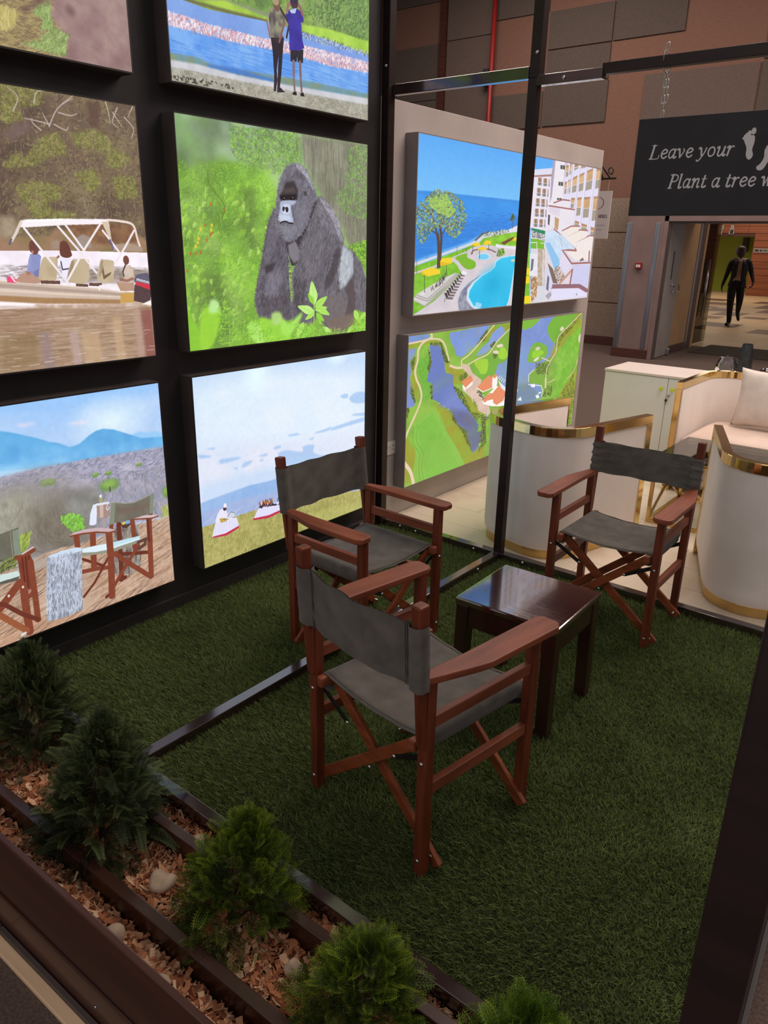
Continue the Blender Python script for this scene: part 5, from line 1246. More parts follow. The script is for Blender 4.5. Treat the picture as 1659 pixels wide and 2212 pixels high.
# door frame, corridor and lobby
struct(box('door_header', M['laminate'], None, -1.70, 1.72, 10.24, YW, 2.16, 2.9, bevel=.006))
door_1 = struct(MB().box(-1.70, -1.63, 10.2, 10.34, -0.1, 2.16).box(-1.70, 1.5, 10.2, 10.34, 2.07, 2.16).box(1.43, 1.5, 10.2, 10.34, -0.1, 2.16).obj('door_1', M['laminate'], bevel=.004))
MB().box(-1.63, -1.60, 10.24, 10.30, -0.1, 2.07).box(-1.6, 1.43, 10.24, 10.30, 2.04, 2.07).obj('door_stop', M['frame'], door_1)
leaf = box('door_leaf', M['door_grey'], door_1, -1.678, -1.635, 10.36, 11.06, -0.09, 2.05, bevel=.003)
box('edge_bar', M['black'], leaf, -1.635, -1.628, 10.66, 10.70, 1.18, 1.62)
lv = MB().tube([(-1.65, 10.72, 1.10), (-1.60, 10.73, 1.09), (-1.585, 10.78, 1.06)], .012, 8).tube([(-1.64, 10.78, 0.98), (-1.58, 10.80, 0.97), (-1.57, 10.98, 0.98), (-1.585, 10.98, 1.10)], .009, 8)
lv.obj('door_handle', M['chrome'], leaf, smooth=True)
box('kick_stop', M['chrome'], leaf, -1.635, -1.58, 10.92, 10.99, -0.09, 0.02, bevel=.01)
wall_corridor = struct(MB().box(-1.698, -1.680, 10.345, 12.02, -0.1, 2.16).obj('wall_corridor', M['tan']))
struct(box('baseboard_corridor', M['wood_dark'], None, -1.68, -1.655, 11.08, 11.98, -0.1, 0.04, bevel=.004))
struct(box('wall_corridor_right', M['tan'], None, 1.5, 1.7, 10.34, 12.7, -0.1, 2.9))
struct(box('ceiling_corridor', M['ceiling'], None, -1.9, 1.7, 11.75, 12.7, 2.75, 2.85))
door_2 = struct(MB().box(-1.73, -1.668, 12.03, 12.12, -0.1, 2.75).box(-1.68, 1.5, 12.4, 12.52, 2.12, 2.75).obj('door_2', M['steel'], bevel=.003))
box('jamb_lining', M['wood_dark'], door_2, -1.73, -1.690, 12.12, 12.40, -0.1, 2.75)
box('post_timber', M['tan'], door_2, -1.76, -1.682, 12.40, 12.52, -0.1, 2.75)
gl = box('glass_leaf', glass_mat('door_glass', (236, 240, 232)), door_2, -1.79, -1.775, 12.62, 13.6, -0.08, 2.3)
MB().tube([(-1.725, 13.0, .42), (-1.725, 13.0, 1.48)], .02, 10).tube([(-1.775, 13.0, .54), (-1.725, 13.0, .54)], .012, 8).tube([(-1.775, 13.0, 1.36), (-1.725, 13.0, 1.36)], .012, 8).obj('pull_handle', M['chrome'], gl, smooth=True)

floor_lobby = struct(box('floor_lobby', M['lobby_tile'], None, -13, 6, 12.72, 36, -0.16, -0.10))
dk = None
for xa, xb, ya, yb in ((-3.05, -2.12, 16.95, 18.05), (-4.5, -3.1, 19.1, 19.9), (-2.7, -2.1, 19.9, 20.5), (-3.64, -2.9, 20.4, 21.75), (-2.9, -2.0, 22.2, 23.5), (-4.3, -3.6, 21.8, 23.1), (-5.6, -4.3, 23.05, 23.6), (-3.4, -2.1, 24.0, 25.9), (-5.2, -4.2, 24.6, 25.8), (-4.0, -3.1, 26.4, 27.6), (-1.6, -0.7, 16.0, 17.1), (-1.2, -0.2, 18.6, 19.8), (-1.8, -1.0, 21.0, 22.2), (-5.4, -4.7, 20.2, 21.2), (-6.2, -5.0, 26.6, 27.8), (-1.5, -.6, 24.2, 25.4)):
    box('floor_tile', M['lobby_dark'], floor_lobby, xa, xb, ya, yb, -0.1005, -0.098)
for j in range(9):
    for i in range(8):
        xa, ya = -7.2 + i * 1.25 + (j % 2) * .62, 13.4 + j * 1.35
        if not (-4.6 < xa < -1.0 and 16.5 < ya < 24):
            box('floor_tile', M['lobby_tile'], floor_lobby, xa, xa + 1.24, ya, ya + 1.34, -0.1005, -0.0992)
wall_lobby = struct(MB().box(-5.42, 6, 31.06, 31.3, -0.1, 5.2).box(-13, -5.42, 31.06, 31.3, 2.12, 5.2).obj('wall_lobby', M['wood_dark']))
for r in range(20):
    z = -0.1 + r * .26
    for x0, x1 in (((-5.42, -2.6), (-2.59, 0.3), (0.31, 3.2), (3.21, 6)) if z < 2.1 else ((-13, -9.2), (-9.19, -5.7), (-5.69, -2.3), (-2.29, 1.0), (1.01, 6))):
        box('wall_plank', M['orange_wood'], wall_lobby, x0, x1, 31.03, 31.07, max(z, 2.12 if x0 < -5.5 else z) + .006, z + .254)
struct(box('wall_lime', M['lime'], None, -13, -5.3, 33.6, 33.8, -0.1, 3.0))
struct(box('ceiling_lobby', M['ceiling'], None, -13, 6, 12.7, 34, 5.2, 5.3))

# ---------------------------------------------------------------- object materials
M['mahogany'] = mat('mahogany', (122, 58, 38), 0.45, c2=(84, 39, 25), scale=(34, 34, 5), detail=5, ramp=(.3, .72), bump=0.08, spec=0.3)
M['mahogany_x'] = mat('mahogany_rails', (146, 76, 44), 0.45, c2=(106, 52, 31), scale=(5, 34, 34), detail=5, ramp=(.3, .72), bump=0.08, spec=0.3)
M['mahogany_y'] = mat('mahogany_arms', (144, 78, 54), 0.45, c2=(104, 52, 36), scale=(30, 4, 30), detail=5, ramp=(.3, .72), bump=0.08, spec=0.3)
M['canvas'] = mat('grey_canvas', (100, 94, 88), 0.92, c2=(82, 77, 71), scale=(14, 14, 14), detail=4, bump=0.35, bscale=(420, 420, 420), sheen=0.1)
M['stitch'] = mat('canvas_seam', (74, 70, 66), 0.95)
M['black_metal'] = mat('black_metal', (20, 19, 20), 0.42, c2=(28, 26, 27), scale=(20, 20, 20))
M['table_wood'] = mat('dark_varnished_wood', (60, 24, 24), 0.10, c2=(42, 16, 16), scale=(3, 40, 40), detail=6, ramp=(.3, .7), bump=0.05, bscale=(9, 130, 20), coat=1.0, spec=1.0)
M['table_leg'] = mat('dark_table_wood', (54, 20, 20), 0.3, c2=(38, 14, 14), scale=(30, 30, 3), detail=5, ramp=(.3, .7), coat=0.3)
M['cream'] = mat('cream_velvet', (236, 226, 220), 0.85, c2=(228, 216, 208), scale=(5, 5, 5), bump=0.12, sheen=0.25)
M['cream_in'] = mat('blush_velvet', (216, 192, 178), 0.85, c2=(206, 180, 166), scale=(5, 5, 5), bump=0.12, sheen=0.25)
M['linen'] = mat('cushion_linen', (220, 208, 198), 0.9, c2=(206, 194, 184), scale=(9, 9, 9), bump=0.3, bscale=(200, 200, 200))
M['gold'] = mat('polished_gold', (238, 212, 150), 0.12, metal=1.0, c2=(224, 196, 130), scale=(4, 4, 4))
M['gold_satin'] = mat('satin_gold', (214, 180, 118), 0.25, metal=1.0, c2=(198, 164, 104), scale=(6, 6, 6))
M['glass_smoke'] = glass_mat('tabletop_glass', (176, 184, 176), 0.02, 0.8)
M['glass_clear'] = glass_mat('clear_glass', (246, 248, 250), 0.02, 0.88)
M['cabinet'] = mat('cabinet_white', (226, 221, 222), 0.5, c2=(220, 215, 216), scale=(3, 3, 3))
M['cabinet_top'] = mat('cabinet_top_white', (222, 208, 202), 0.45, c2=(216, 202, 196), scale=(3, 3, 3))
M['knob'] = mat('lime_knob', (206, 214, 20), 0.35)
M['vase'] = mat('dark_ceramic', (30, 31, 34), 0.42, c2=(48, 50, 54), scale=(20, 20, 20))
M['ball'] = mat('dark_glazed_ball', (20, 28, 32), 0.12, c2=(90, 30, 26), scale=(24, 24, 24), ramp=(.55, .62), coat=0.6)
M['chips'] = attr_mat('wood_shavings', (132, 72, 46), (248, 216, 178), 0.8, 0.15, mid=(204, 138, 98))
M['soil'] = mat('mulch_bed', (84, 44, 28), 0.95, c2=(120, 68, 42), scale=(40, 40, 40), bump=0.6)
M['plank'] = mat('planter_plank', (46, 24, 18), 0.35, c2=(66, 36, 26), scale=(2.5, 30, 30), detail=6, ramp=(.3, .75), bump=0.15, coat=0.3)
M['plank_red'] = mat('planter_outer_plank', (72, 34, 20), 0.4, c2=(46, 20, 13), scale=(1.6, 14, 14), detail=6, ramp=(.3, .75), bump=0.15, coat=0.25)
M['stone'] = mat('pale_stone', (196, 172, 148), 0.75, c2=(166, 142, 120), scale=(18, 18, 18), bump=0.3)
M['bark'] = mat('shrub_bark', (84, 58, 42), 0.9, c2=(60, 42, 32), scale=(30, 30, 6), bump=0.4)
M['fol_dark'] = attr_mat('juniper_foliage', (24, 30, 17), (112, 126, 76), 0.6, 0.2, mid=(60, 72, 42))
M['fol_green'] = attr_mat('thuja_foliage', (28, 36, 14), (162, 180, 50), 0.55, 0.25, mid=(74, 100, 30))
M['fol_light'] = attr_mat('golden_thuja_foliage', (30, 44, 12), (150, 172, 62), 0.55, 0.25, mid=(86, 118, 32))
M['socket'] = mat('socket_plastic', (226, 218, 208), 0.35)
M['hole'] = mat('socket_hole', (24, 22, 22), 0.8)
M['board_side'] = mat('sign_board_black', (28, 25, 29), 0.6, c2=(36, 32, 36), scale=(2, 2, 30), bump=0.1)
M['galv'] = mat('galvanised_chain', (190, 186, 182), 0.35, metal=0.9)
M['iron'] = mat('wrought_iron', (26, 22, 22), 0.5, c2=(36, 30, 30), scale=(20, 20, 20))
M['white_plastic'] = mat('white_plastic', (232, 228, 224), 0.4)
M['cord'] = mat('twine', (196, 178, 160), 0.9)

# ---------------------------------------------------------------- backlit pictures
def lightbox(x_wall, x_face, y0, y1, z0, z1, arr, pname, label, edge='frame', strength=.86, trim='black'):
    t = thing('lightbox', label, 'lightbox', (x_wall, (y0 + y1) / 2, z0), 0, 'backlit pictures on the display walls')
    d, w, h = x_face - x_wall, (y1 - y0) / 2, z1 - z0
    b = MB()
    b.box(0, d - .004, -w, w, 0, h)
    b.obj('casing', M[edge], t, bevel=.002)
    f = MB()
    e = .006
    for a in ((-w, w, 0, e), (-w, w, h - e, h), (-w, -w + e, e, h - e), (w - e, w, e, h - e)):
        f.box(d - .004, d + .001, a[0], a[1], a[2], a[3])
    f.obj('edge_trim', M[trim], t)
    # the stretched print: a fine sheet with the picture laid over it
    me = bpy.data.meshes.new('picture')
    me.from_pydata([(d, -w + e, e), (d, w - e, e), (d, w - e, h - e), (d, -w + e, h - e)], [], [(0, 1, 2, 3)])
    uv = me.uv_layers.new(name='print')
    du, dv = e / (2 * w), e / h
    for i, c in enumerate(((du, dv), (1 - du, dv), (1 - du, 1 - dv), (du, 1 - dv))):
        uv.data[i].uv = c
    me.materials.append(print_mat(pname, arr, strength))
    link('picture', me, t)
    return t

lightbox(0, .079, -1.865, -.661, .1865, 1.1184, pic_safari(), 'print_safari', 'backlit picture of two folding chairs on a rock above a valley')
lightbox(0, .079, -1.865, -.661, 1.2224, 2.1643, pic_boat(), 'print_boat', 'backlit picture of people in a canopied boat on a brown river')
lightbox(0, .079, -1.865, -.661, 2.264, 3.20, pic_road(), 'print_road', 'backlit picture of a reddish dirt track, above the boat picture')
lightbox(0, .079, -.4954, .7083, .1865, 1.1184, pic_chef(), 'print_chef', 'backlit picture of a chef at white tables on a grassy hill')
lightbox(0, .079, -.4954, .7083, 1.2224, 2.1643, pic_gorilla(), 'print_gorilla', 'backlit picture of a gorilla standing among bright green leaves')
lightbox(0, .079, -.4954, .7083, 2.264, 3.20, pic_flamingo(), 'print_flamingo', 'backlit picture of two people watching flamingos on a lake')
lightbox(-.03, .057, 1.165, 3.63, 1.275, 2.27, pic_hotel(), 'print_hotel', 'backlit picture of a seaside hotel with a curved blue pool', 'grey_edge', .86, 'grey_edge')
lightbox(-.03, .057, 1.128, 3.585, .20, 1.167, pic_golf(), 'print_golf', 'backlit aerial picture of green golf islands and orange roofs', 'grey_edge', .86, 'grey_edge')

# ---------------------------------------------------------------- steel display frame
fr = thing('display_frame', 'dark brown steel frame of floor bars, post and beams round the turf', 'frame', (0, 0, 0))
def bolt(parent, p, n, r=.008, name='bolt'):
    p, n = Vector(p), Vector(n).normalized()
    q = n.to_track_quat('Z', 'Y').to_matrix().to_4x4()
    b = MB().lathe([(r, 0), (r * .96, r * .25), (r * .7, r * .55), (r * .25, r * .7), (0.0001, r * .72)], 10)
    me_ = b.obj(name, M['chrome'], parent, p, q.to_euler(), smooth=True)
    return me_
for nm, a in (('floor_bar', (.845, .893, -1.435, .93, 0, .045)), ('floor_bar', (.0, .545, .935, .983, 0, .045)), ('floor_bar', (.547, 2.69, .935, .983, 0, .045)), ('floor_bar', (0, 2.69, -1.475, -1.437, -.06, .075)), ('floor_bar', (2.645, 2.69, -1.437, .935, 0, .045))):
    box(nm, M['bar'], fr, *a, bevel=.003)
box('post', M['bar_matte'], fr, .848, .896, .938, .984, .045, 2.42, bevel=.003)
box('post', M['bar_matte'], fr, .852, .905, .936, .986, 2.42, 3.6, bevel=.003)
box('post', M['bar_matte'], fr, 0.0, .05, .906, .96, 0, 3.6, bevel=.003)
box('top_beam', M['bar'], fr, .05, .848, .938, .978, 2.418, 2.468, bevel=.003)
box('beam_sleeve', M['bar'], fr, .896, 1.212, .936, .98, 2.385, 2.428, bevel=.003)
box('top_beam', M['bar_matte'], fr, 1.205, 2.765, .945, .985, 2.402, 2.446, bevel=.003)
box('corner_post', M['bar_matte'], fr, 2.722, 2.768, -1.99, -1.945, -.1, 3.0, bevel=.003)
box('glass_edge', M['door_grey'], fr, 2.7682, 2.7715, -1.956, -1.945, -.1, 3.0)
for p, n in (((1.04, .934, .028), (0, -1, 0)), ((1.20, .934, .028), (0, -1, 0)), ((.72, .934, .025), (0, -1, 0)), ((.18, .934, .03), (0, -1, 0)), ((.30, .934, .025), (0, -1, 0)), ((.896, .70, .025), (1, 0, 0)), ((1.03, .934, 2.405), (0, -1, 0)), ((.886, .934, 2.52), (0, -1, 0)), ((.03, .904, 2.55), (1, -1, 0)), ((2.08, -1.4765, .03), (0, -1, 0)), ((1.45, -1.4765, .03), (0, -1, 0))):
    bolt(fr, p, n, .009)

# ---------------------------------------------------------------- folding safari chairs
def safari_chair(label, x, y, rz, hx, hy, az, af, ax, tz, ty, c0=.625, c1=.80, wrinkle=0.0, seed=1):
    t = thing('folding_chair', label, 'chair', (x, y, 0), rz, 'wooden folding chairs on the turf')
    r = random.Random(seed)
    L = .033
    at = az - .022
    for sx in (-1, 1):
        for sy in (-1, 1):
            lg = MB().box(sx * hx - L / 2, sx * hx + L / 2, sy * hy - L / 2, sy * hy + L / 2, 0, at).obj('leg', M['mahogany'], t, bevel=.003)
            bolt(lg, (sx * hx, sy * (hy + L / 2), .385), (0, sy, 0), .0065)
            bolt(lg, (sx * hx, sy * (hy + L / 2), .055), (0, sy, 0), .0065)
        # side rails
        MB().box(sx * hx - .011, sx * hx + .011, -hy + L / 2, hy - L / 2, .275, .312).obj('side_rail', M['mahogany_y'], t, bevel=.002)
        MB().box(sx * hx - .011, sx * hx + .011, -hy + L / 2, hy - L / 2, .49, .525).obj('side_rail', M['mahogany_y'], t, bevel=.002)
        # arm: flat board, narrow at the back, cut corners at the front
        i0, o0 = hx - .017, hx + .018
        i1, o1 = hx - .018, ax + .036
        yr = -hy - .02
        pl = [(i0, yr), (o0, yr), (o1 - .008, yr + .15), (o1, yr + .19), (o1, af - .022), (o1 - .016, af), (i1 + .016, af), (i1, af - .022), (i0 + .004, yr + .16)]
        pl = [(sx * a, b) for a, b in pl]
        if sx < 0:
            pl = pl[::-1]
        MB().prism(pl, at, az).obj('armrest', M['mahogany_y'], t, bevel=.004)
        # raked back post beside the rear leg
        b0 = Vector((sx * hx, -hy - L / 2 - .004, .44))
        b1 = Vector((sx * hx, -ty, tz))
        MB().bar(b0, b1, .031, .012, (0, -1, .2), .034, .036).obj('back_post', M['mahogany'], t, bevel=.005)
        # seat rail
        MB().bar((sx * (hx - .038), -hy - .022, .425), (sx * (hx - .038), hy + .022, .425), .026, .036).obj('seat_rail', M['mahogany_y'], t, bevel=.006)
        # crossed legs: one of each pair on each side
        for sy in (-1, 1):
            yo = sy * (hy - .030) - (.010 if sx > 0 else -.010) * 1
            a = (sx * (hx - .045), yo, .415)
            b = (-sx * (hx + .030), yo, .022)
            bb = MB().bar(a, b, .017, .036, (0, 0, 1)).obj('cross_leg', M['mahogany_x'], t, bevel=.003)
            bolt(bb, (-sx * (hx + .006), yo + sy * .0085, .047), (0, sy, 0), .006)
            if sx > 0:
                bolt(bb, (0, sy * (hy - .030) + sy * .019, .218), (0, sy, 0), .0065)
                MB().tube([(-sx * (hx + .012), yo - .03, .04), (-sx * (hx + .012), yo + .03, .04)], .004, 8).obj('pin', M['chrome'], bb, smooth=True)
            # black link from the leg to the crossed leg
            p = (sx * (hx - .012), sy * (hy - .0135), .385)
            q = (sx * (hx - .135), sy * (hy - .0135), .318)
            lk = MB().bar(p, q, .004, .018, (0, 0, 1)).obj('link', M['black_metal'], t, bevel=.001)
            bolt(lk, (q[0], q[1] + sy * .002, q[2]), (0, sy, 0), .007)
    # seat canvas slung over the two rails
    xr = hx - .038
    prof = [(-xr + .012, .39), (-xr - .012, .392), (-xr - .016, .43), (-xr - .010, .446), (-xr + .006, .4475)]
    for k in range(1, 16):
        s = k / 16
        prof.append((-xr + .006 + (2 * xr - .012) * s, .4475 - .018 * math.sin(math.pi * s) ** .8))
    prof += [(xr - .006, .4475), (xr + .010, .446), (xr + .016, .43), (xr + .012, .392), (xr - .012, .39)]
    nv = 15
    def fseat(i, j):
        s = j / (nv - 1)
        px, pz = prof[i]
        m = max(0.0, 1 - (px / xr) ** 2)
        return (px, -hy + .004 + (2 * hy - .008) * s, pz - .006 * m * math.sin(math.pi * s) + .0018 * math.sin(px * 60 + s * 9 + seed) * m + .0012 * math.sin(s * 31 + px * 21) * m)
    so = MB().grid(len(prof), nv, fseat).obj('seat', M['canvas'], t, smooth=True)
    sd = so.modifiers.new('cloth', 'SOLIDIFY')
    sd.thickness = .003
    for sy in (-1, 1):
        pts = [(px, sy * (hy - .014), pz + .0022 - .006 * 0) for px, pz in prof[4:-4]]
        MB().tube(pts, .0012, 5).obj('hem', M['stitch'], so)
    # back canvas: a sleeve round each post joined by a sheet
    nb = 17
    NB = 30
    zb = [c0 + (c1 - c0) * k / (NB - 1) for k in range(NB)]
    def rake(z):
        s = (z - .44) / (tz - .44)
        return -hy - L / 2 - .004 + (-ty + hy + L / 2 + .004) * s
    path = []
    W = hx + .021
    for k in range(nb):
        s = k / (nb - 1)
        path.append((-(hx - .035) + 2 * (hx - .035) * s, -.022 * math.sin(math.pi * s) - .001, 1))
    for a in ((hx - .02, .020), (hx + .010, .0225), (W, .012), (W, -.014), (hx + .010, -.0245), (hx - .02, -.022)):
        path.append((a[0], a[1], 0))
    for k in range(nb):
        s = 1 - k / (nb - 1)
        path.append((-(hx - .035) + 2 * (hx - .035) * s, -.022 * math.sin(math.pi * s) - .0055, 1))
    for a in ((-(hx - .02), -.022), (-(hx + .010), -.0245), (-W, -.014), (-W, .012), (-(hx + .010), .0225), (-(hx - .02), .020)):
        path.append((a[0], a[1], 0))
    def fback(i, j):
        px, py, mid = path[i]
        s = j / (NB - 1)
        z = zb[j]
        w = .0022 * math.sin(px * 34 + s * 7 + seed) + .0016 * math.sin(s * 17 + px * 55 + seed * 2)
        wr = wrinkle * (.0032 * math.sin(s * 26 + px * 16) * min(1, abs(px) / hx) ** 3 + .0016 * math.sin(s * 47 - px * 30) * min(1, abs(px) / hx) ** 2)
        droop = -.010 * (1 - (px / W) ** 2) * (.5 + .5 * s)
        return (px + wr * .5, rake(z) + py + w * (mid * .8 + .2) + wr, z + droop + .0022 * math.sin(px * 41 + seed) * (2 * s - 1))
    bo = MB().grid(len(path), NB, fback, closed=True).obj('backrest', M['canvas'], t, smooth=True)
    for sx in (-1, 1):
        for xx in (hx - .040, hx - .046):
            pts = []
            for k in range(NB):
                z = zb[k]
                sm = (sx * xx + (hx - .035)) / (2 * (hx - .035))
                pts.append((sx * xx, rake(z) - .0075 - .022 * math.sin(math.pi * min(max(sm, 0), 1)), z - .004))
            MB().tube(pts, .0011, 5).obj('seam', M['stitch'], bo)
    return t

safari_chair('nearest wooden folding chair, seen from behind, its grey canvas back toward the viewer', 1.672, -.915, -.163, .240, .222, .66, .264, .272, .869, .265, .625, .812, .15, 3)
safari_chair('wooden folding chair with its back to the chef picture, beside the dark table', .877, -.231, -1.607, .245, .200, .626, .239, .272, .845, .269, .605, .800, .05, 5)
safari_chair('wooden folding chair facing the viewer with a wrinkled grey back, before the cream armchairs', 1.646, .695, 3.157, .242, .196, .651, .30, .268, .867, .235, .640, .795, 1.0, 8)

# ---------------------------------------------------------------- low table between the chairs
tb = thing('side_table', 'low square dark varnished wooden table standing between the folding chairs', 'table', (1.657, -.206, 0), .024)
MB().box(-.207, .207, -.195, .195, .430, .456).obj('tabletop', M['table_wood'], tb, bevel=.006)
for a in ((-.192, .192, -.186, -.166), (-.192, .192, .166, .186)):
    MB().box(a[0], a[1], a[2], a[3], .345, .430).obj('apron', M['table_leg'], tb, bevel=.002)
for a in ((-.198, -.178), (.178, .198)):
    MB().box(a[0], a[1], -.18, .18, .345, .430).obj('apron', M['table_leg'], tb, bevel=.002)
for sx in (-1, 1):
    for sy in (-1, 1):
        b = MB()
        b.bar((sx * .176, sy * .166, .43), (sx * .182, sy * .172, 0), .052, .052, (0, 1, 0), .046, .046)
        b.obj('leg', M['table_leg'], tb, bevel=.003)

# ---------------------------------------------------------------- cream armchairs and sofa with gold rims
def u_path(W, yb, yf, R, n=12):
    pts = [(-W, yf), (-W, yf * .5), (-W, 0)]
    for k in range(n + 1):
        a = math.pi + (math.pi / 2) * k / n
        pts.append((-W + R + R * math.cos(a), yb + R + R * math.sin(a)))
    for k in range(1, 6):
        pts.append((-W + R + (2 * W - 2 * R) * k / 6, yb))
    for k in range(n + 1):
        a = 1.5 * math.pi + (math.pi / 2) * k / n
        pts.append((W - R + R * math.cos(a), yb + R + R * math.sin(a)))
    pts += [(W, 0), (W, yf * .5), (W, yf)]
    return pts

def inset(pts, d):
    out = []
    for i, p in enumerate(pts):
        a, b = pts[max(i - 1, 0)], pts[min(i + 1, len(pts) - 1)]
        tx, ty = b[0] - a[0], b[1] - a[1]
        l = math.hypot(tx, ty)
        out.append((p[0] - ty / l * d, p[1] + tx / l * d))
    return out

def band(outer, inner, z0, z1, name, m, parent, bevel=0.0):
    n = len(outer)
    def f(i, j):
        p = (outer[j], outer[j], inner[j], inner[j])[i]
        return (p[0], p[1], (z0, z1, z1, z0)[i])
    mb = MB().grid(4, n, f, closed=True)
    mb.f.append((0, 1, 2, 3))
    k = 4 * (n - 1)
    mb.f.append((k + 3, k + 2, k + 1, k))
    return mb.obj(name, m, parent, bevel=bevel)

def tub_seat(name, label, cat, loc, rz, W, yb, yf, h, R, seat_z=.43, cushions=1, group=None):
    t = thing(name, label, cat, loc, rz, group)
    P = u_path(W, yb, yf, R)
    band(inset(P, .016), inset(P, .045), .0, .055, 'plinth', M['gold_satin'], t, .004)
    n = len(P)
    # upholstered shell with softened edges
    lv = [(0.018, .05), (0.004, .075), (0.0, .11), (0.0, .45), (0.0, h - .075), (0.004, h - .052), (.034, h - .052), (.040, h - .062), (.044, .45), (.050, .05)]
    rings = [inset(P, d) for d, z in lv]
    def f(i, j):
        return (rings[i][j][0], rings[i][j][1] - (.004 if j in (0, n - 1) else 0), lv[i][1])
    mb = MB().grid(len(lv), n, f, closed=True)
    mb.f.append(tuple(range(len(lv))))
    k = len(lv) * (n - 1)
    mb.f.append(tuple(k + q for q in range(len(lv) - 1, -1, -1)))
    o = mb.obj('shell', M['cream'], t, smooth=True)
    em = o.modifiers.new('split', 'EDGE_SPLIT')
    em.split_angle = math.radians(50)
    band(inset(P, -.006), inset(P, .006), h - .052, h - .002, 'rim_side', M['gold'], t, .002)
    band(inset(P, .032), inset(P, .040), h - .052, h - .002, 'rim_inside', M['gold'], t, .002)
    band(inset(P, -.006), inset(P, .040), h - .004, h, 'rim', M['gold'], t, .001)
    for sx in (-1, 1):
        xa, xb = sx * W, sx * (W - .036)
        b = MB().box(min(xa, xb) - .004, max(xa, xb) + .004, yf - .002, yf + .016, h - .05, h)
        b.box(min(xa, xb), max(xa, xb), yf - .002, yf + .016, .03, h - .05)
        b.box(min(xa, xb), max(xa, xb), yf - .002, yf + .016, .0, .045)
        b.obj('arm_front', M['gold'], t, bevel=.002)
        # gold edge strip running down the outside of the arm front
        MB().box(min(xa, xa + sx * .005), max(xa, xa + sx * .005), yf - .03, yf + .016, .0, h - .05).obj('arm_edge', M['gold'], t)
    # base and cushions
    ins = inset(P, .060)
    poly = [p for p in ins]
    MB().prism(poly[::1], .06, seat_z - .13).obj('seat_base', M['cream_in'], t, bevel=.01)
    wx = (W - .064)
    for c in range(cushions):
        x0 = -wx + 2 * wx * c / cushions + .004
        x1 = -wx + 2 * wx * (c + 1) / cushions - .004
        nx, ny = 13, 13
        def g(i, j, top=1):
            u, v = i / (nx - 1), j / (ny - 1)
            e = (1 - abs(2 * u - 1) ** 6) * (1 - abs(2 * v - 1) ** 6)
            xx, yy = x0 + (x1 - x0) * u, yb + .066 + (yf - .02 - yb - .066) * v
            # keep the corners inside the rounded back
            cr = R - .06
            if yy < yb + .066 + cr:
                dy = (yb + .066 + cr - yy) / cr
                lim = wx - cr * (1 - math.sqrt(max(0, 1 - min(dy, 1) ** 2)))
                xx = max(min(xx, lim), -lim)
            return (xx, yy, seat_z - .065 + top * (.022 + .043 * e ** .5))
        m2 = MB().grid(nx, ny, lambda i, j: g(i, j, 1)).grid(nx, ny, lambda i, j: g(i, j, -1))
        # side wall between the two sheets
        ring = [(i, 0) for i in range(nx)] + [(nx - 1, j) for j in range(1, ny)] + [(i, ny - 1) for i in range(nx - 2, -1, -1)] + [(0, j) for j in range(ny - 2, 0, -1)]
        for q in range(len(ring)):
            (i0, j0), (i1, j1) = ring[q], ring[(q + 1) % len(ring)]
            a, b = j0 * nx + i0, j1 * nx + i1
            m2.f.append((a, b, b + nx * ny, a + nx * ny))
        m2.obj('seat_cushion', M['cream_in'], t, smooth=True)
    return t

tub_seat('armchair', 'cream tub armchair with gold rim, behind the thin post beside the golf picture', 'armchair', (.92, 1.457, 0), math.radians(-14.5), .325, -.36, .44, .77, .24, group='cream tub armchairs')
tub_seat('armchair', 'cream tub armchair with gold rim at the right edge, behind the facing folding chair', 'armchair', (2.16, 1.497, 0), math.radians(20), .325, -.36, .44, .77, .24, group='cream tub armchairs')
tub_seat('sofa', 'cream sofa with gold rim in front of the white cabinet, holding a cushion', 'sofa', (1.93, 3.315, 0), math.pi, .80, -.41, .41, .80, .22, .43, 2)

# cushion on the sofa
pl = thing('cushion', 'off white square cushion leaning in the sofa near its left arm', 'cushion', (1.62, 3.44, .435), math.pi)
def pillow(i, j, s):
    u, v = i / 14 * 2 - 1, j / 14 * 2 - 1
    e = max(0, (1 - abs(u) ** 2.4) * (1 - abs(v) ** 2.4)) ** .55
    k = 1 - .10 * (1 - abs(u) ** 2) * abs(v) ** 3
    k2 = 1 - .10 * (1 - abs(v) ** 2) * abs(u) ** 3
    return (.23 * u * k2, s * .075 * e + .004 * math.sin(u * 9 + v * 5), .22 + .22 * v * k)
pm = MB().grid(15, 15, lambda i, j: pillow(i, j, 1)).grid(15, 15, lambda i, j: pillow(i, j, -1))
pm.obj('cover', M['linen'], pl, (0, .02, .0), (math.radians(14), 0, 0), smooth=True)
MB().tube([((-1 + 2 * k / 20) * .226, 0, .004 + .010 * math.sin(k * .157)) for k in range(21)], .004, 6).obj('piping', M['linen'], pl, (0, .02, 0), (math.radians(14), 0, 0))

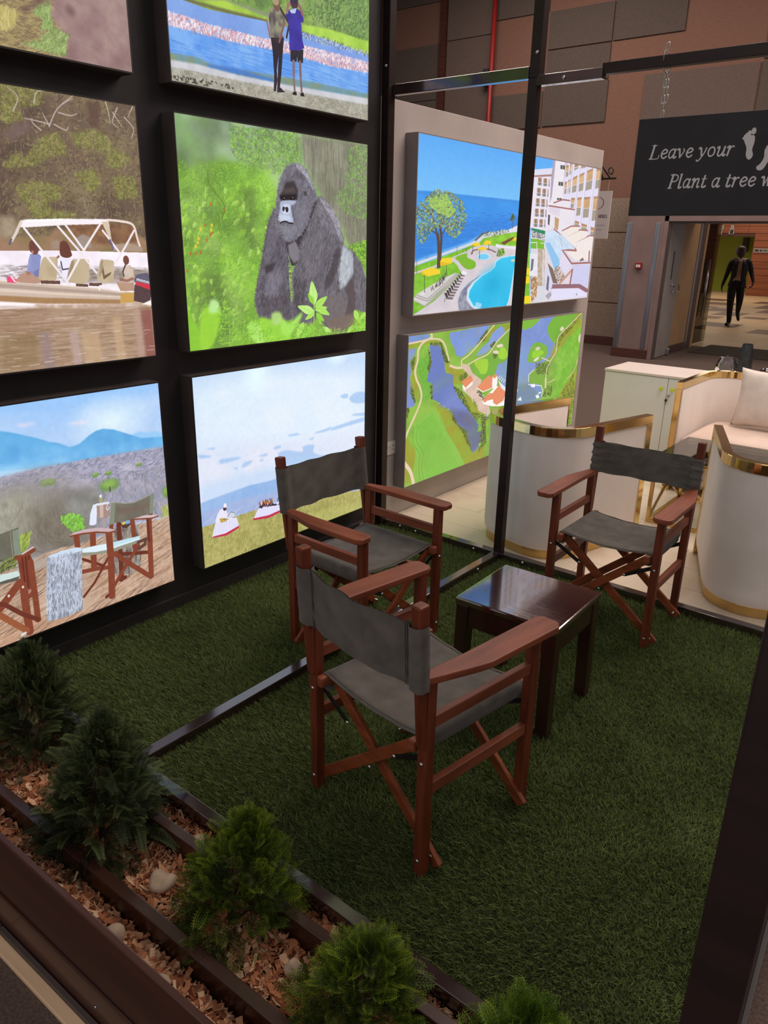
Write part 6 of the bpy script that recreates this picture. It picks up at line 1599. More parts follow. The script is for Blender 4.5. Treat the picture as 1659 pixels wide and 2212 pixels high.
# ---------------------------------------------------------------- gold and glass coffee table
ct = thing('coffee_table', 'low gold framed coffee table with glass top between armchairs and sofa', 'table', (1.29, 2.13, 0), 0)
Wt, Dt, Ht, B = .66, .66, .44, .022
def rect_frame(z, name):
    b = MB()
    b.box(0, Wt, 0, B, z, z + B).box(0, Wt, Dt - B, Dt, z, z + B).box(0, B, B, Dt - B, z, z + B).box(Wt - B, Wt, B, Dt - B, z, z + B)
    b.obj(name, M['gold_satin'], ct, bevel=.002)
rect_frame(0, 'base_frame')
rect_frame(Ht - B, 'top_frame')
for sx in (0, Wt - B):
    for sy in (0, Dt - B):
        MB().box(sx, sx + B, sy, sy + B, B, Ht - B).obj('leg', M['gold_satin'], ct, bevel=.002)
for y in (B / 2, Dt - B / 2):
    MB().bar((B, y, B), (Wt - B, y, Ht - B), .014, .014).bar((B, y + .001, Ht - B), (Wt - B, y + .001, B), .014, .014).obj('cross_brace', M['gold_satin'], ct)
for x in (B / 2, Wt - B / 2):
    MB().bar((x, B, B), (x, Dt - B, Ht - B), .014, .014).bar((x + .001, B, Ht - B), (x + .001, Dt - B, B), .014, .014).obj('cross_brace', M['gold_satin'], ct)
MB().box(.004, Wt - .004, .004, Dt - .004, Ht, Ht + .010).obj('glass_top', M['glass_smoke'], ct)

# ---------------------------------------------------------------- white cabinet and what stands on it
cb = thing('cabinet', 'white low cabinet with lime knobs behind the sofa', 'cabinet', (.245, 3.76, 0), 0)
box('carcass', M['cabinet'], cb, 0, 1.64, .0, .50, .06, .678, bevel=.002)
box('plinth', M['black_metal'], cb, .02, 1.62, .03, .48, 0, .06)
box('top', M['cabinet_top'], cb, -.006, 1.646, -.024, .506, .68, .70, bevel=.002)
for k, (x0, x1, kx) in enumerate(((.002, .545, .50), (.549, 1.092, .594), (1.096, 1.638, 1.59))):
    d = box('door', M['cabinet'], cb, x0, x1, -.02, -.001, .064, .676, bevel=.0015)
    kn = MB().box(kx - .014, kx + .014, -.042, -.028, .575, .603).box(kx - .006, kx + .006, -.03, -.019, .583, .595)
    kn.obj('knob', M['knob'], d, bevel=.003)
    if k == 1:
        lk = MB().lathe([(.011, 0), (.011, .008), (.0001, .0085)], 14).obj('lock', M['chrome'], d, (kx - .028, -.02, .535), (math.radians(90), 0, 0))
        kb = MB().box(kx - .030, kx - .026, -.036, -.026, .531, .539).lathe([(.0001, 0), (.010, .002), (.011, .014), (.006, .022), (.0001, .023)], 12, (kx - .040, -.034, .488)).box(kx - .042, kx - .038, -.036, -.032, .462, .492)
        kb.obj('key', M['black_metal'], d)

vs_ = thing('vase', 'dark grey twisted ceramic vase standing on the white cabinet', 'vase', (1.285, 4.02, .70))
prof = [(.0001, 0), (.040, 0), (.045, .008), (.056, .09), (.058, .15), (.052, .21), (.041, .268), (.038, .28), (.034, .279), (.036, .262), (.046, .21), (.05, .15), (.048, .09), (.036, .012), (.0001, .010)]
MB().lathe(prof, 48, (0, 0, 0), lambda a, z: 1 - .10 * abs(math.sin(4 * (a + z * 7.0)))).obj('body', M['vase'], vs_)
gb = thing('glass_bowl', 'clear dimpled round glass bowl left of the dark vase on the cabinet', 'bowl', (1.155, 4.00, .70))
prof = [(.0001, 0), (.045, 0), (.066, .02), (.082, .06), (.084, .09), (.074, .13), (.060, .155), (.056, .165), (.058, .167)]
MB().lathe(prof, 40, (0, 0, 0), lambda a, z: 1 + .018 * math.sin(10 * a) * math.sin(z * 90)).obj('glass', M['glass_clear'], gb, smooth=True)
db = MB()
for k in range(26):
    a = k * 2.399
    z = .02 + .12 * (k / 26)
    rr = np.interp(z, [0, .02, .06, .09, .13, .165], [.045, .066, .082, .084, .074, .054])
    db.ball((rr * math.cos(a), rr * math.sin(a), z), .005, 6, 4)
db.obj('droplets', M['glass_clear'], gb, smooth=True)
bl = thing('ornament_ball', 'shiny dark ornamental ball on the cabinet right of the dark vase', 'ornament', (1.455, 4.02, .70))
MB().ball((0, 0, .056), .056, 24, 16).obj('ball', M['ball'], bl, smooth=True)
MB().lathe([(.030, 0), (.034, .008), (.020, .014)], 20).obj('stand', M['gold_satin'], bl, smooth=True)

# ---------------------------------------------------------------- socket on the white wall
sk = thing('wall_socket', 'cream double wall socket on the white wall left of the golf picture', 'socket', (-.03, 1.065, .42))
box('plate', M['socket'], sk, 0, .009, -.07, .07, 0, .085, bevel=.003)
for s in (-1, 1):
    box('switch', M['white_plastic'], sk, .009, .013, s * .012 - .006, s * .012 + .006, .052, .072, bevel=.001)
    h = MB().box(.0085, .0095, s * .042 - .003, s * .042 + .003, .050, .062).box(.0085, .0095, s * .042 - .014, s * .042 - .007, .030, .035).box(.0085, .0095, s * .042 + .007, s * .042 + .014, .030, .035)
    h.obj('pin_holes', M['hole'], sk)

# ---------------------------------------------------------------- hanging board with chains
sg = thing('hanging_sign', 'black hanging board reading Leave your footprints symbol, Plant a tree', 'sign', (1.395, .97, 1.825))
b = MB().box(0, 1.0, -.010, .012, 0, .388).obj('board', M['board_side'], sg, bevel=.002)
me = bpy.data.meshes.new('lettering')
me.from_pydata([(0.002, -.0112, .002), (.998, -.0112, .002), (.998, -.0112, .386), (0.002, -.0112, .386)], [], [(0, 1, 2, 3)])
uv = me.uv_layers.new(name='print')
for i, c in enumerate(((.002, .005), (.998, .005), (.998, .995), (.002, .995))):
    uv.data[i].uv = c
me.materials.append(print_mat('print_sign', pic_sign(), 0, .6))
link('lettering', me, sg)
def chain_link(p, d, roll, parent):
    pts = []
    for k in range(13):
        a = 2 * math.pi * k / 12
        pts.append((.0062 * math.cos(a), 0, .017 * math.sin(a)))
    o = MB().tube(pts, .0021, 6, cap=False).obj('chain_link', M['galv'], parent, p, (0, d, roll), smooth=True)
    return o
for cx in (.093, .907):
    for row, off in ((0, 0.0), (1, .007)):
        n = 8 if row == 0 else 5
        for k in range(n):
            chain_link((cx - .012 + .002 * math.sin(k * 2.1) - .014 * (1 - k / 8) * -1 + off, -.004 + .004 * row, .388 + .012 + .029 * k + row * .06), .08, (k % 2) * 1.57 + .3, sg)
    chain_link((cx - .006, -.020, .388 + .262), .2, .4, sg)
    MB().tube([(cx - .014, -.026, .60), (cx - .014, -.028, .635), (cx - .012, .022, .635), (cx - .012, .022, .56), (cx - .013, -.02, .565)], .0022, 6).obj('hook', M['galv'], sg, smooth=True)

# small sign on a wrought iron bracket behind the white wall
br = thing('bracket_sign', 'small white hotel sign hanging from a scrolled black bracket behind the white wall', 'sign', (0, 4.0, 1.75))
bb = MB().box(-.14, .035, -.006, .006, .468, .482).bar((-.14, 0, .62), (-.02, 0, .482), .012, .012, (0, 1, 0))
bb.obj('bracket', M['iron'], br)
MB().tube([(-.02 + .024 * math.cos(a) * (1 - a / 14), 0, .535 + .028 * math.sin(a) * (1 - a / 14)) for a in np.linspace(-1.4, 5.2, 26)], .005, 8).obj('scroll', M['iron'], br, smooth=True)
MB().box(-.115, -.055, -.149, -.140, .42, .655).box(-.095, -.080, -.145, .006, .466, .484).bar((-.0875, -.142, .62), (-.0875, 0, .484), .012, .012).obj('wall_plate', M['iron'], br)
MB().tube([(-.02, 0, .47), (-.025, 0, .38)], .002, 6).tube([(-.29, 0, .47), (-.28, 0, .38)], .002, 6).obj('string', M['cord'], br)
MB().box(-.315, .015, .0, .006, 0, .38).obj('panel', M['white_plastic'], br)
MB().box(-.31, -.13, -.006, .006, .468, .482).obj('bracket_arm', M['iron'], br)
me = bpy.data.meshes.new('lettering')
me.from_pydata([(-.315, -.0008, 0), (.015, -.0008, 0), (.015, -.0008, .38), (-.315, -.0008, .38)], [], [(0, 1, 2, 3)])
uv = me.uv_layers.new(name='print')
for i, c in enumerate(((0, 0), (1, 0), (1, 1), (0, 1))):
    uv.data[i].uv = c
me.materials.append(print_mat('print_paper', pic_paper(), 0, .6))
link('lettering', me, br)

# fire call point on the pilaster, red pipe on the hall wall
fc = thing('fire_call_point', 'small red fire call point on the pilaster beside the door', 'alarm', (-2.02, 10.2, 1.34))
box('case', M['red'], fc, -.05, .05, -.045, -.001, 0, .10, bevel=.005)
box('glass_plate', M['white_plastic'], fc, -.034, .034, -.048, -.044, .028, .066)
MB().box(-.02, .02, -.050, -.047, .044, .050).obj('marking', M['hole'], fc)
pp = thing('pipe', 'thin red vertical pipe running up the hall wall', 'pipe', (-5.78, YW - .16, -.1))
MB().tube([(0, 0, 0), (0, 0, 7.3)], .045, 14).obj('tube', M['red'], pp, smooth=True)
for z in (1.2, 2.6, 4.62, 6.2):
    MB().box(-.17, -.05, -.03, .159, z, z + .28).box(-.06, .06, -.06, .06, z + .1, z + .16).obj('pipe_clamp', M['black'], pp)
dm = thing('door_mat', 'dark flat mat on the floor inside the far doorway', 'mat', (-.6, 12.35, -.1))
box('pile', M['mat'], dm, -.88, 1.4, -.72, .72, .0, .012, bevel=.003)

# signs and fittings on the lobby wall
for x, nm, lb in ((-6.73, 'restroom_symbol', 'pale standing man symbol on the lobby plank wall, left one'), (-6.32, 'restroom_symbol', 'pale standing woman symbol on the lobby plank wall, right one')):
    s = thing(nm, lb, 'symbol', (x, 31.02, 2.18), 0)
    b = MB().lathe([(.0001, -.05), (.05, 0), (.0001, .05)], 12, (0, -.01, .43)).box(-.05, -.006, -.015, 0, 0, .18).box(.006, .05, -.015, 0, 0, .18)
    if x > -6.5:
        b.prism([(-.11, -.15), (.11, -.15), (.05, .2), (-.05, .2)], 0, .015, Matrix.Translation((0, 0, .17)) @ Matrix.Rotation(math.radians(90), 4, 'X'))
    else:
        b.box(-.09, .09, -.015, 0, .18, .36)
    b.obj('figure', M['door_grey'], s)
s = thing('wall_plate_sign', 'small grey plate sign on the lobby planks right of the lime wall', 'sign', (-5.1, 31.02, 1.53))
box('plate', M['door_grey'], s, -.28, .28, -.02, 0, 0, .16)
MB().box(-.24, -.1, -.024, -.02, .04, .12).box(-.06, .04, -.024, -.02, .05, .11).box(.08, .22, -.024, -.02, .06, .1).obj('marking', M['black'], s)
s = thing('wall_box', 'dark upright box mounted high on the lime lobby wall', 'box', (-6.35, 33.5, 1.52))
box('casing', M['black'], s, -.10, .10, -.12, .09, 0, .58, bevel=.01)

# ---------------------------------------------------------------- planter: boards, shavings, stones, shrubs
PIV, TILT = (1.1, -1.8), .028
pt = thing('planter', 'dark brown timber planter of long boards along the front of the turf', 'planter', (PIV[0], PIV[1], 0), TILT)
def pbox(name, m, x0, x1, y0, y1, z0, z1, bevel=.003):
    return box(name, M[m], pt, x0 - PIV[0], x1 - PIV[0], y0 - PIV[1], y1 - PIV[1], z0, z1, bevel)
pbox('bed', 'soil', .03, 2.69, -1.950, -1.535, -.095, .008, 0)
pbox('plank', 'plank', .03, 2.69, -1.592, -1.560, .0, .092)
pbox('plank', 'plank', .03, 2.69, -1.817, -1.785, .0, .100)
pbox('plank', 'plank_red', .03, 2.69, -1.978, -1.960, .046, .255, .004)
pbox('plank', 'plank_red', .03, 2.69, -1.983, -1.955, -.1, .044, .003)
for x in (.5, 1.5, 2.4):
    bolt(pt, (x - PIV[0], -1.984 - PIV[1], -.02), (0, -1, 0), .004, 'screw')
struct(box('planter_back_soil', M['soil'], None, .002, 2.69, -1.60, -1.477, -.096, .006))
for x0, x1 in ((-2.4, -.045), (-.04, 1.9)):
    tr = struct(box('trim_2', M['beige_trim'], None, x0, x1, -2.030 - PIV[1], -1.998 - PIV[1], -.1, -.084, bevel=.003))
    tr.location = (PIV[0], PIV[1], 0)
    tr.rotation_euler = (0, 0, TILT)
    box('trim_lip', M['frame'], tr, x0, x1, -1.998 - PIV[1], -1.986 - PIV[1], -.1, -.070)

def make_chips():
    lanes = ((-1.555, -1.440, 6500), (-1.780, -1.597, 10500), (-1.955, -1.822, 8500))
    V, T = [], []
    r = np.random.default_rng(12)
    for y0, y1, n in lanes:
        x = r.random(n) * 2.7 + .03
        s = r.random(n)
        y = y0 + (y1 - y0) * s
        if y0 < -1.9:
            z = .02 + .085 * (1 - s) ** 1.3 + r.random(n) * .022
        elif y0 < -1.7:
            z = .012 + r.random(n) * .028 + .012 * np.sin(x * 9) * np.sin(s * 3.1)
        else:
            z = .010 + r.random(n) * .018
        big = r.random(n) < .16
        ln = np.where(big, .013 + .016 * r.random(n), .004 + .011 * r.random(n))
        wd = np.where(big, .006 + .007 * r.random(n), .0018 + .0045 * r.random(n))
        th = r.random(n) * 6.283
        tilt = (r.random(n) - .5) * 1.5
        roll = (r.random(n) - .5) * 1.6
        curl = (r.random(n) - .3) * 2.6
        tone = np.clip(r.normal(.45, .22, n) + np.where(big, .16, 0), 0, 1)
        ex = np.stack([np.cos(th) * np.cos(tilt), np.sin(th) * np.cos(tilt), np.sin(tilt)], 1)
        hz = np.stack([-np.sin(th), np.cos(th), np.zeros(n)], 1)
        up = np.cross(ex, hz)
        ey = hz * np.cos(roll)[:, None] + up * np.sin(roll)[:, None]
        ez = np.cross(ex, ey)
        c = np.stack([x, y, z], 1)
        rag = r.random((n, 4, 2)) * .8
        def cs(t, side):
            k = np.where(np.abs(curl) < .05, .05, curl)
            a = k * t
            px = np.sin(a) / k * ln * 2
            pz = (1 - np.cos(a)) / k * ln * 2
            wob = 1 - rag[:, int((t + .5) * 3 + .5), (side + 1) // 2]
            return c + ex * px[:, None] + ez * pz[:, None] + ey * (side * wd * wob)[:, None]
        ts = (-.5, -.17, .17, .5)
        for a, b in zip(ts[:-1], ts[1:]):
            V.append(np.stack([cs(a, -1), cs(b, -1), cs(b, 1), cs(a, 1)], 1).reshape(-1, 3))
            T.append(np.repeat(tone, 4))
    V, T = np.concatenate(V), np.concatenate(T)
    V[:, 2] = np.maximum(V[:, 2], .009)
    for b0, b1 in ((-1.594, -1.558), (-1.819, -1.783)):
        inb = (V[:, 1] > b0) & (V[:, 1] < b1) & (V[:, 2] < .1)
        mid = (b0 + b1) / 2
        V[inb, 1] = np.where(V[inb, 1] > mid, b1, b0)
    V[:, 1] = np.maximum(V[:, 1], -1.959)
    q = V[:, :2] - PIV
    V[:, 0] = PIV[0] + q[:, 0] * math.cos(TILT) - q[:, 1] * math.sin(TILT)
    V[:, 1] = np.minimum(PIV[1] + q[:, 0] * math.sin(TILT) + q[:, 1] * math.cos(TILT), -1.478)
    V[:, 0] = np.clip(V[:, 0], .004, 2.67)
    o = fast_mesh('wood_shavings', V, 4, M['chips'], T)
    tag(o, 'reddish brown wood shavings filling the planter lanes', 'shavings', kind='stuff')
make_chips()

def stone(label, x, y, z, r, sc, seed, rough=.06):
    q = random.Random(seed)
    ph = [q.random() * 6 for _ in range(6)]
    t = thing('stone', label, 'stone', (x, y, z), q.random() * 3, 'pale stones in the planter')
    mb = MB().ball((0, 0, r * sc[2] * .8), r, 18, 12, sc)
    mb.v = [tuple(np.array(v) * (1 + rough * (math.sin(v[0] / r * 3 + ph[0]) + math.sin(v[1] / r * 4 + ph[1]) + math.sin(v[2] / r * 3.4 + ph[2])))) for v in mb.v]
    mb.obj('rock', M['stone'], t, smooth=True)
stone('rough white stone lying in the middle planter lane between two shrubs', 1.375, -1.685, .022, .030, (1.15, 1, .8), 1, .12)
stone('smooth pinkish oval stone in the back lane left of the bright thuja', 1.318, -1.522, .015, .024, (1.3, .8, .7), 2, .03)
stone('round pale stone in the front lane against the outer board', 1.450, -1.875, .062, .026, (1, 1, .95), 3, .02)
stone('small pale stone in the back lane right of the bright thuja', 1.690, -1.530, .012, .026, (1.1, 1, .8), 4, .05)
stone('tall lumpy cream stone in the middle lane left of the low round thuja', 1.835, -1.640, .018, .024, (.9, .8, 1.35), 5, .12)
stone('half buried pale stone in the middle lane left of the widest shrub', .800, -1.690, .014, .026, (1.2, 1, .8), 6, .06)
stone('small cream stone in the front lane near the bottom of the photo', 1.640, -1.872, .062, .018, (1.2, .9, .7), 7, .06)
stone('small white stone in the back lane just behind the widest shrub', 1.075, -1.527, .013, .020, (1.2, .9, .7), 8, .06)

def spray(kind):
    """flat frond along +x (length 1): list of little scale-leaf quads and their tone"""
    q, t = [], []
    def scale(px, py, a, l, w, tone):
        c, s = math.cos(a), math.sin(a)
        q.append([(px, py), (px + c * l * .45 - s * w, py + s * l * .45 + c * w), (px + c * l, py + s * l), (px + c * l * .45 + s * w, py + s * l * .45 - c * w)])
        t.append(tone)
    if kind == 'thuja':
        for k in range(12):
            scale(k / 12, 0, 0, .11, .013, .15 + .5 * k / 12)
        for k in range(7):
            x = .10 + .125 * k
            L = .46 * math.sin(math.pi * (.18 + .8 * (1 - k / 8)) / 1.25) * (.95 - .06 * k)
            for sg in (-1, 1):
                a = sg * (.80 - .03 * k)
                n = max(2, int(L / .06))
                for j in range(n):
                    d = L * (j + .2) / n
                    scale(x + d * math.cos(a), d * math.sin(a), a, .085, .014, .15 + .7 * (j / n) + .1 * k / 9)
                if L > .2:
                    for j in (1, 2):
                        d = L * j / 2.6
                        for s2 in (-1, 1):
                            scale(x + d * math.cos(a), d * math.sin(a), a + s2 * .75, .075, .011, .40 + .15 * j)
                            scale(x + d * math.cos(a) + .06 * math.cos(a + s2 * .75), d * math.sin(a) + .06 * math.sin(a + s2 * .75), a + s2 * .6, .07, .010, .66 + .16 * j)
    else:
        for k in range(10):
            scale(k / 10, 0, 0, .12, .007, .15 + .4 * k / 10)
        for k in range(11):
            x = .05 + .085 * k
            L = .34 * (1 - .55 * k / 11)
            for sg in (-1, 1):
                a = sg * (.70 - .02 * k)
                for j in range(4):
                    d = L * j / 4
                    scale(x + d * math.cos(a), d * math.sin(a), a, L / 3.2, .008, .3 + .2 * j)
                    for s2 in (-1, 1):
                        scale(x + d * math.cos(a), d * math.sin(a), a + s2 * .6, .075, .0065, .4 + .17 * j)
    return np.array(q, np.float32), np.array(t, np.float32)

def shrub(label, x, y, h, rad, kind, m, n, seed, lean=(0, 0), droop=.0, size=.085, base_z=.01, bottom=.18, up=.9):
    r = np.random.default_rng(seed)
    t = thing('conifer_shrub', label, 'shrub', (x, y, base_z), 0, 'small conifers in the planter')
    st = MB()
    st.tube([(0, 0, -.01), (.006, .003, h * .3), (lean[0] * .5, lean[1] * .5, h * .62)], [.011, .008, .004], 8)
    for k in range(7):
        a = k * 2.4
        st.tube([(0, 0, h * (.08 + .05 * k)), (rad * .35 * math.cos(a), rad * .35 * math.sin(a), h * (.2 + .07 * k)), (rad * .6 * math.cos(a) + lean[0] * .4, rad * .6 * math.sin(a) + lean[1] * .4, h * (.34 + .07 * k))], [.006, .004, .002], 6)
    st.obj('stem', M['bark'], t, smooth=True)
    Q, T = spray(kind)
    # frond origins: shell-biased egg with lobes
    s = r.random(n)
    zz = bottom + (1 - bottom) * s ** .85
    prof = np.interp(zz, [0, .12, .3, .5, .7, .88, 1.0], [.55, .85, 1.0, .95, .74, .42, .08])
    az = r.random(n) * 6.283
    lob = 1 + .18 * np.sin(az * 3 + seed) * np.cos(zz * 7 + seed) + .10 * np.sin(az * 7 + zz * 11)
    rr = rad * prof * lob * (.2 + .85 * r.random(n) ** .75)
    ox = rr * np.cos(az) + lean[0] * zz
    oy = rr * np.sin(az) + lean[1] * zz
    oz = h * zz * .86 - droop * h * (rr / rad) ** 2
    L = size * (.65 + .7 * r.random(n)) * (1.1 - .35 * zz)
    # growth direction: outward and up, drooping low down
    el = (up * zz ** .7 - droop * 1.6 * (1 - zz)) * 1.25 + r.normal(0, .38, n)
    ad = az + r.normal(0, .6, n)
    d = np.stack([np.cos(el) * np.cos(ad), np.cos(el) * np.sin(ad), np.sin(el)], 1)
    tw = r.random(n) * 6.283
    ref = np.tile(np.array([0, 0, 1.0]), (n, 1)) + r.normal(0, .3, (n, 3))
    e1 = np.cross(d, ref)
    e1 /= np.linalg.norm(e1, axis=1)[:, None]
    e2 = np.cross(d, e1)
    v = e1 * np.cos(tw)[:, None] + e2 * np.sin(tw)[:, None]
    o = np.stack([ox, oy, np.maximum(oz, .012)], 1)
    m_ = len(Q)
    P = Q.reshape(-1, 2)
    bend = -(droop + .12) * P[:, 0] ** 2
    pts = o[:, None, :] + (L[:, None] * P[None, :, 0])[..., None] * d[:, None, :] + (L[:, None] * P[None, :, 1])[..., None] * v[:, None, :]
    pts[..., 2] += L[:, None] * bend[None, :] * .8
    pts[..., 2] = np.maximum(pts[..., 2], .004)
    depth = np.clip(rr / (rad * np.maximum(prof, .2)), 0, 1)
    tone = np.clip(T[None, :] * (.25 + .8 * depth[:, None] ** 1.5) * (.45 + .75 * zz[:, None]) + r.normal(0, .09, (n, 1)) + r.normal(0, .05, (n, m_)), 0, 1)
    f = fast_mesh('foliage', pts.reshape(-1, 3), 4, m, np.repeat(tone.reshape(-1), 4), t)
    return t

shrub('dark feathery conifer farthest left in the planter, in front of the safari picture', .555, -1.63, .43, .130, 'juniper', M['fol_dark'], 980, 3, (-.02, .05), .10, .080, up=1.15)
shrub('widest dark conifer, second from the left in the planter, with drooping lower fronds', 1.090, -1.69, .44, .145, 'juniper', M['fol_dark'], 1250, 7, (-.0, .04), .22, .086, up=1.1)
shrub('bright tipped green thuja in the middle of the planter', 1.600, -1.640, .345, .125, 'thuja', M['fol_green'], 760, 11, (.02, .06), .10, .066, up=1.15)
shrub('low round green thuja, second from the right in the planter', 2.025, -1.640, .26, .118, 'thuja', M['fol_green'], 640, 15, (.02, .03), .08, .064, up=.9)
shrub('yellowish thuja at the bottom edge, rightmost in the planter', 2.40, -1.57, .30, .110, 'thuja', M['fol_light'], 600, 19, (.0, .02), .06, .070, up=1.25)

# ---------------------------------------------------------------- the man walking in the lobby
def make_man():
    t = thing('person', 'man in dark suit and open pale shirt walking toward the door with a phone', 'person', (-2.396, 17.658, -.1), math.radians(-75.568 + 90))
    ms = [mat('dark_skin', (62, 40, 32), .5), mat('suit_cloth', (30, 29, 36), .85, c2=(38, 36, 44), scale=(60, 60, 60)), mat('trouser_cloth', (22, 22, 30), .85), mat('shoe_leather', (22, 16, 16), .35), mat('pale_shirt', (172, 146, 130), .8)]
    # joints: local x = the man's left is +x as seen on the right of the picture, -y toward the viewer
    J = {'pel': (.015, 0, .97, .125, .095), 'waist': (.03, 0, 1.12, .13, .095), 'chest': (.03, .0, 1.36, .165, .11), 'neckb': (.022, .01, 1.535, .07, .065), 'neck': (.017, 0, 1.585, .066, .066), 'head0': (0.004, -.012, 1.655, .086, .100), 'head1': (-.012, 0, 1.765, .102, .122), 'head2': (-.016, .01, 1.845, .066, .082),
         'shL': (-.135, 0, 1.495, .075, .07), 'shLo': (-.178, 0, 1.455, .064, .062), 'elL': (-.225, .03, 1.22, .048, .048), 'wrL': (-.29, -.04, .945, .034, .036), 'paL': (-.305, -.05, .875, .034, .020),
         'shR': (.175, 0, 1.51, .075, .07), 'shRo': (.222, 0, 1.465, .064, .062), 'elR': (.30, .05, 1.25, .048, .048), 'wrR': (.372, -.08, 1.045, .034, .036), 'paR': (.375, -.11, .985, .034, .022),
         'hiL': (-.07, -.02, .93, .10, .10), 'knL': (-.052, -.10, .53, .066, .070), 'anL': (-.015, -.09, .12, .046, .050),
         'hiR': (.115, .02, .93, .10, .10), 'knR': (.150, -.03, .575, .066, .070), 'anR': (.152, .25, .33, .046, .050)}
    E_ = [('pel', 'waist'), ('waist', 'chest'), ('chest', 'neckb'), ('neckb', 'neck'), ('neck', 'head0'), ('head0', 'head1'), ('head1', 'head2'), ('chest', 'shL'), ('shL', 'shLo'), ('shLo', 'elL'), ('elL', 'wrL'), ('wrL', 'paL'),
          ('chest', 'shR'), ('shR', 'shRo'), ('shRo', 'elR'), ('elR', 'wrR'), ('wrR', 'paR'), ('pel', 'hiL'), ('hiL', 'knL'), ('knL', 'anL'), ('pel', 'hiR'), ('hiR', 'knR'), ('knR', 'anR')]
    # fingers: four and a thumb on each palm
    def fingers(side, base, curl):
        sx = -1 if side == 'L' else 1
        for k in range(4):
            l = (.078, .088, .083, .066)[k]
            y = base[1] - .026 + .017 * k
            J['f%s%da' % (side, k)] = (base[0] - .004 * sx, y, base[2] - .030, .0095, .0095)
            J['f%s%db' % (side, k)] = (base[0] - .012 * sx - curl * .02 * sx, y - .004, base[2] - .030 - l * .55, .0088, .0088)
            J['f%s%dc' % (side, k)] = (base[0] - .026 * sx - curl * .05 * sx, y - .010, base[2] - .030 - l * (1 - .4 * curl), .0075, .0075)
            E_.extend([('pa' + side, 'f%s%da' % (side, k)), ('f%s%da' % (side, k), 'f%s%db' % (side, k)), ('f%s%db' % (side, k), 'f%s%dc' % (side, k))])
        J['t%sa' % side] = (base[0] - .016 * sx, base[1] - .034, base[2] + .012, .011, .011)
        J['t%sb' % side] = (base[0] - .028 * sx, base[1] - .052, base[2] - .032, .009, .009)
        E_.extend([('pa' + side, 't%sa' % side), ('t%sa' % side, 't%sb' % side)])
    fingers('L', J['paL'], .35)
    fingers('R', J['paR'], .9)
    # feet
    J['heL'] = (-.012, -.04, .055, .045, .045); J['baL'] = (-.05, -.19, .040, .046, .036); J['toL'] = (-.075, -.265, .034, .036, .028)
    J['heR'] = (.150, .30, .27, .045, .045); J['baR'] = (.185, .26, .145, .046, .036); J['toR'] = (.205, .21, .085, .036, .028)
    E_ += [('anL', 'heL'), ('heL', 'baL'), ('baL', 'toL'), ('anR', 'heR'), ('heR', 'baR'), ('baR', 'toR')]
    ks = list(J)
    me = bpy.data.meshes.new('body')
    me.from_pydata([J[k][:3] for k in ks], [(ks.index(a), ks.index(b)) for a, b in E_], [])
    o = link('body', me, t)
    sk_ = o.modifiers.new('skin', 'SKIN')
    for i, k in enumerate(ks):
        g = 1.0 if k[0] in 'ft' and len(k) > 2 else (1.2 if k[:2] in ('kn', 'an', 'hi', 'el', 'he', 'ba', 'to') or k[:3] == 'shL' or k[:3] == 'shR' else 1.0)
        me.skin_vertices[0].data[i].radius = (J[k][3] * g, J[k][4] * g)
        me.skin_vertices[0].data[i].use_root = (k == 'pel')
    sb = o.modifiers.new('smooth', 'SUBSURF')
    sb.levels = sb.render_levels = 2
    dg = bpy.context.evaluated_depsgraph_get()
    dg.update()
    nm = bpy.data.meshes.new_from_object(o.evaluated_get(dg))
    nm.name = 'body'
    o.modifiers.clear()
    o.data = nm
    nm.materials.clear()
    for m in ms:
        nm.materials.append(m)
    arm = {k: Vector(J[k][:3]) for k in ('wrL', 'wrR')}
    for p in nm.polygons:
        c = p.center
        if c.z > 1.565 and abs(c.x) < .12:
            p.material_index = 0
        elif (c.x < -.2 or c.x > .30) and c.z < 1.06 and ((c - arm['wrL']).z < -.012 and c.x < -.2 or (c - arm['wrR']).z < -.012 and c.x > .30):
            p.material_index = 0
        elif c.z < .105 and c.y < .1 or (c.y > .17 and c.z < .30):
            p.material_index = 3
        elif c.y < -.035 and abs(c.x - .028) < .115 and 1.06 < c.z <= 1.57:
            p.material_index = 4
        elif c.z < 1.06 and -.2 < c.x < .29:
            p.material_index = 2
        else:
            p.material_index = 1
        p.use_smooth = True
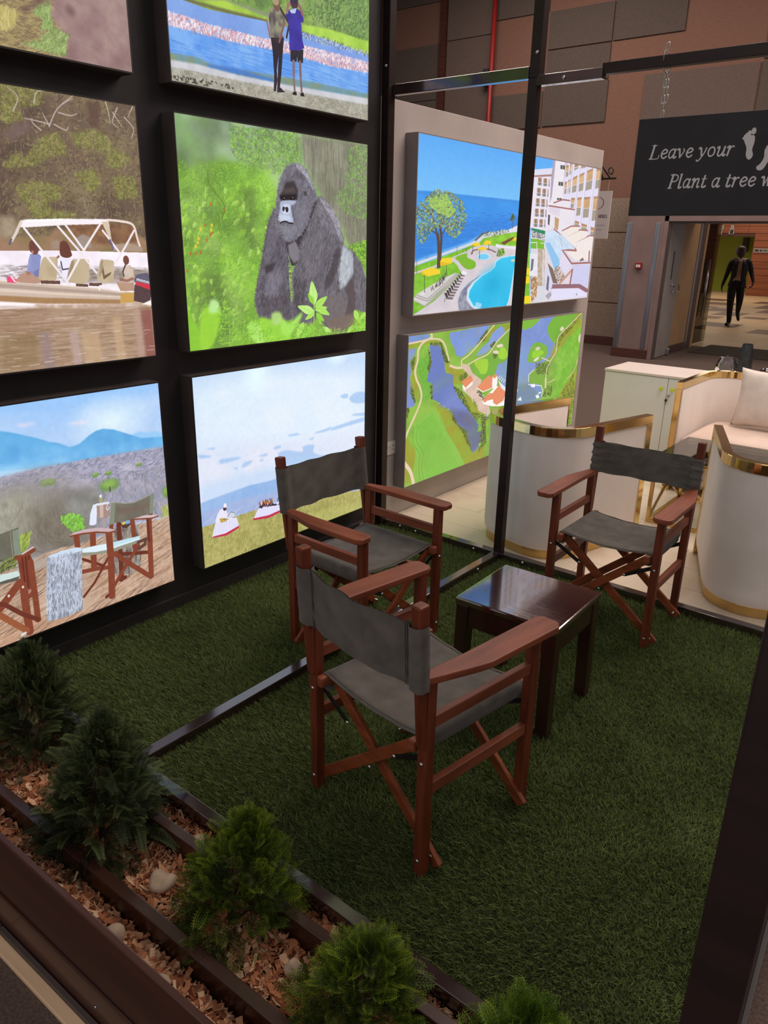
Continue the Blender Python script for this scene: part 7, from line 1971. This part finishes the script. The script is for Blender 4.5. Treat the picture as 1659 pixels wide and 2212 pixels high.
    # open jacket: front halves and skirt hanging to the hips
    def jacket(i, j):
        a = math.radians(-62 + (360 - 56) * i / 30 - 90 + 90)
        s = j / 8
        z = 1.50 - s * .60
        ex = np.interp(s, [0, .25, .6, 1], [.185, .20, .165, .215])
        ey = np.interp(s, [0, .25, .6, 1], [.112, .148, .142, .150])
        th = math.radians(-90 + (12 + 12 * s) + (360 - 2 * (12 + 12 * s)) * i / 30)
        return (.032 + ex * math.cos(th), ey * math.sin(th) + (.02 if s > .6 else 0) * s, z - .02 * math.cos(th) * (s > .8))
    jm = MB().grid(31, 9, jacket).obj('jacket', ms[1], t, smooth=True)
    jm.modifiers.new('cloth', 'SOLIDIFY').thickness = .012
    def shirt(i, j):
        s = j / 8
        th = math.radians(-90 - 44 + 88 * i / 8)
        z = 1.555 - s * .46
        ex = np.interp(s, [0, .25, .6, 1], [.065, .18, .15, .14]); ey = np.interp(s, [0, .25, .6, 1], [.065, .118, .110, .106])
        return (.028 + ex * math.cos(th), ey * math.sin(th), z)
    MB().grid(9, 9, shirt).obj('shirt', ms[4], t, smooth=True)
    MB().bar((-.03, -.066, 1.585), (.008, -.105, 1.50), .03, .006, (0, 1, 0)).bar((.068, -.066, 1.585), (.022, -.105, 1.50), .03, .006, (0, 1, 0)).obj('collar', M['white_plastic'], t)
    MB().box(.010, .048, -.118, -.108, 1.062, 1.088).obj('belt_buckle', M['chrome'], t)
    # face
    f = MB()
    f.ball((-.012, -.112, 1.715), .017, 8, 6, (.8, 1, 1.3))
    f.ball((-.104, .008, 1.725), .022, 8, 6, (.5, .8, 1.5)).ball((.080, .008, 1.725), .022, 8, 6, (.5, .8, 1.5))
    f.bar((-.036, -.104, 1.668), (.016, -.104, 1.668), .012, .012)
    f.obj('face', ms[0], t, smooth=True)
    e = MB()
    for s in (-1, 1):
        e.ball((-.012 + s * .034, -.100, 1.752), .012, 8, 6)
    e.obj('eyes', mat('eye', (16, 12, 12), .2), t, smooth=True)
    return t
make_man()
ph = thing('phone', 'small shiny phone held in the walking man hand', 'phone', (-2.033, 17.60, .83), math.radians(14))
box('case', M['black_metal'], ph, -.045, .02, -.05, .05, .0, .010, bevel=.003)
box('screen', M['chrome'], ph, -.040, .015, -.045, .045, .010, .012)
